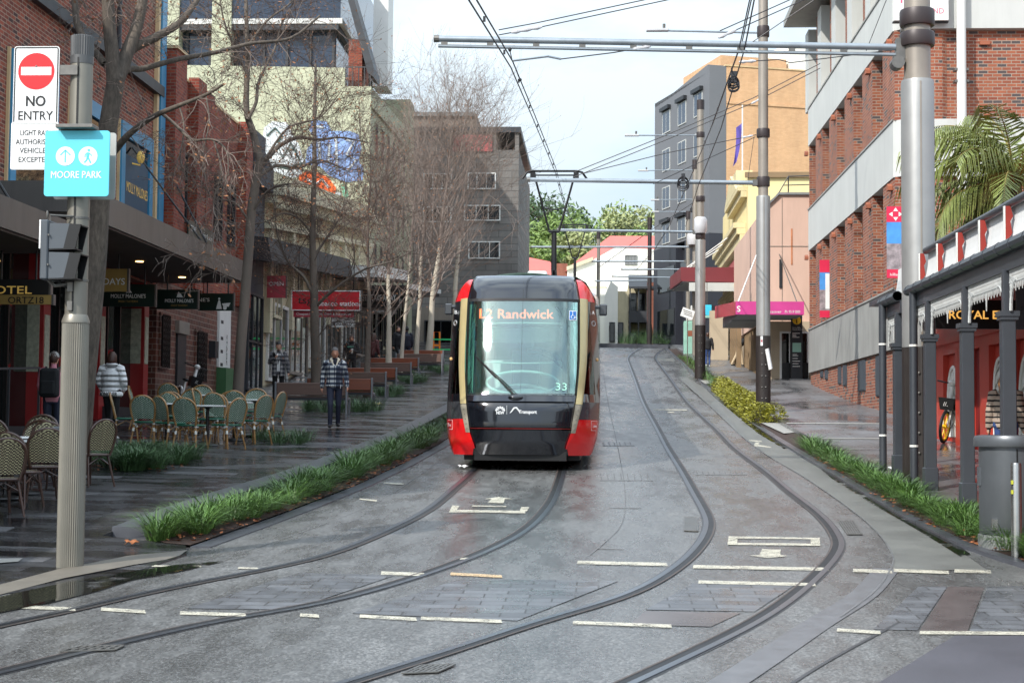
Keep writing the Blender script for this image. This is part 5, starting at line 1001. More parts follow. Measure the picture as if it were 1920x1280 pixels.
def palm():
    c = PY(1902, 352, 29); b = (c.x, c.y, g3(c.x, c.y)); t = thing('palm_tree', b, 'palm tree with drooping feathery fronds rising behind the pub roof', 'palm tree')
    part('trunk', 'bark_dark', t, lambda m: m.tube([b, (c.x, c.y, c.z - .8), (c.x, c.y, c.z + .1)], [.2, .17, .12], 10))
    fr = [(172, 2.9, 1.05), (188, 2.9, .7), (165, 2.7, .42), (200, 2.5, .2), (178, 2.4, .05), (150, 2.9, 1.3), (110, 2.9, 1.5), (60, 2.9, 1.0), (20, 3, .7), (330, 3, .6), (290, 2.8, .9), (250, 2.6, .4), (225, 2.7, .8), (160, 2.2, -.25), (195, 2.1, -.35), (240, 2.8, 1.35), (210, 2.9, 1.1), (182, 2.0, -.6)]
    for az, ln, el in fr:
        d = Vector((math.cos(RD(az)), math.sin(RD(az)), 0)); sp = []; p = c.copy(); e = el; n = 16; ln *= .8
        for i in range(n + 1): sp.append(p.copy()); p = p + (d * math.cos(e) + Vector((0, 0, math.sin(e)))) * ln / n; e -= 1.7 / n * (.6 + i / n * .9)
        fo = part('frond', 'palm_stem', t, lambda m: m.tube(sp, [.022 * (1 - i / (n + 3)) for i in range(n + 1)], 5)); mb = MB(); sd = Vector((-d.y, d.x, 0))
        for i in range(1, int(n * 3.2)):
            f = i / 3.2; k = int(f); q = sp[k].lerp(sp[min(k + 1, n)], f - k); tg = (sp[min(k + 1, n)] - sp[max(k - 1, 0)]).normalized(); L_ = .74 * math.sin(min(1, f / n + .12) * math.pi * .9) ** .6 + .12
            for s in (-1, 1):
                dr = (sd * s * .6 + tg * .55 + Vector((0, 0, -.28 + U(-.2, .2)))).normalized(); m1 = q + dr * L_ * .5; m2 = q + dr * L_ * .75 + Vector((0, 0, -L_ * .42)); wv = tg * .019
                mb.add([q - wv * .6, q + wv * .6, m1 + wv, m1 - wv, m2 + wv * .2, m2 - wv * .2], [(0, 1, 2, 3), (3, 2, 4, 5)])
        mb.build('leaflets', 'palm_leaf', fo, uv=False)
palm()
mb = MB()
for i in range(34): x = U(1.4, 4.6); yy = U(107, 110.5) ; tussock(mb, (x, yy, prof(yy) + .1), .8, U(.5, 1.3), 40)
tag(mb.build('garden_planting', 'grass_dark', uv=False), 'dark garden planting in front of the far terrace houses', 'plants', kind='stuff')
# ------------------------------------------------------------------ the tram
mat('tram_black', (20, 22, 28), .12, 0, .06, 1.5, coat=1)
mat('tram_grey', (62, 64, 68), .25, 0, .08, 2, coat=.6)
mat('tram_red', (222, 26, 30), .22, 0, .05, 2, coat=.8)
mat('tram_gold', (206, 188, 138), .35, .3, .06, 3, coat=.3)
mat('tram_gold_worn', (172, 164, 146), .45, .3, .2, 9, stain=.3)
mat('tram_roof', (206, 208, 208), .5, 0, .06, 1)
mat('rubber', (16, 16, 17), .6)
mat('cab_pale', (158, 196, 184), .7, 0, .06, 1)
mat('cab_light', (206, 222, 218), .6, 0, .05, 1)
mat('cab_dark', (34, 42, 44), .6, 0, .1, 2)
mat('cab_dash', (128, 142, 146), .5, 0, .2, 3)
mat('cab_seat', (38, 84, 96), .8)
mat('led_orange', (255, 112, 64), .5, emit=1.25, var=0)
mat('decal_white', (226, 228, 228), .5)
mat('decal_mint', (170, 226, 206), .5)
mat('decal_blue', (30, 110, 190), .4)
mat('panto_black', (24, 24, 27), .45, .2, .1, 4)
mat('lamp_amber', (220, 170, 110), .3)
glass_clear('tram_windscreen', (.76, .91, .87), .11, .02, .08); glass_clear('tram_side_glass', (.62, .84, .78), .06)
TX = -1.335; TY = 26.9; TZ = prof(27.4) + .06
TR = thing('tram', (TX, TY, TZ), 'red and black tram with gold pillars running towards the camera on the left track', 'tram')
def tp(px, py): return (px - 983) / 108.0, (880 - py) / 108.0
HWK = [(.18, 1.17), (.24, 1.22), (.5, 1.30), (.8, 1.335), (1.2, 1.34), (1.8, 1.33), (2.4, 1.30), (2.9, 1.25), (3.05, 1.19), (3.2, 1.08), (3.31, .94)]
RKK = [(.18, .16), (.4, .05), (.7, 0), (1.0, .03), (1.1, .07), (1.22, .16), (1.6, .27), (2.0, .40), (2.5, .58), (2.9, .74), (3.1, .86), (3.25, 1.02), (3.36, 1.25)]
def hw(z): return lerpk(HWK, z)
def rake(z): return lerpk(RKK, z)
def S(x, z, off=0):
    u = abs(x) / 1.34; y = rake(z) + .16 * u * u + .9 * u ** 5
    return Vector((TX + x, TY + y - off, TZ + z))
def panel(name, m, zs, fl, fr, off=0, nu=14, nv=14, par=None, th=.02):
    mb = MB(); z0, z1 = zs
    mb.shell(lambda u, v: S(fl(z0 + (z1 - z0) * v) * (1 - u) + fr(z0 + (z1 - z0) * v) * u, z0 + (z1 - z0) * v, off), nu, nv, (0, th, 0))
    return mb.build(name, m, par or TR, smooth=50)
GO = [(.30, -.80), (.36, -.815), (.57, -.93), (1.06, -1.045), (1.2, -1.062), (1.5, -1.09), (1.75, -1.11), (2.1, -1.122), (2.92, -1.122)]
GI = [(.30, -.77), (.36, -.78), (.57, -.855), (1.06, -.93), (1.2, -.95), (1.5, -.975), (1.75, -.99), (2.1, -.995), (2.92, -.985)]
go = lambda z: lerpk(GO, z); gi = lambda z: lerpk(GI, z)
ng = lambda f: (lambda z: -f(z))
# black nose, mask and skirts
nose = panel('nose_panel', 'tram_black', (.66, 1.19), gi, ng(gi), .0, 24, 10)
part('trim_line', 'pub_red_dark', nose, lambda m: m.shell(lambda u, v: S(gi(.64) * (1 - 2 * u) * .985, .635 + .012 * v, .002), 24, 1, (0, .02, 0)))
LBK = [(.19, -.815), (.27, -.80), (.35, -.79), (.57, -.855), (.8, -.90)]
panel('lower_bumper', 'tram_black', (.2, .615), lambda z: lerpk(LBK, z) + .006, lambda z: -lerpk(LBK, z) - .006, 0, 24, 12)
panel('windscreen_ledge', 'tram_black', (1.1, 1.2), lambda z: gi(z) + .02, lambda z: -gi(z) - .02, .035, 24, 3)
mask = panel('roof_mask', 'tram_black', (2.9, 3.34), lambda z: lerpk([(2.9, -.985), (3.2, -.93), (3.34, -.86)], z), lambda z: lerpk([(2.9, .985), (3.2, .93), (3.34, .86)], z), 0, 24, 8)
part('seam', 'rubber', mask, lambda m: m.tube([S(0, z, .003) for z in (2.91, 3.05, 3.2, 3.3)], .004, 4))
ws = panel('windscreen', 'tram_windscreen', (1.2, 2.88), lambda z: gi(z) + .012, lambda z: -gi(z) - .012, .0, 26, 22, th=.006)
fr = MB()
for f, g in ((lambda z: gi(z) + .012, lambda z: gi(z) + .035), (lambda z: -gi(z) - .035, lambda z: -gi(z) - .012)): fr.grid(lambda u, v: S(f(1.2 + 1.68 * v) * (1 - u) + g(1.2 + 1.68 * v) * u, 1.2 + 1.68 * v, .003), 3, 20)
fr.grid(lambda u, v: S(gi(1.2) * (1 - 2 * u), 1.19 + .05 * v, .004), 20, 2); fr.grid(lambda u, v: S(gi(2.88) * (1 - 2 * u), 2.85 + .05 * v, .004), 20, 2)
fr.build('gasket', 'rubber', ws); part('seam', 'rubber', ws, lambda m: m.tube([S(.0, z, .004) for z in (1.25, 1.6, 2.0, 2.5, 2.86)], .0025, 4))
for s in (-1, 1):
    q = (lambda f: f) if s < 0 else ng
    a, b = (q(go), q(gi)) if s < 0 else (q(gi), q(go))
    p_ = panel('gold_pillar', 'tram_gold', (1.06, 2.92), a, b, .035, 4, 20, th=.05)
    pw = panel('gold_pillar_foot', 'tram_gold_worn', (.57, 1.05), a, b, .035, 4, 8, th=.05); part('rivet', 'steel_dull', pw, lambda m: [m.ell(S((a(z) + b(z)) / 2, z, .037), (.012, .008, .012), 8, 4) for z in (.64, .72, .8, .88, .96)])
    panel('red_pillar_tip', 'tram_red', (.3, .565), a, b, .035, 4, 5, th=.05)
    e = (lambda z: -hw(z) + .001) if s < 0 else (lambda z: hw(z) - .001)
    def sp(name, m, zs, fa, off=0, nv=6): return panel(name, m, zs, *((e, fa) if s < 0 else (fa, e)), off, 8, nv)
    c_ = sp('red_corner', 'tram_red', (.19, .8), q(lambda z: lerpk(LBK, z)), 0, 16)
    part('number_frame', 'decal_white', c_, lambda m: (m.tube([S(s * x, z, .006) for x, z in ((1.29, .78), (1.2, .78), (1.2, .62), (1.27, .62))], .004, 4), m.text('Tree', .08, S(s * 1.25, .67, .03), (1, 0, 0), (0, 0, 1), fit=.08)))
    sp('grey_corner', 'tram_grey', (.802, 1.10), q(lambda z: go(z) - .004), 0, 4)
    wp = sp('corner_pillar', 'tram_black', (1.102, 2.88), q(lambda z: lerpk([(1.1, -1.27), (1.25, -1.262), (2.1, -1.19), (2.88, -1.126)], z)), .004, 12)
    wi = panel('corner_window', 'tram_side_glass', (1.24, 2.86), *((lambda z: lerpk([(1.2, -1.27), (2.1, -1.195), (2.88, -1.128)], z), lambda z: go(z) - .003) if s < 0 else (lambda z: -go(z) + .003, lambda z: lerpk([(1.2, 1.27), (2.1, 1.195), (2.88, 1.128)], z))), 0, 5, 12, th=.006)
    sp('window_sill', 'tram_black', (1.102, 1.24), q(lambda z: go(z) - .004), .002, 2)
    hc = panel('red_roof_corner', 'tram_red', (2.885, 3.27), *((lambda z: -hw(z) + .001, lambda z: lerpk([(2.88, -.99), (3.2, -.935), (3.3, -.9)], z)) if s < 0 else (lambda z: lerpk([(2.88, .99), (3.2, .935), (3.3, .9)], z), lambda z: hw(z) - .001)), .006, 6, 8)
    part('letter', 'decal_white', wp, lambda m: (m.text('B' if s < 0 else 'A', .09, S(s * 1.215, 2.66, .06), (1, 0, 0), (0, 0, 1), fit=.045), m.tube([S(s * 1.225 + .032 * math.cos(i * .66), 2.5 + .045 * math.sin(i * .66), .02) for i in range(11)], .004, 4)))
    part('marker_lamp', 'lamp_amber', wp, lambda m: m.ell(S(s * 1.285, 1.86, .01), (.03, .02, .03), 10, 6))
    mc = part('camera_pod', 'tram_grey', TR, lambda m: (m.obox(S(s * 1.33, 2.78) + Vector((s * .06, .1, 0)), (.07, 0, 0), (0, .1, 0), (0, 0, .1)), m.obox(S(s * 1.28, 2.82) + Vector((0, .15, 0)), (.06, 0, 0), (0, .03, 0), (0, 0, .03))), bevel=.02)
part('roof_front', 'tram_roof', TR, lambda m: m.grid(lambda u, v: Vector((TX + (u - .5) * 1.8 * (1 - .0 * v), TY + 1.28 + .05 + v * 2 + .55 * abs(2 * u - 1) ** 2 * (1 - v), TZ + 3.35 + .05 * (1 - (2 * u - 1) ** 2) - .04 * abs(2 * u - 1) ** 2 + v * .13 * .55)), 12, 6))
# wipers
wpr = part('wiper', 'rubber', TR, lambda m: (m.tube([S(-.10, 1.21, .05), S(-.35, 1.45, .05), S(-.62, 1.72, .05)], .014, 5), m.tube([S(-.06, 1.22, .06), S(-.2, 1.36, .06), S(-.5, 1.62, .06)], .008, 4))); part('blade', 'rubber', wpr, lambda m: m.bar(S(-.42, 1.50, .035), S(-.78, 1.86, .035), .012, .03))
part('wiper_cap', 'tram_black', TR, lambda m: m.ell(S(-.08, 1.16, .03), (.13, .06, .06)), smooth=True)
# writing and marks
def dtext(body, size, x, z, m, off=.012, fit=None, bold=0, up=None, name='lettering', par=None, align='CENTER'):
    t_ = (S(x, z + .02) - S(x, z - .02)).normalized(); r_ = (S(x + .02, z) - S(x - .02, z)).normalized()
    return part(name, m, par or TR, lambda q: q.text(body, size, S(x, z, off), r_, t_, depth=.0, fit=fit, bold=bold, align=align))
dtext('33', .19, .685, 1.295, 'decal_mint', fit=.2)
dtext('Transport', .085, .13, .895, 'decal_white', par=nose, fit=.30, bold=.02)
part('emblem', 'decal_white', nose, lambda m: ([m.prism([S(-.335 + .02 * math.cos(a), .95 + .0 + .015 * math.sin(a), .012), S(-.335 + .08 * math.cos(a - .2), .945 + .06 * math.sin(a - .2), .012), S(-.335 + .085 * math.cos(a), .945 + .07 * math.sin(a), .012), S(-.335 + .08 * math.cos(a + .2), .945 + .06 * math.sin(a + .2), .012)], (0, -.001, 0)) for a in [math.pi * (.0 + i / 6) for i in range(7)]], m.text('NSW', .075, S(-.335, .88, .012), (1, 0, 0), (0, 0, 1), fit=.13, bold=.03, depth=0), m.box(TX - .225, TX - .22, S(-.22, .9).y - .012, S(-.22, .9).y - .01, TZ + .88, TZ + 1.03),
     m.tube([S(-.17, .9, .012), S(-.14, .93, .012), S(-.1, .985, .012), S(-.06, .99, .012), S(-.03, .955, .012), S(-.0, .905, .012)], [.006, .013, .018, .018, .014, .006], 5)))
st_ = part('access_sticker', 'decal_white', TR, lambda m: m.shell(lambda u, v: S(.80 + .13 * u, 2.52 + .17 * v, .008), 3, 3, (0, .003, 0))); part('blue_field', 'decal_blue', st_, lambda m: m.shell(lambda u, v: S(.81 + .11 * u, 2.532 + .146 * v, .011), 3, 3, (0, .002, 0)))
part('wheelchair_symbol', 'decal_white', st_, lambda m: (m.tube([S(.87 + .033 * math.cos(a), 2.58 + .033 * math.sin(a), .014) for a in [2.4 + i * .35 for i in range(13)]], .006, 4), m.tube([S(.862, 2.64, .014), S(.865, 2.6, .014), S(.895, 2.595, .014), S(.91, 2.56, .014)], .007, 4), m.ell(S(.86, 2.66, .014), (.012, .004, .012), 8, 4)))
# destination display: lit dots
def led():
    mbt = MB(); mbt.text('L2 Randwick', 1, (0, 0, 0), (1, 0, 0), (0, 0, 1), depth=0, align='LEFT', bold=.02)
    xs_ = [v[0] for v in mbt.v]; wd = max(xs_)
    mb = MB(); mb.text('L2 Randwick', .235, S(-.12, 2.545, -.10), (1, 0, 0), (0, .18, 1), depth=0, fit=1.28, bold=.012); o = mb.build('destination_text', 'led_orange', TR)
    part('display_case', 'cab_dark', TR, lambda m: m.box(TX - .8, TX + .8, TY + 1.12, TY + 1.3, TZ + 2.44, TZ + 2.46)); return o
led()
# cab interior
part('cab_floor', 'cab_dark', TR, lambda m: m.box(TX - 1.15, TX + 1.15, TY + .55, TY + 2.6, TZ + .9, TZ + .95))
part('dashboard', 'cab_dash', TR, lambda m: (m.box(TX - .95, TX + .95, TY + .42, TY + .8, TZ + .95, TZ + 1.2), m.ell((TX + .15, TY + .75, TZ + 1.2), (.5, .22, .14)), m.tube([(TX - .62 + i * .1, TY + .72 - .02 * abs(i - 6), TZ + 1.24 + .012 * (36 - (i - 6) ** 2) * .35) for i in range(13)], .03, 6)), smooth=40)
part('partition', 'cab_light', TR, lambda m: (m.box(TX - 1.2, TX + 1.2, TY + 2.5, TY + 2.55, TZ + .95, TZ + 1.9), m.box(TX - 1.2, TX - .75, TY + 2.5, TY + 2.55, TZ + 1.9, TZ + 3.1), m.box(TX + .75, TX + 1.2, TY + 2.5, TY + 2.55, TZ + 1.9, TZ + 3.1), m.box(TX - .74, TX + .74, TY + 2.5, TY + 2.55, TZ + 2.5, TZ + 3.1)))
part('cab_ceiling', 'cab_pale', TR, lambda m: m.box(TX - 1.1, TX + 1.1, TY + 1.35, TY + 2.6, TZ + 3.1, TZ + 3.14)); part('driver_seat', 'cab_seat', TR, lambda m: (m.box(TX - .26, TX + .26, TY + 1.5, TY + 2.0, TZ + 1.25, TZ + 1.4), m.box(TX - .25, TX + .25, TY + 1.95, TY + 2.1, TZ + 1.4, TZ + 2.05), m.box(TX - .14, TX + .14, TY + 1.98, TY + 2.08, TZ + 2.06, TZ + 2.3)), bevel=.05, seg=2)
for s in (-1, 1): part('grab_rail', 'rubber', TR, lambda m: m.tube([(TX + s * .8, TY + 1.0, TZ + 1.2), (TX + s * .86, TY + 1.15, TZ + 1.9), (TX + s * .7, TY + 1.35, TZ + 2.6), (TX + s * .55, TY + 1.4, TZ + 2.8)], .022, 6))
for s in (-1, 1): part('cab_post', 'cab_pale', TR, lambda m: m.bar((TX + s * 1.06, TY + .95, TZ + 1.2), (TX + s * 1.04, TY + 1.35, TZ + 2.85), .08, .05))
part('sun_blind', 'cab_dark', TR, lambda m: m.grid(lambda u, v: S(-.85 + 1.5 * u, 2.16 + .26 * v - .05 * math.sin(u * math.pi), -.16), 8, 3))
part('blind_frame', 'cab_light', TR, lambda m: m.tube([S(x, z, -.13) for x, z in ((-.72, 1.78), (.0, 1.76), (.72, 1.78), (.74, 2.2), (.72, 2.46), (.0, 2.47), (-.72, 2.46), (-.74, 2.2), (-.72, 1.78))], .011, 5))
part('dash_surround', 'cab_light', TR, lambda m: m.tube([S(.02 + .62 * math.cos(a), 1.42 + .2 * math.sin(a), -.16) for a in [i * math.pi / 12 for i in range(25)]], .022, 6))
for s in (-1, 1):
    part('cab_pillar', 'cab_dark', TR, lambda m: m.shell(lambda u, v: S(s * (.70 + .10 * u - .02 * v), 1.24 + 1.5 * v, -.06), 2, 10, (0, .02, 0))); part('cab_lining', 'cab_pale', TR, lambda m: m.shell(lambda u, v: S(s * (.83 + .09 * u), 1.24 + 1.56 * v, -.05), 2, 10, (0, .02, 0)))
part('reflection_arc', 'cab_dark', TR, lambda m: (m.tube([S(x, z, -.05) for x, z in ((.1, 2.0), (.3, 2.02), (.55, 1.92), (.72, 1.78))], .02, 6), m.tube([S(x, z, -.05) for x, z in ((.1, 1.92), (.3, 1.93), (.52, 1.84), (.7, 1.68))], .02, 6), m.tube([S(.1, 2.0, -.05), S(.1, 1.92, -.05)], .015, 5), m.tube([S(.36, 2.0, -.05), S(.36, 1.92, -.05)], .012, 5)))  # dark tubes added in place of an arm mirrored in the windscreen
# underframe and body
part('underframe', 'groove_black', TR, lambda m: (m.box(TX - 1.0, TX + 1.0, TY + .75, TY + 5, TZ + .1, TZ + .3), m.box(TX - .78, TX + .78, TY + .22, TY + .74, TZ + .1, TZ + .26)))
SEC = [(-1.17, .18), (-1.3, .5), (-1.335, .8), (-1.34, 1.2), (-1.33, 1.8), (-1.25, 2.9), (-1.08, 3.2), (-.9, 3.31), (0, 3.36), (.9, 3.31), (1.08, 3.2), (1.25, 2.9), (1.33, 1.8), (1.34, 1.2), (1.335, .8), (1.3, .5), (1.17, .18)]
def body(y0, y1, first, par):
    mb = MB(); n = max(int((y1 - y0) / 1.1), 2); rows = []
    for i in range(n + 1):
        y = y0 + (y1 - y0) * i / n; row = []
        for x, z in SEC:
            yy = y if (i or not first) else TY + rake(min(z, 3.36)) + 1.06
            row.append((TX + x, yy, prof(max(yy, 27.4)) + .06 + z))
        rows.append(row)
    k = len(SEC); mb.v = [p for r in rows for p in r]
    for i in range(n):
        for j in range(k - 1):
            mb.f.append((i * k + j, i * k + j + 1, (i + 1) * k + j + 1, (i + 1) * k + j)[::-1]); zz = max(SEC[j][1], SEC[j + 1][1]); z2 = min(SEC[j][1], SEC[j + 1][1])
            mb.m.append(0 if zz <= .81 else 1 if zz <= 1.21 else 2 if zz <= 2.91 else 0 if zz < 3.25 else 3)
    mb.f += [tuple(range(k)), tuple(n * k + j for j in range(k))[::-1]][0 if not first else 1:]; mb.m += [2] * (len(mb.f) - len(mb.m))
    o = mb.build('car_body', ['tram_red', 'tram_grey', 'tram_black', 'tram_roof'], par, smooth=35)
    for s in (-1, 1):
        for i in range(int((y1 - y0) / 1.6)):
            ya = y0 + .9 + i * 1.6; yb = ya + 1.3
            if yb > y1 - .3: break
            w_ = MB(); dr = i % 2 == 0
            w_.add([(TX + s * 1.347, ya, prof(ya) + 1.3), (TX + s * 1.347, yb, prof(yb) + 1.3), (TX + s * 1.285, yb, prof(yb) + 2.7), (TX + s * 1.285, ya, prof(ya) + 2.7)], [(0, 1, 2, 3)]); w_.build('window', 'glass_dark', o)
    return o
y = TY + 1.0; first = True
for c in range(5):
    y1 = TY + 33 * (c + 1) / 5 - .5; body(max(y, TY + 2.6) if not first else TY + 1.2, y1, first, TR); first = False
    if c < 4: part('gangway_bellows', 'rubber', TR, lambda m: m.box(TX - 1.15, TX + 1.15, y1 + .01, y1 + .49, prof(y1) + .3, prof(y1) + 3.15))
    y = y1 + .5
y = TY + 34.2
for c in range(5):
    y1 = TY + 34 + 33 * (c + 1) / 5 - .5; body(y, y1, False, TR)
    if c < 4: part('gangway_bellows', 'rubber', TR, lambda m: m.box(TX - 1.15, TX + 1.15, y1 + .01, y1 + .49, prof(y1) + .3, prof(y1) + 3.15))
    y = y1 + .5
for (yy, x0, x1, h, m_) in ((32.5, -.15, .25, .24, 'tram_roof'), (34, -.95, -.05, .14, 'panto_black'), (36, -.9, .9, .2, 'tram_roof'), (43, .1, .5, .34, 'panto_black')):
    part('roof_box', m_, TR, lambda m: m.box(TX + x0, TX + x1, yy, yy + 1.4, prof(yy) + 3.3, prof(yy) + 3.36 + h), bevel=.03)
def panto(Y, lbl):
    z = prof(Y) + 3.36; top = PY(1040, 322, 46).z - prof(46) + prof(Y); k = part('pantograph', 'panto_black', TR, lambda m: m.tube([(TX, Y + 1.9, z + .1), (TX, Y - .2, z + .75), (TX, Y - .1, top - 2.1 + .3)], [.1, .085, .08], 8))
    zb = top - 2.05 + .3; part('base_frame', 'panto_black', k, lambda m: (m.box(TX - .55, TX + .55, Y - .4, Y + 2, z + .1, z + .18), [m.lathe([(.07, 0), (.05, .06), (.07, .12)], (TX + a, Y + b, z), 8) for a in (-.45, .45) for b in (-.3, 1.9)]))
    for s in (-1, 1): part('upper_arm', 'panto_black', k, lambda m: (m.tube([(TX + s * .14, Y - .1, zb), (TX + s * .58, Y - .1, top - .12)], .035, 6)))
    part('cross_tube', 'panto_black', k, lambda m: (m.tube([(TX - .3, Y - .1, zb + .68), (TX, Y - .14, zb + .62), (TX + .3, Y - .1, zb + .68)], .022, 6), m.tube([(TX - .16, Y - .1, zb), (TX + .16, Y - .1, zb)], .05, 6)))
    part('collector_head', 'panto_black', k, lambda m: (m.tube([(TX - .93, Y - .1, top - .22), (TX - .8, Y - .1, top - .04), (TX - .65, Y - .1, top + .0), (TX + .65, Y - .1, top + .0), (TX + .8, Y - .1, top - .04), (TX + .93, Y - .1, top - .22)], .035, 6), m.tube([(TX - .62, Y - .1, top - .12), (TX + .62, Y - .1, top - .12)], .025, 6), m.box(TX - .7, TX - .55, Y - .2, Y + .1, top - .2, top - .05), m.box(TX + .55, TX + .7, Y - .2, Y + .1, top - .2, top - .05)))
panto(46, 'a'); panto(84, 'b')
for s in (-1, 1):
    for yy in (TY + 2.4, TY + 4.2): part('wheel', 'rubber', TR, lambda m: m.lathe([(.3, -.06), (.31, 0), (.3, .06)], (0, 0, 0), 20) or m.v.__setitem__(slice(None), [(TX + s * .72 + p[2], yy + p[0], prof(yy) + .3 + p[1]) for p in m.v]))
# ------------------------------------------------------------------ poles, arms, overhead wires
mat('pole_steel', (158, 158, 156), .42, .5, .08, 2, stain=.1)
mat('pole_bronze', (146, 138, 128), .42, .35, .1, 2)
mat('pole_dark', (50, 45, 43), .45, .2, .12, 3, stain=.15)
mat('collar_dark', (58, 50, 50), .45, .2, .1, 3)
mat('galvanised', (150, 158, 164), .42, .6, .1, 5)
mat('wire_dark', (40, 40, 44), .5)
mat('porcelain', (190, 190, 192), .3)
mat('fluted_metal', (132, 128, 118), .42, .4, .06, 4, stain=.1)
mat('fluted_cap', (92, 92, 92), .4, .4)
def lathe_part(name, m, par, pr, c, n=24, rip=0, smooth=40): return part(name, m, par, lambda q: q.lathe(pr, c, n, True, rip), smooth=smooth)
def tram_pole(lbl, px, Y, base_y, cuts, collars, rb, rs, ru, top, fl=0):
    x = PY(px, 500, Y).x; z0 = g3(x, Y) - .1; zz = lambda py: PY(px, py, Y).z; t = thing('tram_pole', (x, Y, z0), lbl, 'pole', 'poles along the right-hand tram track')
    c = (x, Y, 0); zb, zs = zz(cuts[0]), zz(cuts[1]); zt = top if top else zz(-100)
    lathe_part('base', 'pole_dark', t, [(rb, z0), (rb, zb)], c, 32, .05 if fl else 0); lathe_part('sleeve', 'pole_steel', t, [(rs, zb + .005), (rs, zs - .05), (rs * .97, zs)], c)
    lathe_part('upper_shaft', 'pole_bronze', t, [(ru, zs), (ru * .98, zt)], c)
    for a, b, r in collars: lathe_part('collar', 'collar_dark', t, [(r * .96, zz(b)), (r, zz(b) + .03), (r, zz(a) - .03), (r * .96, zz(a))], c)
    part('seam', 'pole_bronze', t, lambda m: m.box(x - .012, x + .012, Y - rs - .008, Y - rs + .012, zb + .02, zs - .05)); part('bolts', 'steel_dull', t, lambda m: [m.ell((x + .05 * q, Y - rb - .005, z0 + .5 + .3 * k), (.02, .012, .02), 8, 4) for k in range(5) for q in (-1, 1)])
    return t, x
T1, X1 = tram_pole('thick steel tram pole with two dark collars standing in the verandah gap', 1722, 24.6, 905, (652, 152), ((20, 50, .265), (62, 88, .265)), .255, .25, .2, 13, 1)
T2, X2 = tram_pole('slim steel tram pole rising from the round yellow-green shrub', 1431, 43.5, 765, (630, 368), ((50, 70, .17), (242, 258, .18), (332, 350, .18)), .2, .19, .135, 14.5)
T3, X3 = tram_pole('tram pole with dark cap and lower half, beside the walking man', 1313, 64, 700, (610, 450), ((248, 258, .17), (368, 378, .19), (433, 448, .2)), .215, .205, .145, PY(1313, 190, 64).z)
part('cap', 'collar_dark', T3, lambda m: m.lathe([(.155, PY(1313, 206, 64).z), (.155, PY(1313, 188, 64).z)], (X3, 64, 0), 20)); part('equipment_drum', 'porcelain', T3, lambda m: m.lathe([(.2, PY(1313, 438, 64).z), (.26, PY(1313, 432, 64).z), (.26, PY(1313, 412, 64).z), (.2, PY(1313, 408, 64).z)], (X3, 63.9, 0), 20), smooth=True)
def thin_pole(lbl, px, Y, top, r, m='pole_bronze', low=None):
    x = PY(px, 500, Y).x; t = thing('tram_pole', (x, Y, g3(x, Y)), lbl, 'pole', 'poles along the right-hand tram track'); z0 = g3(x, Y) - .2; zt = PY(px, top, Y).z
    lathe_part('shaft', m, t, [(r, z0 + (1.6 if low else 0)), (r, zt)], (x, Y, 0), 14)
    if low: lathe_part('base', 'pole_dark', t, [(r * 1.2, z0), (r * 1.2, z0 + 1.6)], (x, Y, 0), 14)
    lathe_part('cap', 'collar_dark', t, [(r * 1.15, zt - .5), (r * 1.15, zt)], (x, Y, 0), 14); return t, x
T4, X4 = thin_pole('tall slim tram pole partly hidden behind the dark-capped pole', 1303, 84, 300, .135)
T5, X5 = thin_pole('short slim tram pole left of the white equipment drums, before the grey block', 1290, 96, 396, .12)
T6, X6 = thin_pole('dark thin pole in front of the far terrace balconies', 1218, 106, 408, .14, 'collar_dark', 1)
T7, X7 = thin_pole('thin grey pole in front of the white house, just above the tram roof', 1122, 116, 435, .13)
part('equipment_drum', 'porcelain', T4, lambda m: m.lathe([(.3, PY(1298, 460, 84).z), (.34, PY(1298, 452, 84).z), (.34, PY(1298, 442, 84).z), (.28, PY(1298, 438, 84).z)], (X4 - .1, 83.8, 0), 18), smooth=True)
def arm(lbl, xa, ya, xb, yb, Y, r, double=False, drop=0):
    a, b = PY(xa, ya, Y), PY(xb, yb, Y); t = thing('cantilever_arm', b, lbl, 'overhead arm', 'arms carrying the overhead wires')
    part('tube', 'galvanised', t, lambda m: m.tube([a, b], r, 10), smooth=True); part('end_cap', 'steel_dull', t, lambda m: m.tube([a + Vector((-.02, 0, 0)), a + Vector((.06, 0, 0))], r * 1.15, 10))
    if double:
        d = Vector((0, 0, -.115)); part('lower_tube', 'galvanised', t, lambda m: m.tube([a + d + Vector((.05, 0, 0)), b + d], r * .55, 8), smooth=True)
        part('spacer', 'steel_dull', t, lambda m: [m.box(p.x - .05, p.x + .05, Y - .02, Y + .02, p.z - .12, p.z - .03) for p in [a.lerp(b, k) for k in (.02, .12, .22, .32, .43, .55, .66, .77, .88)]])
        part('clamp', 'steel_dull', t, lambda m: (m.obox(b + Vector((.05, 0, -.03)), (.12, 0, 0), (0, .06, 0), (0, 0, .16)), m.tube([b + Vector((-.05, -.12, -.25)), b + Vector((-.05, .12, -.25))], .1, 14), m.tube([b + Vector((0, 0, .25)), b + Vector((.25, 0, .22))], .03, 6)))
    else: part('clamp', 'steel_dull', t, lambda m: m.obox(b, (.1, 0, 0), (0, .08, 0), (0, 0, .08)))
    return t, a, b
arm('long double tube arm crossing the top of the picture from the thick pole', 816, 73, 1688, 89, 24.6, .05, True)
arm('single tube arm behind the raised pantograph, from the shrub pole', 990, 337, 1418, 343, 43.5, .06)
arm('thin arm level with the joint of the tram pantograph', 1045, 431, 1303, 435, 64, .055); arm('thin arm crossing the white house below the red roof', 995, 463, 1296, 463, 84, .055)
arm('thin arm across the middle of the white house', 1110, 490, 1286, 490, 96, .05); arm('thin arm above the far terrace balcony roof', 1165, 505, 1286, 505, 97.5, .05); arm('lowest thin arm across the far terrace', 1115, 527, 1216, 526, 106, .05)
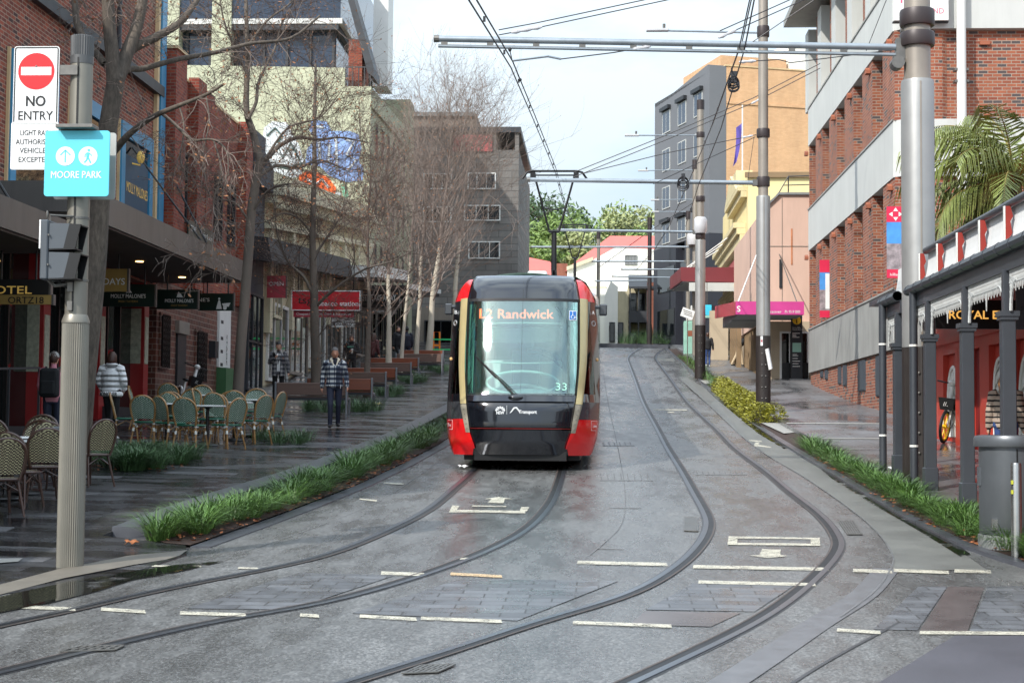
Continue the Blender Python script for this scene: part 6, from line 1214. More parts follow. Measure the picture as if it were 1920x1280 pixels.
arm('thin arm above the far terrace, second from the bottom', 1148, 518, 1280, 521, 99, .045)
def light_arm(lbl, xa, ya, xb, yb, Y):
    a, b = PY(xa, ya, Y), PY(xb, yb, Y); t = thing('lamp_arm', b, lbl, 'street light', 'street lights on thin arms'); part('rod', 'galvanised', t, lambda m: m.tube([a, b], .028, 8)); w_ = (b - a).length
    h_ = part('lamp_head', 'porcelain', t, lambda m: m.obox(a + Vector((w_ * .08, 0, 0)), (w_ * .1, 0, 0), (0, .09, 0), (0, 0, .035)), bevel=.01); part('sensor', 'steel_dull', h_, lambda m: m.lathe([(.04, 0), (.04, .12)], a + Vector((w_ * .14, 0, .05)), 10))
light_arm('street light arm near the top, just below the long double arm tip of sky', 1216, 57, 1424, 62, 43.5); light_arm('street light arm on the dark-capped pole', 1174, 254, 1308, 254, 64)
light_arm('street light arm on the slim pole behind the dark-capped one', 1198, 320, 1299, 319, 84); light_arm('lowest street light arm, in front of the grey corner block', 1224, 397, 1288, 397, 96); light_arm('street light arm between the grey block windows at mid height', 1222, 375, 1299, 374, 84.6)
def wire(lbl, pts, r=.011, extra=None, ins=(), name='overhead_wire'):
    pts = [Vector(p) for p in pts]; t = thing(name, pts[0], lbl, 'wire', 'overhead tram wires'); part('cable', 'wire_dark', t, lambda m: m.tube(pts, r, 5))
    if extra: part('second_cable', 'wire_dark', t, lambda m: m.tube([p + Vector(extra) for p in pts], r, 5))
    if extra and len(pts) > 2:
        cl = []
        for a, b in zip(pts, pts[1:]):
            L_ = (b - a).length
            for i in range(int(L_ / 3.2)): cl.append(a.lerp(b, (i + .5) / max(int(L_ / 3.2), 1)))
        part('clip', 'wire_dark', t, lambda m: [m.obox(p + Vector(extra) / 2, (.015, 0, 0), (0, .02, 0), (0, 0, .03)) for p in cl])
    for f in ins:
        i = int(f); p = pts[i].lerp(pts[min(i + 1, len(pts) - 1)], f - i); d = (pts[min(i + 1, len(pts) - 1)] - pts[i]).normalized(); part('insulator', 'porcelain', t, lambda m: m.tube([p - d * .16, p - d * .08, p, p + d * .08, p + d * .16], [.015, .035, .02, .035, .015], 8))
LW = [PX(868, -18, -1.45), PX(880, 2, -1.4), PY(958, 127, 24.6), PY(1000, 224, 33), PY(1040, 320, 46)] + [Vector((-1.37, y, prof(y) + 6.75)) for y in (60, 75, 90, 99)]
wire('twin contact wire above the left track touching the tram pantograph', LW, .011, (.03, 0, .09))
RW = [PY(1412, -30, 21.5), PY(1386, 90, 24.6), PY(1333, 240, 34), PY(1289, 346, 43.5), PY(1253, 428, 64), PY(1225, 472, 84), PY(1190, 510, 99)]
wire('twin contact wire above the empty right track', RW, .010, (.05, 0, .12)); wire('slack feeder cable running beside the right contact wire', [PY(1420, -30, 21.5), PY(1396, 92, 24.6), PY(1352, 240, 34), PY(1310, 346, 43.5), PY(1285, 425, 60)], .012)
def coil(lbl, p, r):
    t = thing('cable_coil', p, lbl, 'cable coil'); part('loops', 'wire_dark', t, lambda m: [m.tube([p + Vector((math.cos(a) * r * q, math.sin(a * 2 + q) * .05, math.sin(a) * r * q * 1.1 + dz)) for a in [i * math.pi / 8 for i in range(17)]], .016, 5) for q, dz in ((1, 0), (.8, .02), (.9, -.08), (.7, -.04), (1.05, -.05))]); part('clamp', 'wire_dark', t, lambda m: m.obox(p + Vector((0, 0, r)), (.05, 0, 0), (0, .05, 0), (0, 0, .1)))
coil('bundle of coiled black cable hanging on the right contact wire', PY(1376, 155, 27.5), .09); coil('smaller coil of cable on the arm of the shrub pole', PY(1281, 343, 43.2), .15)
wire('twin span wire rising right from the long arm tip to the thick pole top', [PY(935, 66, 24.6), PY(1005, 53, 24.7), PY(1262, -2, 25), PY(1560, -70, 25.3)], .009, (0, 0, .08), (.6, .9))
wire('pull-off wire hanging below the long double arm', [PY(1214, 88, 24.6), PY(1150, 99, 24.6), PY(1052, 111, 24.6)], .01, None, (0.2,)); wire('twin span wire from the pantograph area up to the brick office', [PY(1076, 332, 43.5), PY(1250, 262, 43.5), PY(1412, 193, 43.5), PY(1538, 128, 43.5)], .012, (0, 0, .13), (2.05,))
wire('stay wire from the shrub pole collar to the left contact wire', [PY(1418, 253, 43.5), PY(1250, 287, 43.5), PY(1095, 325, 43.5)], .012, None, (.1,)); wire('lower stay wire from the shrub pole towards the arm joint', [PY(1416, 257, 43.5), PY(1300, 310, 43.3), PY(1225, 345, 43)], .011)
wire('thin diagonal wire at upper right above the street light arm', [PY(1350, 70, 24.8), PY(1440, 30, 25), PY(1530, -10, 25)], .009, (0, 0, .1), (.15,)); wire('thin wire from the long arm up past the brick office eave', [PY(1392, 92, 24.6), PY(1530, -2, 24.4)], .008)
wire('wire from the thick pole down to the long arm end', [PY(1624, 96, 24.6), PY(1666, -10, 24.6)], .006); wire('pull-off rod and wire in front of the white penthouse', [PY(1395, 116, 30), PY(1460, 112, 30), PY(1482, 118, 30), PY(1690, 92, 30)], .01, None, (.1,))
wire('vertical dropper wire left of the shrub pole', [PY(1414, 256, 43.4), PY(1402, 338, 43.4)], .007); wire('far crossing wire over the hill trees', [PY(1125, 500, 90), PY(1220, 432, 84), PY(1300, 380, 84)], .02)
def pulloff():
    a = PY(1052, 111, 24.6); b = PY(1027, 106, 24.6); c = PY(962, 114, 24.6); d = PY(955, 90, 24.6); e = PY(975, 150, 24.8); t = thing('registration_arm', a, 'bent steel registration rod holding the left contact wire below the long arm', 'overhead arm')
    part('rod', 'galvanised', t, lambda m: m.tube([a, b, c], .02, 6)); part('hanger', 'wire_dark', t, lambda m: (m.tube([d, PY(960, 112, 24.6), e], .009, 5), m.ell(PY(956, 92, 24.6), (.03, .03, .05), 8, 5), m.ell(e, (.03, .03, .03), 8, 5)))
pulloff()

# ------------------------------------------------------------------ sign pole on the left
gx, gy = -5.15, 15.45; gz0 = g3(gx, gy); zz0 = lambda py: PY(140, py, gy).z
SP = thing('sign_pole', (gx, gy, gz0), 'pale fluted metal street pole in the left foreground carrying signs and a signal', 'pole')
lathe_part('fluted_base', 'fluted_metal', SP, [(.131, gz0 - .05), (.131, zz0(606))], (gx, gy, 0), 80, .055, smooth=False)
lathe_part('collar', 'fluted_metal', SP, [(.135, zz0(606)), (.135, zz0(602)), (.112, zz0(590))], (gx, gy, 0), 40); lathe_part('shaft', 'fluted_metal', SP, [(.108, zz0(590)), (.108, zz0(118))], (gx, gy, 0), 40)
lathe_part('ring', 'fluted_cap', SP, [(.113, zz0(122)), (.113, zz0(107))], (gx, gy, 0), 40); lathe_part('cap', 'fluted_cap', SP, [(.113, zz0(107)), (.115, zz0(70)), (.1, zz0(69))], (gx, gy, 0), 60, .06, smooth=False)
part('slot', 'groove_black', SP, lambda m: m.box(gx - .008, gx + .008, gy - .116, gy - .1, zz0(585), zz0(112))); part('band', 'steel_dull', SP, lambda m: [m.lathe([(.114, zz0(y)), (.114, zz0(y - 4))], (gx, gy, 0), 30) for y in (412, 528)])
for y in (540, 575): part('bracket', 'steel_dull', SP, lambda m: (m.obox((gx - .02, gy - .125, zz0(y)), (.025, 0, 0), (0, .02, 0), (0, 0, .045))))
SY = gy - .17
def rrect(m, x0, x1, z0, z1, r, y, th, n=5):
    P = []
    for cx, cz, a0 in ((x1 - r, z1 - r, 0), (x0 + r, z1 - r, 90), (x0 + r, z0 + r, 180), (x1 - r, z0 + r, 270)):
        for i in range(n + 1): a = RD(a0 + 90 * i / n); P.append((cx + r * math.cos(a), y, cz + r * math.sin(a)))
    m.prism(P[::-1], (0, th, 0))
def rframe(m, x0, x1, z0, z1, r, y, wd, n=5):
    def ring(o):
        P = []
        for cx, cz, a0 in ((x1 - r, z1 - r, 0), (x0 + r, z1 - r, 90), (x0 + r, z0 + r, 180), (x1 - r, z0 + r, 270)):
            for i in range(n + 1): a = RD(a0 + 90 * i / n); P.append((cx + (r - o) * math.cos(a), y, cz + (r - o) * math.sin(a)))
        return P
    A, B = ring(0), ring(wd); k = len(A); m.add(A + B, [(i, i + k, (i + 1) % k + k, (i + 1) % k) for i in range(k)])
def disc(m, x, z, r, y, n=40): m.poly([(x + r * math.cos(i * 2 * math.pi / n), y, z + r * math.sin(i * 2 * math.pi / n)) for i in range(n)])
mat('sign_white', (232, 232, 230), .4, 0, .02, 1); mat('sign_black', (18, 18, 20), .45); mat('noentry_red', (214, 26, 34), .4, 0, .03, 1); mat('cyan_panel', (92, 200, 218), .45, 0, .02, 1); mat('sign_back', (170, 170, 166), .5, .3, .1, 2)
def no_entry():
    Y = SY + .03; a, b = PY(23, 236, Y), PY(112, 87, Y); x0, x1, z0, z1 = a.x, b.x, a.z, b.z; cx = (x0 + x1) / 2; t = thing('no_entry_sign', (cx, Y, z0), 'white NO ENTRY road sign with red disc on the fluted pole', 'road sign')
    part('plate', 'sign_white', t, lambda m: rrect(m, x0, x1, z0, z1, .03, Y, .006)); part('border', 'sign_black', t, lambda m: rframe(m, x0 + .008, x1 - .008, z0 - .03, z1 - .008, .024, Y - .003, .012))
    cz = PY(60, 134, Y).z; part('red_disc', 'noentry_red', t, lambda m: disc(m, cx, cz, .182, Y - .003)); part('white_bar', 'sign_white', t, lambda m: m.poly([(cx - .152, Y - .005, cz - .04), (cx + .152, Y - .005, cz - .04), (cx + .152, Y - .005, cz + .042), (cx - .152, Y - .005, cz + .042)]))
    part('lettering', 'sign_black', t, lambda m: (m.text('NO', .145, (cx, Y, PY(60, 199, Y).z), depth=.004, bold=.022, fit=.19), m.text('ENTRY', .125, (cx, Y, PY(60, 225, Y).z), depth=.004, bold=.008, fit=.345)))
    part('bolt', 'steel_dull', t, lambda m: m.ell((cx, Y - .006, cz + .05), (.01, .006, .01), 8, 4)); part('clamp', 'steel_dull', t, lambda m: m.box(x1 - .05, gx, Y + .008, Y + .05, PY(60, 140, Y).z, PY(60, 122, Y).z))
    Y2 = SY + .015; a, b = PY(19, 318, Y2), PY(110, 229, Y2); x0, x1, z0, z1 = a.x, b.x, a.z, b.z; cx = (x0 + x1) / 2; t = thing('plate_sign', (cx, Y2, z0), 'white sub-plate about light rail authorised vehicles below the NO ENTRY sign', 'road sign')
    part('plate', 'sign_white', t, lambda m: rrect(m, x0, x1, z0, z1, .02, Y2, .006)); part('border', 'sign_back', t, lambda m: rframe(m, x0 + .012, x1 - .012, z0 + .012, z1 - .012, .016, Y2 - .002, .005))
    part('lettering', 'sign_black', t, lambda m: [m.text(s, .074, (cx + .0, Y2, PY(60, yy, Y2).z), depth=.003, bold=.006, fit=f) for s, yy, f in (('LIGHT RAIL', 254, .29), ('AUTHORISED', 271, .37), ('VEHICLES', 287, .29), ('EXCEPTED', 304, .31))]); part('clamp', 'steel_dull', t, lambda m: m.box(x1 - .06, gx, Y2 + .008, Y2 + .03, z1 - .1, z1 - .05))
no_entry()
def moore():
    Y = SY - .02; a, b = PY(82, 368, Y), PY(206, 245, Y); x0, x1, z0, z1 = a.x, b.x, a.z, b.z; cx = (x0 + x1) / 2; t = thing('direction_sign', (cx, Y, z0), 'square cyan sign reading MOORE PARK with arrow and walker discs', 'sign')
    part('plate', 'cyan_panel', t, lambda m: rrect(m, x0, x1, z0, z1, .03, Y, .02)); cz = PY(140, 293, Y).z
    part('arrow_disc', 'sign_white', t, lambda m: disc(m, cx - .115, cz, .094, Y - .003)); part('walker_disc', 'sign_white', t, lambda m: disc(m, cx + .11, cz, .094, Y - .003))
    part('arrow', 'cyan_panel', t, lambda m: (m.tube([(cx - .115, Y - .004, cz - .062), (cx - .115, Y - .004, cz + .055)], .009, 4, flat=.3), m.tube([(cx - .165, Y - .004, cz + .01), (cx - .115, Y - .004, cz + .06), (cx - .065, Y - .004, cz + .01)], .009, 4, flat=.3)))
    wx = cx + .11; part('walker', 'cyan_panel', t, lambda m: (disc(m, wx + .008, cz + .058, .014, Y - .006, 14), [m.tube([(wx + p, Y - .004, cz + q) for p, q in pl], r, 5, flat=.3) for pl, r in (([(0, .036), (-.002, -.008)], .016), ([(-.002, -.008), (.014, -.035), (.03, -.068)], .009), ([(-.004, -.008), (-.012, -.04), (-.035, -.064)], .009), ([(.004, .034), (.03, .014), (.042, .0)], .006), ([(-.004, .034), (-.028, .016), (-.03, -.012)], .006))]))
    part('lettering', 'sign_white', t, lambda m: m.text('MOORE PARK', .098, (cx - .005, Y, PY(140, 334, Y).z), depth=.004, bold=.012, fit=.5)); part('bracket', 'steel_dull', t, lambda m: (m.box(PY(110, 240, Y).x, PY(180, 240, Y).x, Y - .1, gy - .09, z1 + .012, z1 + .05)), bevel=.006)
    Y = gy + .13; a, b = PY(100, 374, Y), PY(218, 249, Y); t = thing('back_sign', ((a.x + b.x) / 2, Y, a.z), 'plain pale sign back peeping out behind the cyan sign', 'sign'); part('plate', 'sign_back', t, lambda m: rrect(m, a.x, b.x, a.z, b.z, .03, Y, .02)); part('clamp', 'steel_dull', t, lambda m: m.box(gx - .08, gx + .08, gy + .09, Y - .002, a.z + .2, a.z + .26))
moore()
mat('signal_grey', (74, 80, 86), .45, 0, .06, 3); mat('signal_black', (14, 14, 16), .5)
def signal():
    Y = gy - .2; a, b = PY(80, 526, Y), PY(100, 415, Y); t = thing('pedestrian_signal', (a.x, Y, a.z), 'dark grey two-lamp pedestrian signal seen from the side on the fluted pole', 'traffic signal'); part('body', 'signal_grey', t, lambda m: m.box(a.x + .015, b.x, Y - .14, Y + .14, a.z, b.z), bevel=.012)
    part('backboard', 'sign_white', t, lambda m: m.box(a.x, a.x + .014, Y - .13, Y + .1, b.z - .28, b.z)); part('hinge', 'steel_dull', t, lambda m: [m.box(b.x, b.x + .012, Y - .15, Y - .13, PY(90, y, Y).z, PY(90, y - 3, Y).z) for y in (445, 500)])
    for (y0, y1) in ((471, 421), (526, 475)):
        z0, z1 = PY(100, y0, Y).z, PY(100, y1, Y).z; xe0, xe1 = PY(148, y0, Y).x, PY(159, y1, Y).x; xm0, xm1 = PY(126, y0, Y).x, PY(138, y1, Y).x; th = .012
        v = part('visor', 'signal_grey', t, lambda m: (m.prism([(b.x + .002, Y - .12, z0 + .01), (xm0, Y - .12, z0 + .012), (xm1, Y - .12, z1 - .004), (b.x + .002, Y - .12, z1 - .0)], (0, th, 0)), m.prism([(b.x + .002, Y - .108, z1), (xm1, Y - .108, z1 - .003), (xm1, Y + .12, z1 - .003), (b.x + .002, Y + .12, z1)], (0, 0, -th))))
        part('hood', 'signal_black', v, lambda m: (m.prism([(xm0, Y - .121, z0 + .012), (xe0, Y - .121, z0 + .02), (xe1, Y - .121, z1 - .012), (xm1, Y - .121, z1 - .004)], (0, th, 0)), m.prism([(xm1, Y - .109, z1 - .004), (xe1, Y - .109, z1 - .012), (xe1, Y + .121, z1 - .012), (xm1, Y + .121, z1 - .004)], (0, 0, -th)), m.prism([(b.x + .002, Y + .1, z0 + .01), (xe0, Y + .1, z0 + .02), (xe1, Y + .1, z1 - .012), (b.x + .002, Y + .1, z1)], (0, th, 0)), m.prism([(b.x + .002, Y - .12, z0), (xe0, Y - .12, z0 + .008), (xe0, Y + .12, z0 + .008), (b.x + .002, Y + .12, z0)], (0, 0, th))))
    part('mount', 'steel_dull', t, lambda m: (m.tube([(a.x + .06, Y, b.z + .0), (a.x + .06, Y, b.z + .06), (gx, gy - .1, b.z + .06)], .012, 6), m.ell((a.x + .03, Y, b.z + .07), (.014, .014, .04), 8, 5), m.tube([(a.x + .06, Y, a.z), (a.x + .12, Y, a.z - .05), (gx - .02, gy - .1, a.z - .02)], .018, 6))); part('cable', 'rubber', t, lambda m: m.tube([(b.x + .05, Y + .02, a.z), (gx - .06, gy - .12, a.z - .06), (gx, gy - .125, a.z + .0), (gx - .0, gy - .122, a.z + .12)], .016, 6))
signal()
# ------------------------------------------------------------------ bare street trees
mat('bark_plane', (104, 94, 84), .85, 0, .25, 3, .5, 14, sxyz=(1, 1, .35)); mat('bark_near', (98, 88, 78), .9, 0, .35, 5, 1.0, 26, sxyz=(1, 1, .3), fine=.6)
mat('bark_pale', (186, 176, 158), .8, 0, .14, 3, .3, 14, sxyz=(1, 1, .5)); mat('twig_brown', (92, 78, 70), .85, 0, .2, 1); mat('twig_grey', (120, 106, 97), .85, 0, .2, 1); mat('dry_leaf', (146, 98, 64), .8, 0, .3, 3)
def rv(s=1): return Vector((rnd.gauss(0, s), rnd.gauss(0, s), rnd.gauss(0, s)))
def twig(mb, p, d, L_, r, lvl, droop, up, leaves=None, kids=6, sides=4):
    n = 5 if lvl > 0 else 4; pts = [p.copy()]; q = p.copy(); d = d.normalized()
    for i in range(n):
        d = (d + rv(.14) + Vector((0, 0, up * .16 - droop * .16 * (i / n)))).normalized(); q = q + d * (L_ / n); pts.append(q.copy())
    mb.tube(pts, [max(r * (1 - .75 * i / n), .0032) for i in range(n + 1)], sides if lvl > 1 else 3, cap=False)
    if lvl > 0:
        for k in range(kids):
            f = U(.22, 1.0) * n; i = min(int(f), n - 1); s = pts[i].lerp(pts[i + 1], f - i); t = (pts[i + 1] - pts[i]).normalized(); a = (t * U(.5, .95) + rv(.55)).normalized(); a.z = a.z * .8 + .12 * up
            twig(mb, s, a, L_ * U(.38, .62), r * .48, lvl - 1, droop, up, leaves, kids)
    elif leaves is not None and rnd.random() < .22:
        e = rv(1).normalized() * U(.02, .045); g = e.orthogonal().normalized() * .02; leaves.add([q - e, q - g, q + e, q + g], [(0, 1, 2, 3)])
def finish(t, tr, cr, lf, bark, tw):
    tr.build('trunk', bark, t, smooth=60, uv=False); cr.build('branches', tw, t, uv=False)
    if lf.v: lf.build('dry_leaves', 'dry_leaf', t, uv=False)
def limb(mb, px, Y, r0, r1, dy=0):
    P = [PY(x, y, Y + dy * i / (len(px) - 1)) for i, (x, y) in enumerate(px)]; S_ = spline(P, 4); k = len(S_)
    mb.tube(S_, [r0 + (r1 - r0) * i / (k - 1) for i in range(k)], 9, cap=False); return S_
def sprout(cr, S_, n, L_, r, lvl, droop, up, lf, f0=.15, kids=5, dirs=None):
    for _ in range(n):
        f = U(f0, 1) * (len(S_) - 1); i = min(int(f), len(S_) - 2); p = S_[i].lerp(S_[i + 1], f - i); t = (S_[i + 1] - S_[i]).normalized()
        d = (t * .6 + rv(.6) + (Vector(dirs) if dirs else Vector((0, 0, 0)))).normalized(); twig(cr, p, d, L_ * U(.6, 1.25), r, lvl, droop, up, lf, kids)
# tree 1: large plane tree behind the sign pole
Y = 24; b = PG(172, 862); t = thing('bare_tree', (PY(175, 800, Y).x, Y, b.z), 'large bare tree with rough dark trunk just behind the fluted sign pole', 'tree'); tr, cr, lf = MB(), MB(), MB()
S0 = limb(tr, [(146, 885), (152, 800), (160, 700), (171, 590), (181, 480), (187, 380), (193, 300), (206, 215), (217, 150)], Y, .17, .14)
limbs = [([(214, 165), (210, 100), (204, 40), (200, -40)], .12, .09, 0), ([(216, 160), (238, 100), (258, 45), (272, -30)], .12, .08, .6), ([(222, 150), (242, 98), (292, 70), (336, 44), (363, 10), (385, -25)], .085, .04, 1.5),
         ([(214, 190), (235, 134), (269, 129), (336, 111), (403, 99), (470, 82), (545, 72), (600, 30)], .06, .018, 2.5), ([(200, 300), (218, 279), (245, 249), (289, 218), (336, 198), (386, 178), (420, 158)], .065, .018, -1.0), ([(300, 210), (330, 235), (360, 262), (400, 262), (425, 285), (428, 330)], .03, .008, -1.2),
         ([(196, 120), (150, 60), (140, 0), (135, -40)], .06, .05, .5)]
for px, r0, r1, dy in limbs:
    S_ = limb(tr, px, Y, r0, r1, dy); sprout(cr, S_, 11, .75, .009, 2, .75, .0, lf, .3, 4, (0, 0, -.5))
for S_ in (limb(tr, [(336, 198), (345, 240), (338, 300), (352, 340)], Y, .014, .006, -.4), limb(tr, [(386, 178), (392, 230), (380, 290), (385, 340)], Y, .014, .005, -.5), limb(tr, [(400, 262), (415, 320), (400, 380), (410, 420)], Y, .014, .005, -.8), limb(tr, [(425, 330), (410, 400), (395, 440), (380, 470)], Y, .011, .004, -.8)):
    sprout(cr, S_, 8, .7, .007, 2, .9, 0, lf, .1, 4, (0, 0, -.8))
finish(t, tr, cr, lf, 'bark_near', 'twig_grey')
# tree 2
Y = 38; b = PG(446, 780); t = thing('bare_tree', (PY(446, 760, Y).x, Y, b.z - .1), 'tall bare tree with dark crooked limbs rising beside the canopy end', 'tree'); tr, cr, lf = MB(), MB(), MB()
S0 = limb(tr, [(443, 800), (447, 720), (452, 640), (459, 560), (466, 470), (472, 390), (484, 320), (490, 296)], Y, .14, .1)
for px, r0, r1, dy in [([(488, 305), (475, 250), (462, 205), (464, 120), (463, 60), (460, -30)], .1, .04, .4), ([(488, 310), (506, 291), (528, 271), (560, 258), (600, 262), (640, 258), (690, 268)], .075, .014, 1.5), ([(464, 225), (480, 193), (484, 158), (497, 127), (515, 92), (530, 40), (560, -10)], .05, .015, .8), ([(472, 400), (500, 360), (540, 345), (590, 350), (640, 380)], .035, .01, -1),
                       ([(470, 420), (440, 380), (400, 370), (370, 330)], .03, .008, -1), ([(486, 330), (520, 310), (560, 315), (600, 300), (650, 320)], .05, .012, 1.4), ([(468, 150), (440, 90), (420, 40), (410, -20)], .04, .012, -.6), ([(463, 90), (500, 40), (540, 10), (580, -30)], .035, .012, 1), ([(496, 300), (540, 240), (600, 220), (640, 170)], .035, .01, .5)]:
    S_ = limb(tr, px, Y, r0, r1, dy); sprout(cr, S_, 17, 1.4, .009, 2, .2, .3, lf, .2, 6)
finish(t, tr, cr, lf, 'bark_plane', 'twig_brown')
# tree 3
Y = 44; b = PG(591, 740); t = thing('bare_tree', (PY(592, 720, Y).x, Y, b.z - .1), 'slender bare tree behind the nearest bench, crossing the red tobacco sign', 'tree'); tr, cr, lf = MB(), MB(), MB()
S0 = limb(tr, [(594, 745), (592, 670), (590, 600), (588, 520), (586, 440), (589, 330), (590, 220), (592, 120)], Y, .16, .035); sprout(cr, S0, 34, 1.9, .012, 2, .1, .7, lf, .35, 6)
for px, r0, r1, dy in [([(592, 575), (612, 555), (650, 525), (690, 502), (730, 492), (775, 470)], .05, .012, -1), ([(590, 560), (570, 520), (540, 490), (520, 440), (515, 380)], .05, .012, -.5), ([(588, 480), (610, 450), (640, 400), (650, 340)], .04, .012, .5), ([(587, 440), (560, 410), (530, 400), (500, 415), (470, 420)], .035, .009, -1), ([(652, 520), (665, 480), (660, 440), (690, 400), (705, 370)], .02, .008, -.5), ([(590, 640), (615, 610), (640, 600)], .015, .005, -.6)]:
    S_ = limb(tr, px, Y, r0, r1, dy); sprout(cr, S_, 16, 1.3, .009, 2, .1, .35, lf, .15, 6)
finish(t, tr, cr, lf, 'bark_plane', 'twig_brown')
def fast(lbl, px, py, Y, top, r, spread, lean=0, bark='bark_pale', n1=30, dens=6):
    b = PG(px, py); x = PY(px, 640, Y).x; z = g3(x, Y); zt = PY(px + lean, top, Y).z; xt = PY(px + lean, top, Y).x; t = thing('bare_tree', (x, Y, z), lbl, 'tree', 'slender bare trees along the benches'); tr, cr, lf = MB(), MB(), MB(); H = zt - z
    P = [Vector((x + (xt - x) * (i / 7) ** 1.2 + U(-.06, .06) * (i > 1), Y + U(-.05, .05), z - .1 + H * i / 7)) for i in range(8)]; S_ = spline(P, 4); k = len(S_); rs_ = [r * (1 - .93 * (i / (k - 1)) ** .62) for i in range(k)]; h_ = int(k * .46); tr.tube(S_[:h_ + 1], rs_[:h_ + 1], 9, cap=False); cr.tube(S_[h_:], rs_[h_:], 7, cap=False)
    for i in range(n1):
        f = .24 + .74 * (i / n1) ** .9; j = min(int(f * (k - 1)), k - 2); p = S_[j].lerp(S_[j + 1], f * (k - 1) - j); a = U(0, 6.283); inc = U(.45, 1.0) * (1 if f > .35 else 1.3); d = Vector((math.cos(a) * inc, math.sin(a) * inc, 1))
        twig(cr, p, d, spread * (1.15 - .75 * f) * U(.75, 1.2), r * .17 * (1.1 - f * .6), 2, .05, .75, lf, dens)
    finish(t, tr, cr, lf, bark, 'twig_grey' if bark == 'bark_pale' else 'twig_brown')
fast('slender bare tree with grey trunk behind the black-clad man with a drink', 689, 720, 50, 250, .13, 3.4, 5, 'bark_plane', 28)
fast('pale-trunked bare tree, first of the pale trunks right of the tobacco sign', 730, 705, 57, 270, .15, 3.6, -6)
fast('thin leaning bare tree between two pale trunks left of the tram', 752, 692, 62, 240, .1, 3.8, 36)
fast('pale-trunked bare tree leaning right towards the tram front', 780, 692, 65, 225, .13, 5.0, 30, n1=38, dens=6)
fast('farthest pale-trunked bare tree, beside the tram corner and the green barrier', 803, 676, 73, 205, .2, 6.6, 50, n1=46, dens=6)
fast('tall bare tree whose crown covers the grey flats above the tram roof', 850, 672, 86, 200, .2, 6.5, 25, n1=42, dens=6)
# ------------------------------------------------------------------ cafe chairs and tables
def weave(name, c1, c2, c3):
    m, n, b = _new(name); t = n.nodes.new('ShaderNodeTexCoord'); s = n.nodes.new('ShaderNodeSeparateXYZ'); n.links.new(t.outputs['UV'], s.inputs[0]); u, v = s.outputs[0], s.outputs[1]
    tri = mth(n, 'ABSOLUTE', u); k = mth(n, 'FRACT', mth(n, 'DIVIDE', mth(n, 'ADD', v, tri), .034)); e = mth(n, 'FRACT', mth(n, 'DIVIDE', mth(n, 'SUBTRACT', v, tri), .034))
    f = mth(n, 'MULTIPLY', mth(n, 'GREATER_THAN', k, .56), mth(n, 'GREATER_THAN', e, .40)); o = mixc(n, f, lin(c1), lin(c2)); n.links.new(o, b.inputs['Base Color']); b.inputs['Roughness'].default_value = .45
    bump(n, b, f, .5, .004); MATS[name] = m
weave('weave_green', (8, 72, 52), (214, 222, 206), 0); weave('weave_brown', (50, 34, 28), (206, 200, 158), 0)
mat('bamboo', (150, 112, 66), .4, 0, .25, 9, coat=.3); mat('rattan_dark', (66, 42, 32), .4, 0, .2, 9, coat=.3); mat('lashing_white', (222, 222, 214), .5); mat('seat_green', (24, 92, 68), .45); mat('marble_white', (214, 214, 212), .25, 0, .05, 4)
def chair(name, wv, fr, lash):
    t = thing(name, (0, 0, 0), 'cafe chair', 'chair'); yb = lambda z: -.2 - (z - .45) * .24
    arch = [(-.19, yb(.43), .43), (-.225, yb(.6), .6), (-.235, yb(.72), .72)] + [(-.235 * math.cos(a), yb(.72 + .2 * math.sin(a)), .72 + .2 * math.sin(a)) for a in [i * math.pi / 10 for i in range(1, 10)]] + [(.235, yb(.72), .72), (.225, yb(.6), .6), (.19, yb(.43), .43)]
    part('back_frame', fr, t, lambda m: m.tube(spline(arch, 2), .019, 7), smooth=True)
    def bk(u, v):
        z = .5 + .415 * v; w_ = .215 if z < .72 else .215 * math.sqrt(max(0, 1 - ((z - .72) / .196) ** 2)); x = (2 * u - 1) * max(w_, .01); return (x, yb(z) - .035 * (1 - (x / .24) ** 2) + .01, z)
    part('backrest', wv, t, lambda m: m.shell(bk, 10, 10, (0, .012, 0)), smooth=True)
    part('seat', wv, t, lambda m: m.prism([(.225 * math.copysign(abs(math.cos(a)) ** .6, math.cos(a)), .0 + .215 * math.copysign(abs(math.sin(a)) ** .6, math.sin(a)), .435) for a in [i * math.pi / 12 for i in range(24)]], (0, 0, .025)))
    part('seat_rim', fr if lash is None else 'seat_green', t, lambda m: m.tube([(.23 * math.copysign(abs(math.cos(a)) ** .6, math.cos(a)), .22 * math.copysign(abs(math.sin(a)) ** .6, math.sin(a)), .44) for a in [i * math.pi / 12 for i in range(25)]], .02, 6), smooth=True)
    for sx in (-1, 1):
        for sy in (-1, 1):
            a = Vector((sx * .18, sy * .17, .43)); b = Vector((sx * .235, sy * .23 - (.03 if sy < 0 else 0), 0)); lg = part('leg', fr, t, lambda m: m.tube([a, a.lerp(b, .5), b], [.017, .016, .014], 7), smooth=True)
            if lash: part('lashing', lash, lg, lambda m: (m.tube([a.lerp(b, .22), a.lerp(b, .36)], .023, 7), m.tube([a + Vector((0, 0, .02)), a + Vector((0, 0, -.03))], .028, 7)))
    part('stretcher', fr, t, lambda m: [m.tube([(x0, y0, .3), (x0 * .4 + x1 * .6 if 0 else (x0 + x1) / 2, (y0 + y1) / 2, .405), (x1, y1, .3)], .010, 5) for x0, y0, x1, y1 in ((-.195, -.19, .195, -.19), (-.195, .19, .195, .19), (-.195, -.19, -.195, .19), (.195, -.19, .195, .19))], smooth=True); return t
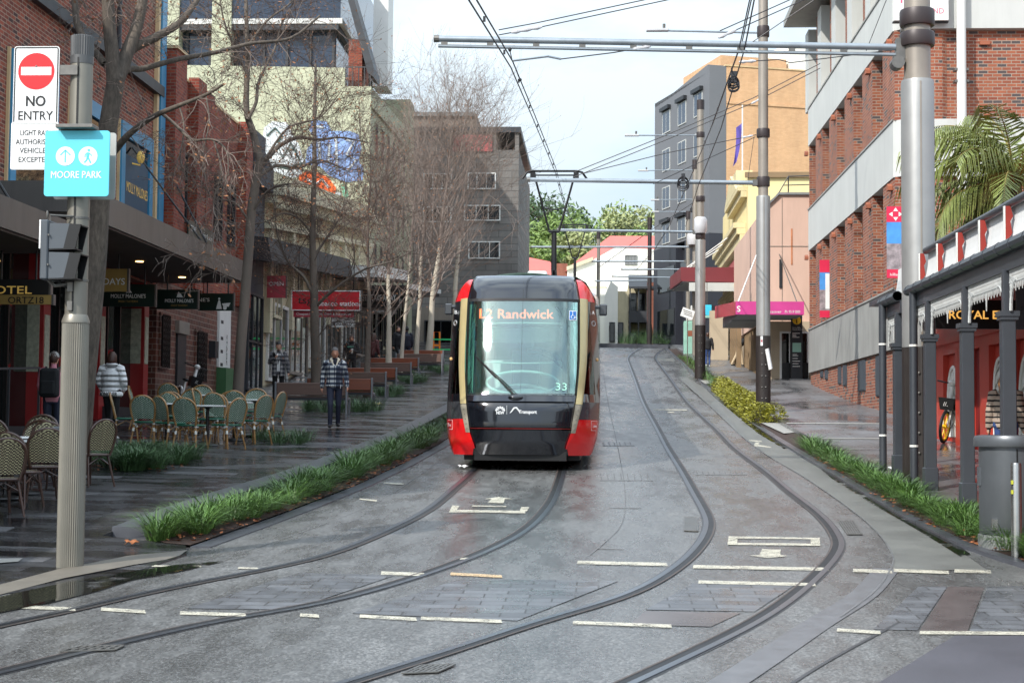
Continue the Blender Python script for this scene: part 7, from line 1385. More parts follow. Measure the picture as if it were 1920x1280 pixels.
def table(name, lbl):
    t = thing(name, (0, 0, 0), lbl, 'table'); part('top', 'marble_white', t, lambda m: m.lathe([(.33, .72), (.345, .725), (.345, .745), (.335, .75)], (0, 0, 0), 32), smooth=30); part('pedestal', 'black_paint', t, lambda m: m.lathe([(.22, 0), (.2, .025), (.04, .05), (.03, .1), (.03, .68), (.1, .72)], (0, 0, 0), 18), smooth=True); return t
GC = chair('cafe_chair', 'weave_green', 'bamboo', 'lashing_white'); BC = chair('bistro_chair', 'weave_brown', 'rattan_dark', None); GT = table('cafe_table', 'table'); index_kids()
def place(proto, first, px, py, face, lbl, grp):
    p = PG(px, py)
    if first: proto.location = p; proto.rotation_euler = (0, 0, -RD(face)); proto['label'] = lbl; proto['group'] = grp; return proto
    return dup(proto, p, -RD(face), lbl, grp)
gch = [(276, 836, 5, 'green and white woven chair with its back to us, beside the planter grass'), (357, 843, 12, 'green and white woven chair nearest the camera, back to us'), (424, 842, 300, 'green chair at front right of the set, turned side-on with its back leaning right'), (320, 838, 40, 'green chair seen from the side between the two chairs backing onto us'),
       (475, 832, 300, 'green chair side-on, second from the right of the set'), (503, 821, 285, 'green chair at the right end of the set, side-on before the bench'), (236, 828, 75, 'green chair at the left end of the set beside the woman in white'), (395, 829, 185, 'green chair facing us behind the nearest table'),
       (310, 822, 180, 'green chair facing us behind the table at left'), (425, 819, 180, 'green chair facing us behind the middle right table'), (473, 810, 182, 'green chair facing us at the back right by the tree trunk'), (372, 800, 178, 'green chair facing us at the back centre against the red brick'), (345, 812, 195, 'green chair facing us in the second row, left of centre'),
       (412, 826, 15, 'green chair with its bamboo back towards us behind the front right chair'), (448, 819, 10, 'green chair backing onto us behind the side-on pair at right'), (330, 826, 20, 'green chair half hidden behind the left table'), (268, 806, 80, 'green chair at the back left, only its top showing'), (322, 798, 5, 'green chair at the back left in front of the leaning bike'), (388, 812, 80, 'green chair turned sideways in the middle of the set')]
for i, (px, py, fa, lb) in enumerate(gch): place(GC, i == 0, px, py, fa, lb, 'green and white cafe chairs outside the tavern')
gtb = [(388, 835, 'white round table top behind the nearest green chair'), (312, 830, 'white round table at the left of the green chairs'), (440, 825, 'white round table in the middle right of the green chairs'), (478, 818, 'white round table at the far right of the green chairs'), (374, 806, 'white round table at the back of the green chairs')]
for i, (px, py, lb) in enumerate(gtb): place(GT, i == 0, px, py, 0, lb, 'white round cafe tables')
bch = [(32, 952, 8, 'dark brown woven chair backing onto us at the front left'), (78, 940, 330, 'dark brown chair angled left, right beside the fluted pole'), (-6, 968, 320, 'dark brown chair cut off by the left edge of the picture'), (56, 915, 185, 'dark brown chair facing us behind the small white table'), (64, 898, 180, 'dark brown chair at the back, its arched top against the dark pub'), (12, 912, 20, 'dark brown chair backing onto us in the second row at the left edge'),
       (166, 912, 300, 'dark brown chair showing to the right of the fluted pole'), (104, 920, 5, 'dark brown chair mostly hidden behind the fluted pole')]
for i, (px, py, fa, lb) in enumerate(bch): place(BC, i == 0, px, py, fa, lb, 'dark brown woven chairs behind the sign pole')
place(GT, False, 48, 925, 0, 'white round table among the dark brown chairs', 'white round cafe tables'); place(GT, False, 10, 935, 0, 'white round table at the left edge among brown chairs', 'white round cafe tables')
# ------------------------------------------------------------------ benches and planters
mat('bench_grey_timber', (98, 76, 66), .55, 0, .2, 3, sxyz=(.3, 3, 6)); mat('bench_red_timber', (124, 62, 36), .45, 0, .2, 3, coat=.2, sxyz=(.3, 3, 6)); mat('bench_metal', (134, 138, 142), .4, .6, .08, 4)
def bench(lbl, x1, Y, w_, timber):
    x0 = x1 - w_; z = g3((x0 + x1) / 2, Y); t = thing('bench', ((x0 + x1) / 2, Y, z), lbl, 'bench', 'benches around the street trees')
    part('backrest', timber, t, lambda m: m.box(x0 + .06, x1 - .06, Y - .05, Y, z + .46, z + .78), bevel=.012); part('seat', timber, t, lambda m: [m.box(x0 + .05, x1 - .05, Y + .02 + .15 * i, Y + .15 + .15 * i, z + .40, z + .445) for i in range(3)])
    part('seat_beam', 'charcoal', t, lambda m: m.box(x0 + .05, x1 - .05, Y - .06, Y + .46, z + .345, z + .397))
    for x in (x0 + .03, x1 - .03): part('leg', 'bench_metal', t, lambda m: (m.box(x - .025, x + .025, Y - .07, Y + .02, z - .05, z + .8), m.box(x - .025, x + .025, Y + .021, Y + .48, z + .34, z + .4), m.box(x - .025, x + .025, Y + .4, Y + .48, z - .05, z + .339)), bevel=.008)
bl = ['nearest grey-brown timber bench behind the man in the check jacket', 'second grey-brown bench up the footpath', 'third grey-brown bench up the footpath', 'farthest grey-brown bench, beside the tram corner']
bl2 = ['reddish timber bench just behind the nearest bench', 'reddish timber bench behind the second grey-brown bench', 'reddish timber bench behind the third grey-brown bench', 'farthest reddish bench before the green barrier']
for i, ((px, py), (qx, qy)) in enumerate(zip(((652, 776), (725, 746), (772, 722), (830, 701)), ((700, 760), (745, 734), (786, 713), (832, 694)))):
    a = PG(px, py); bench(bl[i], a.x, a.y, 1.9, 'bench_grey_timber'); xq = PY(qx, 700, a.y + 3.3).x; bench(bl2[i], xq, a.y + 3.3, 1.9, 'bench_red_timber')
    mb = MB()
    for _ in range(26): x = xq + U(-1.5, .35); yy = a.y + U(.7, 2.9); tussock(mb, (x, yy, g3(x, yy)), .4, .42, 45)
    tag(mb.build('planter_grass', 'grass_dark', uv=False), ['dark grass in the bed behind the nearest bench', 'dark grass in the bed behind the second bench', 'dark grass in the bed behind the third bench', 'dark grass by the farthest bench'][i], 'grass', kind='stuff')
mb = MB(); c = PG(242, 884)
for _ in range(34): x = c.x + U(-.95, .42); yy = c.y + U(.05, 2.6); tussock(mb, (x, yy, g3(x, yy)), .42, .4, 110)
tag(mb.build('planter_grass', 'grass_dark', uv=False), 'dark strappy grass at the foot of the large tree by the green chairs', 'grass', kind='stuff')
mb = MB(); litter(mb, lambda y: c.x - .3, c.y - .1, c.y + 2, 160, g3, -.9, .9); tag(mb.build('fallen_leaves', 'leaf_litter', uv=False), 'scattered leaves around the bed of the large tree', 'leaves', kind='stuff')
mb = MB(); c = PG(500, 835)
for _ in range(12): x = c.x + U(-.5, .6); yy = c.y + U(.5, 2.2); tussock(mb, (x, yy, g3(x, yy)), .36, .34, 50)
tag(mb.build('planter_grass', 'grass_dark', uv=False), 'dark grass bed right of the green chairs', 'grass', kind='stuff')
# ------------------------------------------------------------------ bin, bollard, bikes and small things
mat('bin_grey', (92, 96, 100), .38, .35, .08, 3, stain=.1); mat('stainless', (176, 176, 174), .25, .9, .06, 6); mat('bike_white', (220, 220, 216), .3, 0, .05, 2, coat=.5); mat('bike_yellow', (240, 190, 20), .4); mat('safety_yellow', (190, 190, 60), .5)
def street_bin():
    Y = 17.75; x = PY(1897, 900, Y).x; z = g3(x, Y); t = thing('street_bin', (x, Y, z), 'large round dark grey street bin at the right edge', 'bin')
    part('body', 'bin_grey', t, lambda m: (m.lathe([(.33, 0), (.345, .02), (.345, .95)], (x, Y, z + .02), 48)), smooth=40); part('lid', 'bin_grey', t, lambda m: m.lathe([(.39, .97), (.40, .985), (.40, 1.06), (.385, 1.09), (.3, 1.1), (.05, 1.1)], (x, Y, z), 48), smooth=40)
    part('door_seam', 'groove_black', t, lambda m: m.box(x - .035, x - .022, Y - .351, Y - .335, z + .05, z + .95)); part('lock', 'stainless', t, lambda m: m.box(x - .28, x - .22, Y - .27, Y - .22, z + .08, z + .2)); part('hinge', 'bin_grey', t, lambda m: m.box(x - .36, x - .33, Y - .05, Y + .05, z + .55, z + .75)); part('base', 'concrete_grey', t, lambda m: m.lathe([(.36, -.15), (.36, .02)], (x, Y, z), 32))
    t = thing('bollard', (PY(1906, 990, 16.9).x, 16.9, z), 'short stainless steel bollard with small yellow sticker marks beside the bin', 'bollard'); x = t.location.x; Y = 16.9; z = g3(x, Y)
    part('post', 'stainless', t, lambda m: m.lathe([(.055, -.1), (.055, .86), (.05, .88)], (x, Y, z), 20), smooth=True); part('sticker', 'safety_yellow', t, lambda m: [m.box(x - .059, x - .04, Y - .045, Y - .02, z + a, z + a + .04) for a in (.56, .66)])
street_bin()
def ebike(lbl, p, rot, yellow=True, lean=.12):
    t = thing('rental_bike', (0, 0, 0), lbl, 'bicycle'); W = 'bike_white'; wy = 'bike_yellow' if yellow else 'bin_grey'
    for y, nm in ((0, 'front_wheel'), (1.05, 'rear_wheel')):
        wl = part(nm, 'rubber', t, lambda m: m.tube([(0, y + .3 * math.cos(a), .33 + .3 * math.sin(a)) for a in [i * math.pi / 16 for i in range(33)]], .03, 7), smooth=True)
        part('rim', wy, wl, lambda m: (m.tube([(0, y + .255 * math.cos(a), .33 + .255 * math.sin(a)) for a in [i * math.pi / 16 for i in range(33)]], .022, 6), [m.tube([(0, y, .33), (0, y + .25 * math.cos(a), .33 + .25 * math.sin(a))], .016, 5) for a in [i * math.pi / 3 for i in range(6)]], m.tube([(-.05, y, .33), (.05, y, .33)], .04, 8)))
    part('fork', W, t, lambda m: ([m.tube([(s * .055, 0, .33), (s * .06, .08, .62), (s * .03, .12, .75)], .022, 6) for s in (-1, 1)], m.tube([(0, .12, .7), (0, .2, 1.18)], .045, 8))); part('frame', W, t, lambda m: (m.tube([(0, .17, .85), (0, .4, .5), (0, .62, .36)], .05, 8), m.tube([(0, .62, .36), (0, .72, .8)], .03, 7), m.tube([(0, .62, .36), (0, 1.05, .33)], .025, 6))); part('handlebar', 'rubber', t, lambda m: m.tube([(-.33, .3, 1.22), (-.15, .2, 1.2), (.15, .2, 1.2), (.33, .3, 1.22)], .017, 6))
    part('basket', 'black_paint', t, lambda m: (m.prism([(-.12, -.06, .66), (.12, -.06, .66), (.16, -.12, .9), (-.16, -.12, .9)], (0, .24, 0)))); part('emblem', 'white_letters', t, lambda m: m.text('//.', .12, (0, -.112, .74), (1, 0, 0), (0, -.2, 1), depth=.01)); part('saddle', 'black_paint', t, lambda m: m.ell((0, .74, .86), (.09, .14, .04)), smooth=True); part('mudguard', W, t, lambda m: m.tube([(0, 1.05 + .36 * math.cos(a), .33 + .36 * math.sin(a)) for a in [i * math.pi / 8 for i in range(1, 8)]], .035, 6))
    part('stem_head', W, t, lambda m: m.ell((0, .19, 1.2), (.08, .09, .07)), smooth=True)
    t.location = p; t.rotation_euler = (0, lean, rot); return t
p = PG(1768, 831); ebike('white rental bike with yellow front wheel and black basket leaning at the red pub', p, RD(-28))
p = PG(326, 772); ebike('white rental bike with dark wheels against the red brick wall behind the chairs', p + Vector((0, 1.2, .05)), RD(35), False, .3)
def bits():
    p = PG(103, 940); z0, z1 = PY(103, 838, p.y).z, PY(103, 799, p.y).z; t = thing('post_box', p, 'small grey metal box on a short post left of the fluted pole', 'box'); part('box', 'bin_grey', t, lambda m: m.box(p.x - .07, p.x + .12, p.y, p.y + .2, z0, z1), bevel=.03, seg=3); part('post', 'charcoal', t, lambda m: m.box(p.x, p.x + .05, p.y + .07, p.y + .12, p.z, z0 + .01))
    mat('litter_orange', (150, 92, 54), .7); mat('litter_cream', (220, 200, 140), .7)
    for (px, py, m_, lb, s) in ((688, 761, 'litter_orange', 'scrap of orange paper litter on the wet footpath by the second bench', .1), (708, 760, 'litter_cream', 'scrap of cream paper litter beside the orange scrap', .09), (868, 879, 'sign_white', 'crumpled white paper on the road by the left tram corner', .07), (1684, 888, 'sign_white', 'torn white paper in the grass at the thick pole foot', .12), (246, 1023, 'litter_orange', 'curled orange leaf at the near end of the left kerb bed', .06)):
        q = PG(px, py) if px != 868 else PR(px, py); t = thing('litter', q, lb, 'litter'); part('sheet', m_, t, lambda m: m.shell(lambda u, v: (q.x + (u - .5) * 2 * s + .3 * s * math.sin(v * 7), q.y + (v - .5) * 1.4 * s, q.z + .015 + s * (.55 * abs(math.sin(u * 4.5 + v * 2)) + .3 * v)), 6, 5, (0, 0, .004)))
    a = PG(1442, 700); 
    t = thing('poster', PY(1436, 660, 43.2), 'crumpled pale paper poster hanging from the shrub pole', 'poster'); q = PY(1433, 655, 43.22); part('sheet', 'sign_white', t, lambda m: m.shell(lambda u, v: (q.x + .02 + u * .1 + .1 * v, q.y - .02 - .06 * math.sin(u * 3), q.z - .55 * v + .04 * u), 5, 6, (0, .004, 0)))
    t = thing('sticker', PY(1428, 640, 43.2), 'small pink and white sticker strip high on the shrub pole base', 'sticker'); q = PY(1426, 648, 43.28); part('strip', 'sign_white', t, lambda m: m.box(q.x, q.x + .06, 43.275, 43.283, q.z, q.z + .26)); part('band', 'sign_pinkred', t, lambda m: m.box(q.x + .01, q.x + .05, 43.272, 43.2745, q.z + .1, q.z + .16))
bits()
# ------------------------------------------------------------------ people: one remeshed body each, facing -Y before they are turned
mat('skin', (206, 156, 130), .5, 0, .06, 9); mat('skin_tan', (180, 130, 104), .5, 0, .06, 9); mat('hair_black', (22, 20, 20), .5, 0, .3, 30); mat('hair_grey', (96, 92, 90), .6, 0, .3, 30); mat('hair_auburn', (62, 36, 24), .5, 0, .3, 25); mat('hair_brown', (66, 44, 34), .5, 0, .3, 25); mat('hair_blonde', (170, 120, 76), .5, 0, .3, 25)
mat('denim_dark', (34, 40, 58), .8, 0, .15, 8); mat('denim_blue', (48, 72, 120), .8, 0, .2, 8); mat('trouser_black', (20, 20, 22), .8, 0, .1, 8); mat('trouser_beige', (186, 166, 136), .8, 0, .1, 8); mat('cloth_black', (22, 23, 26), .8, 0, .2, 8); mat('cloth_navy', (28, 32, 46), .8, 0, .15, 8); mat('cloth_pink', (196, 128, 140), .8, 0, .1, 6); mat('cloth_maroon', (82, 40, 40), .8, 0, .2, 6); mat('cloth_white', (224, 224, 222), .7, 0, .03, 6); mat('cloth_grey', (70, 72, 78), .8, 0, .15, 6); mat('shoe_dark', (26, 26, 28), .5); mat('shoe_white', (214, 214, 210), .5); mat('collar_cream', (220, 208, 186), .9, 0, .08, 20); mat('cap_grey', (150, 150, 146), .8, 0, .1, 8); mat('mint_print', (130, 214, 180), .6)
def puffer():
    m = mat('puffer_white', (226, 226, 226), .45, 0, .04, 3); n = m.node_tree; b = n.nodes['Principled BSDF']; s = n.nodes.new('ShaderNodeSeparateXYZ'); n.links.new(coord(n), s.inputs[0]); q = mth(n, 'ABSOLUTE', mth(n, 'SINE', mth(n, 'MULTIPLY', s.outputs[2], 30))); bump(n, b, q, 1.0, .05)
puffer()
def plaid(name, dark, mid, light, pitch=.10):
    m, n, b = _new(name); s = n.nodes.new('ShaderNodeSeparateXYZ'); n.links.new(coord(n, 'UV'), s.inputs[0]); st = []
    for k in (0, 1): f = mth(n, 'FRACT', mth(n, 'DIVIDE', s.outputs[k], pitch)); st.append(mth(n, 'GREATER_THAN', f, .55))
    v = mth(n, 'ADD', mth(n, 'MULTIPLY', st[0], .5), mth(n, 'MULTIPLY', st[1], .45)); r = rmp(n, v, [(0, lin(dark)), (.3, lin(mid)), (.8, lin(light))]); r.node.color_ramp.interpolation = 'CONSTANT'; n.links.new(r, b.inputs['Base Color']); b.inputs['Roughness'].default_value = .9; MATS[name] = m
plaid('plaid_navy', (22, 28, 44), (70, 78, 92), (196, 198, 196), .105); plaid('plaid_grey', (46, 46, 52), (104, 104, 108), (170, 168, 166), .12)
def stripes():
    m, n, b = _new('knit_stripe'); s = n.nodes.new('ShaderNodeSeparateXYZ'); n.links.new(coord(n), s.inputs[0]); f = mth(n, 'FRACT', mth(n, 'DIVIDE', mth(n, 'ADD', s.outputs[2], mth(n, 'MULTIPLY', noi(n, coord(n), 3), .05)), .085)); n.links.new(mixc(n, mth(n, 'GREATER_THAN', f, .68), lin((168, 152, 138)), lin((30, 28, 30))), b.inputs['Base Color']); b.inputs['Roughness'].default_value = .9; MATS['knit_stripe'] = m
stripes()
def person(lbl, loc, face, H, mats, P=None, bulk=0.0, longtop=0, fem=0, extras=None, holder=None):
    """mats: skin, top, bottom, shoes, hair.  P overrides joints (metres at 1.75 m height)."""
    J = dict(pel=(0, 0, .93), wai=(0, .005, 1.10), che=(0, 0, 1.30), nec=(0, .01, 1.49), hea=(0, -.015, 1.635), shl=(-.185, .01, 1.42), shr=(.185, .01, 1.42), ell=(-.235, .03, 1.15), elr=(.235, .03, 1.15), wrl=(-.235, -.06, .90), wrr=(.235, -.06, .90), hil=(-.09, 0, .90), hir=(.09, 0, .90), knl=(-.1, -.015, .50), knr=(.1, -.015, .50), anl=(-.105, .03, .08), anr=(.105, .03, .08))
    J.update(P or {}); J = {k: Vector(v) for k, v in J.items()}; mb = MB(); segs = []
    def limbt(pts, rs, lab, n=10, flat=1): mb.tube(pts, rs, n, True, flat); segs.extend((Vector(a), Vector(b), (r1 + r2) / 2, lab) for a, b, r1, r2 in zip(pts, pts[1:], rs, rs[1:]))
    up = (J['nec'] - J['pel']).normalized(); rt = Vector((1, 0, 0)); fw = rt.cross(up) * -1
    def ring(c, rx, ry, n=16): return [c + rt * (rx * math.cos(i * 2 * math.pi / n)) + fw * (ry * math.sin(i * 2 * math.pi / n)) for i in range(n)]
    B = bulk; hipw = .165 + .01 * fem; sec = [(J['pel'] + up * -.09, .12 + B * longtop, .09 + B * longtop), (J['pel'], hipw + B * .7, .115 + B * .7), (J['wai'], .145 - .012 * fem + B, .105 + B), (J['che'] - up * .05, .165 - .01 * fem + B, .122 + B), (J['che'] + up * .06, .17 - .012 * fem + B, .118 + B), (J['nec'] - up * .09, .15, .085 + B * .4), (J['nec'] - up * .03, .075, .065)]
    vs = []; 
    for c, a, b2 in sec: vs += ring(c, a, b2)
    k = len(sec); mb.add(vs, [(i * 16 + j, i * 16 + (j + 1) % 16, (i + 1) * 16 + (j + 1) % 16, (i + 1) * 16 + j) for i in range(k - 1) for j in range(16)] + [tuple(range(16))[::-1], tuple((k - 1) * 16 + j for j in range(16))])
    sp = J['pel'] + up * (.02 - .10 * longtop); segs += [(sp, J['nec'] - up * .06, .14, 'top'), (J['pel'] - up * .06, sp - up * .02, .13, 'bot')]
    hd = J['hea']; limbt([J['nec'] - up * .06, J['nec'] + up * .0, hd - Vector((0, 0, .05))], [.062, .054, .052], 'skin'); tl = (hd - J['nec']).normalized(); nose_d = Vector((0, -1, 0)) - tl * Vector((0, -1, 0)).dot(tl); nose_d.normalize()
    mb.ell(hd, (.074, .094, .115), 18, 12); mb.ell(hd + nose_d * .022 - Vector((0, 0, .055)), (.052, .06, .058), 12, 8); segs.append((hd, hd, .12, 'skin')); mb.ell(hd + nose_d * .098 - Vector((0, 0, .012)), (.014, .018, .024), 8, 6)
    for s in (-1, 1): mb.ell(hd + Vector((s * .075, .008, -.008)), (.012, .02, .03), 8, 6)
    for s, q in ((-1, 'l'), (1, 'r')):
        a, b, c = J['sh' + q], J['el' + q], J['wr' + q]; limbt([a.lerp(J['nec'], .35), a, a.lerp(b, .5), b, b.lerp(c, .35), c], [.055 + B * .5, .062 + B * .6, .05 + B * .6, .043 + B * .6, .043 + B * .5, .03 + B * .55], 'top')
        d = (c - b).normalized(); f2 = (d + Vector((0, -.25, 0))).normalized(); hc = c + d * .05; sd = d.cross(Vector((1, 0, 0)) if abs(d.x) < .8 else Vector((0, 1, 0))).normalized(); limbt([c - d * .02, c + d * .03, c + d * .075], [.027, .036, .034], 'skin', 8, .6)
        for i, (o, L_) in enumerate(((-.028, .062), (-.010, .074), (.009, .07), (.027, .055))): p0 = c + d * .07 + sd * o; limbt([p0, p0 + f2 * L_ * .5, p0 + (f2 + Vector((-s * .45, -.1, 0))).normalized() * L_], [.0105, .0105, .009], 'skin', 6)
        limbt([c + d * .02 + sd * -.025, c + d * .055 + sd * -.05, c + d * .085 + sd * -.05], [.013, .012, .010], 'skin', 6)
        h, kn, an = J['hi' + q], J['kn' + q], J['an' + q]; limbt([h + Vector((0, 0, .02)), h.lerp(kn, .35), kn, kn.lerp(an, .35), an], [.092, .082, .06, .058, .05], 'bot'); td = Vector((s * .12, -1, 0)).normalized() if 'toe' + q not in J else J['toe' + q]; limbt([an + Vector((0, .04, -.035)), an + td * .05 + Vector((0, 0, -.035)), an + td * .15 + Vector((0, 0, -.048))], [.042, .045, .03], 'shoe', 8); segs.append((an, an - Vector((0, 0, .03)), .03, 'shoe'))
    me = bpy.data.meshes.new('tmp'); me.from_pydata(mb.v, [], mb.f); ob = bpy.data.objects.new('tmp', me); COL.objects.link(ob); rm = ob.modifiers.new('r', 'REMESH'); rm.mode = 'VOXEL'; rm.voxel_size = .0095; sm = ob.modifiers.new('s', 'SMOOTH'); sm.factor = .5; sm.iterations = 3
    body = bpy.data.meshes.new_from_object(ob.evaluated_get(bpy.context.evaluated_depsgraph_get())); bpy.data.objects.remove(ob); body.name = 'body'
    for q in mats[:4]: body.materials.append(MATS[q])
    ctr = np.empty(len(body.polygons) * 3); body.polygons.foreach_get('center', ctr); ctr = ctr.reshape(-1, 3); best = np.full(len(ctr), 1e9); idx = np.zeros(len(ctr), dtype=np.int32); LB = dict(skin=0, top=1, bot=2, shoe=3)
    for a, b, r, lab in segs:
        a_, b_ = np.array(a), np.array(b); ab = b_ - a_; L2 = ab.dot(ab); tt = np.clip(((ctr - a_) @ ab) / L2, 0, 1) if L2 > 1e-9 else np.zeros(len(ctr)); dd = np.linalg.norm(ctr - (a_ + tt[:, None] * ab), axis=1) - r; w_ = dd < best; best[w_] = dd[w_]; idx[w_] = LB[lab]
    if fem and 0: pass
    body.polygons.foreach_set('material_index', idx); body.polygons.foreach_set('use_smooth', [True] * len(body.polygons)); box_uv(body); t = thing('person', (0, 0, 0), lbl, 'person'); bo = bpy.data.objects.new('body', body); COL.objects.link(bo); bo.parent = t
    ey = hd + nose_d * .078 + Vector((0, 0, .008)); f_ = part('face_features', 'hair_black', bo, lambda m: ([m.ell(ey + Vector((s * .03, .004, 0)), (.011, .008, .006), 8, 5) for s in (-1, 1)], [m.ell(ey + Vector((s * .032, 0, .022)), (.018, .007, .004), 8, 5) for s in (-1, 1)], m.ell(hd + nose_d * .082 - Vector((0, 0, .065)), (.022, .006, .004), 8, 5)))
    if mats[4]:
        hm, hs = mats[4]; back = -nose_d
        def hair(m):
            if hs == 'short':
                for i in range(11):
                    for j in range(18):
                        pass
            rr = (.086, .107, .126); c0 = hd + back * .008 + Vector((0, 0, .012)); v0 = []; nu, nv = 22, 10
            for i in range(nv + 1):
                for j in range(nu):
                    ph = 2 * math.pi * j / nu; fr_ = math.cos(ph - math.pi * 1.5); low = (.4 if fr_ > .35 else -.1 if abs(fr_) <= .35 else -.65) if hs == 'short' else (.4 if fr_ > .45 else -.75); el = math.pi / 2 + (math.asin(max(-1, min(1, low))) - math.pi / 2) * i / nv; k2 = 1 + .04 * math.sin(j * 3.1 + i * 1.7)
                    v0.append(c0 + Vector((rr[0] * math.cos(el) * math.cos(ph), rr[1] * math.cos(el) * math.sin(ph), rr[2] * math.sin(el))) * k2)
            m.add(v0, [(i * nu + j, (i + 1) * nu + j, (i + 1) * nu + (j + 1) % nu, i * nu + (j + 1) % nu) for i in range(nv) for j in range(nu)])
            if hs != 'short':
                ln = .16 if hs == 'bob' else .3
                m.tube([hd + Vector((0, .03, .05)), hd + back * .045 - Vector((0, 0, .06)), hd + back * .06 - Vector((0, 0, ln))], [.09, .112, .07], 12)
        part('hair', hm, t, hair, smooth=70)
    if extras: extras(t, J, hd, nose_d)
    s = H / 1.75; t.scale = (s, s, s); t.location = loc; t.rotation_euler = (0, 0, RD(face)); return t
LWALK = dict(knl=(-.09, -.14, .50), anl=(-.09, -.10, .085), knr=(.09, .0, .50), anr=(.09, .16, .11), ell=(-.25, .06, 1.16), elr=(.25, .02, 1.15), wrl=(-.27, .02, .90), wrr=(.27, -.12, .91))
def collar(t, J, hd, nd):
    part('hood', 'collar_cream', t, lambda m: (m.tube([(.085 * math.cos(a), .02 + .085 * math.sin(a), 1.50 + .035 * math.sin(a)) for a in [i * math.pi / 9 - .5 for i in range(14)]], .028, 7), m.tube([(-.075, -.04, 1.49), (-.04, -.115, 1.40), (-.01, -.135, 1.3)], [.022, .014, .008], 6), m.tube([(.075, -.04, 1.49), (.04, -.115, 1.40), (.01, -.135, 1.3)], [.022, .014, .008], 6)), smooth=True); part('shirt', 'cloth_navy', t, lambda m: m.ell((0, -.09, 1.43), (.045, .035, .07), 10, 6)); part('drawcord', 'cloth_white', t, lambda m: m.tube([(.13, -.13, .95), (.125, -.135, .87)], .006, 5))
    part('jacket_hem', 'plaid_navy', t, lambda m: m.tube([(.185 * math.cos(a), .135 * math.sin(a), .93) for a in [i * math.pi / 12 for i in range(25)]], .022, 6), smooth=True)
p4 = PG(626, 803); person('man in a navy and white check hooded jacket walking towards the camera past benches', p4, 12, 1.78, ('skin_tan', 'plaid_navy', 'denim_dark', 'shoe_dark', ('hair_grey', 'short')), LWALK, .03, .3, extras=collar)
def phone(t, J, hd, nd):
    part('shirt_front', 'cloth_white', t, lambda m: m.prism([(-.045, -.15, .92), (.05, -.15, .92), (.045, -.155, 1.2), (.06, -.13, 1.44), (0, -.11, 1.40), (-.06, -.13, 1.44), (-.04, -.155, 1.2)], (0, .03, 0)), bevel=.01); part('jacket_flap', 'plaid_grey', t, lambda m: [m.prism([(s * .05, -.165, .8), (s * .19, -.10, .8), (s * .17, -.12, 1.1), (s * .055, -.165, 1.15)], (0, .012, 0)) for s in (-1, 1)])
p3 = PG(521, 757); q3 = person('young man in an open grey check shirt and white tee looking down at his phone', p3, 10, 1.74, ('skin', 'plaid_grey', 'trouser_black', 'shoe_dark', ('hair_black', 'short')), dict(hea=(-.0, -.05, 1.625), ell=(-.25, .0, 1.16), wrl=(-.10, -.22, 1.30), elr=(.26, .02, 1.15), wrr=(.28, -.06, .9)), .035, 1, extras=phone)
t = thing('phone', p3 + Vector((-.08, -.27, 1.37)), 'black mobile phone held up by the young man in the check shirt', 'phone'); o = t.location; part('case', 'black_paint', t, lambda m: m.obox(o, (.036, 0, 0), (0, .005, .002), (0, -.03, .07)), bevel=.004); part('screen', 'glass_blue', t, lambda m: m.obox(o + Vector((0, .007, .003)), (.032, 0, 0), (0, .001, 0), (0, -.028, .064)))
def puff(t, J, hd, nd):
    part('hem_band', 'cloth_white', t, lambda m: m.tube([(.19 * math.cos(a), .15 * math.sin(a), .915) for a in [i * math.pi / 14 for i in range(29)]], .052, 8), smooth=True); part('collar', 'puffer_white', t, lambda m: m.tube([(.09 * math.cos(a), .01 + .09 * math.sin(a), 1.5) for a in [i * math.pi / 10 for i in range(21)]], .035, 8), smooth=True)
    def let(m):
        q = MB(); q.text('MONCLER', .115, (0, 0, 0), (1, 0, 0), (0, 0, 1), depth=0, bold=.02, fit=.42); R0 = .255
        m.add([(-.25 * math.sin(v[0] / R0), .212 * math.cos(v[0] / R0), .872 + v[2]) for v in q.v], q.f)
    part('lettering', 'black_paint', t, let)
p2 = PG(207, 824); person('auburn-haired woman in a short white puffer jacket lettered at the hem, back turned', p2, 172, 1.68, ('skin', 'puffer_white', 'trouser_black', 'shoe_white', ('hair_auburn', 'bob')), dict(ell=(-.27, .03, 1.18), wrl=(-.2, -.15, 1.02), elr=(.27, .03, 1.18), wrr=(.24, -.12, 1.0), anl=(-.09, .02, .08), anr=(.11, -.12, .08), knr=(.11, -.1, .5)), .06, 0, 1, puff)
def cap(t, J, hd, nd):
    part('cap', 'cap_grey', t, lambda m: (m.ell(hd + Vector((0, 0, .03)), (.09, .108, .11), 18, 6, .02, 1), m.ell(hd + nd * .12 + Vector((0, 0, .04)), (.07, .08, .012), 12, 5)), smooth=True)
p1 = PG(97, 845); person('man in a grey cap and pink top, back to us beside the fluted pole', p1, 186, 1.72, ('skin', 'cloth_pink', 'denim_dark', 'shoe_dark', ('hair_brown', 'short')), dict(wrl=(-.2, -.14, 1.0), wrr=(.2, -.14, 1.0)), .02, .3, extras=cap)
t = thing('backpack', p1 + Vector((0, -.16, 1.2)), 'black backpack worn by the man in the grey cap', 'backpack'); o = t.location; part('bag', 'cloth_black', t, lambda m: m.box(o.x - .17, o.x + .17, o.y - .12, o.y + .04, o.z - .27, o.z + .24), bevel=.06, seg=3); part('pocket', 'cloth_black', t, lambda m: m.box(o.x - .12, o.x + .12, o.y - .16, o.y - .115, o.z - .22, o.z + .02), bevel=.03, seg=2); part('strap', 'cloth_black', t, lambda m: [m.tube([(o.x + s * .11, o.y + .02, o.z + .22), (o.x + s * .13, o.y + .14, o.z + .26), (o.x + s * .14, o.y + .3, o.z + .1)], .022, 5) for s in (-1, 1)])
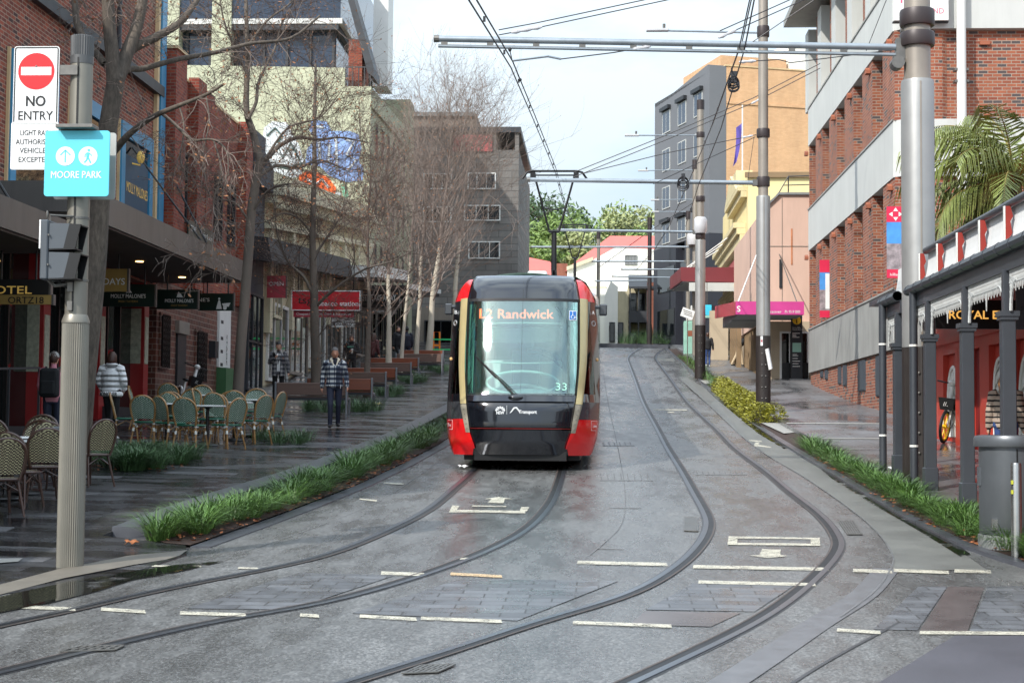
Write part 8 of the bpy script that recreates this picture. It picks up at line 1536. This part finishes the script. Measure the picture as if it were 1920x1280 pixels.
def prt(t, J, hd, nd): part('print', 'mint_print', t, lambda m: m.text('HOLLY', .06, (0, -.158, 1.32), depth=.0, fit=.22, bold=.03)); part('hood', 'cloth_black', t, lambda m: m.tube([(.08 * math.cos(a), .03 + .08 * math.sin(a), 1.5) for a in [i * math.pi / 8 for i in range(17)]], .035, 7), smooth=True)
p5 = PG(658, 722); person('man in a black printed hoodie carrying a white drink behind the benches', p5, 0, 1.76, ('skin_tan', 'cloth_black', 'trouser_black', 'shoe_dark', ('hair_brown', 'short')), dict(elr=(.25, .0, 1.15), wrr=(.1, -.22, 1.18), ell=(-.25, .03, 1.15), wrl=(-.25, -.08, .95), knl=(-.09, -.1, .5), anl=(-.09, -.06, .085)), .03, .3, extras=prt)
t = thing('drink_cup', p5 + Vector((.06, -.27, 1.2)), 'white drink cup held by the man in the black hoodie', 'cup'); part('cup', 'cloth_white', t, lambda m: m.lathe([(.03, -.1), (.042, .05), (.044, .055), (.03, .07)], t.location, 14), smooth=True); part('sleeve', 'collar_cream', t, lambda m: m.lathe([(.0335, -.07), (.041, .01)], t.location, 14))
p6_ = PG(700, 706); person('woman with brown hair in a maroon coat behind the grey tree trunk', p6_, 150, 1.66, ('skin', 'cloth_maroon', 'trouser_black', 'shoe_dark', ('hair_brown', 'long')), dict(wrr=(.3, -.2, 1.0)), .03, 1, 1)
p7_ = PG(762, 690); person('person in a dark navy jacket among the pale tree trunks', p7_, 205, 1.75, ('skin', 'cloth_navy', 'denim_dark', 'shoe_dark', ('hair_black', 'short')), None, .04, .4)
p7_ = PG(745, 688); person('person in black walking behind the leaning pale tree', p7_, 60, 1.72, ('skin', 'cloth_black', 'trouser_black', 'shoe_dark', ('hair_brown', 'short')), LWALK, .04, .4)
p8_ = PG(1327, 687); person('man in a black jacket and blue jeans walking away beside the dark-capped pole', p8_, 176, 1.5, ('skin', 'cloth_black', 'denim_blue', 'shoe_white', ('hair_brown', 'short')), LWALK, .04, .3)
BEND = dict(pel=(0, .10, .92), wai=(0, -.02, 1.05), che=(0, -.20, 1.18), nec=(0, -.37, 1.26), hea=(0, -.50, 1.33), shl=(-.185, -.32, 1.22), shr=(.185, -.32, 1.22), ell=(-.22, -.42, .98), elr=(.22, -.42, .98), wrl=(-.15, -.58, .86), wrr=(.15, -.58, .86), hil=(-.09, .09, .90), hir=(.09, .09, .90), knl=(-.1, .0, .5), anl=(-.1, -.05, .08), knr=(.1, .22, .48), anr=(.1, .42, .1))
p9 = PG(1390, 686); person('man in a black top and beige trousers bending over a pushchair', p9, 90, 1.72, ('skin', 'cloth_black', 'trouser_beige', 'shoe_dark', ('hair_black', 'short')), BEND, .03, .1)
def pushchair():
    p = p9 + Vector((.72, .15, 0)); t = thing('pushchair', p, 'dark pushchair in front of the bending man', 'pushchair'); x, y, z = p
    part('seat', 'cloth_grey', t, lambda m: m.prism([(x - .15, y - .2, z + .35), (x + .25, y - .2, z + .4), (x + .4, y - .2, z + .85), (x + .3, y - .2, z + .9), (x + .12, y - .2, z + .5), (x - .15, y - .2, z + .45)], (0, .4, 0)), bevel=.02); part('hood', 'cloth_black', t, lambda m: m.prism([(x + .3, y - .22, z + .9), (x + .42, y - .22, z + .7), (x + .2, y - .22, z + 1.0), (x + .02, y - .22, z + .98), (x + .1, y - .22, z + 1.05), (x + .28, y - .22, z + 1.05)][:1] + [(x + .42, y - .22, z + .7), (x + .38, y - .22, z + 1.0), (x + .2, y - .22, z + 1.08), (x + .0, y - .22, z + .98)], (0, .44, 0))); part('frame', 'steel_dull', t, lambda m: [m.tube([(x - .3, y + s, z + 1.0), (x + .1, y + s, z + .45), (x + .3, y + s, z + .12)], .014, 5) for s in (-.22, .22)] + [m.tube([(x - .25, y + s, z + .12), (x + .1, y + s, z + .5)], .014, 5) for s in (-.22, .22)])
    for dx in (-.25, .3):
        for s in (-.24, .24): part('wheel', 'rubber', t, lambda m: m.tube([(x + dx + .1 * math.cos(a), y + s, z + .11 + .1 * math.sin(a)) for a in [i * math.pi / 8 for i in range(17)]], .022, 6))
pushchair()
p10 = PG(1404, 682); person('person in dark grey standing behind the pushchair', p10 + Vector((.1, .9, .05)), 20, 1.66, ('skin', 'cloth_grey', 'trouser_black', 'shoe_dark', ('hair_brown', 'short')), None, .03, .3)
xx = PY(1886, 800, 23.4).x; person('woman in a black and beige striped jumper and jeans behind the bin', Vector((xx, 23.4, g3(xx, 23.4))), 160, 1.62, ('skin', 'knit_stripe', 'denim_blue', 'shoe_white', ('hair_blonde', 'long')), dict(wrl=(-.26, -.05, .9), wrr=(.26, -.05, .9)), .045, .2, 1, extras=lambda t, J, hd, nd: part('cap', 'cloth_grey', t, lambda m: m.ell(hd + Vector((0, 0, .03)), (.09, .108, .11), 18, 6, .1, 1), smooth=True))
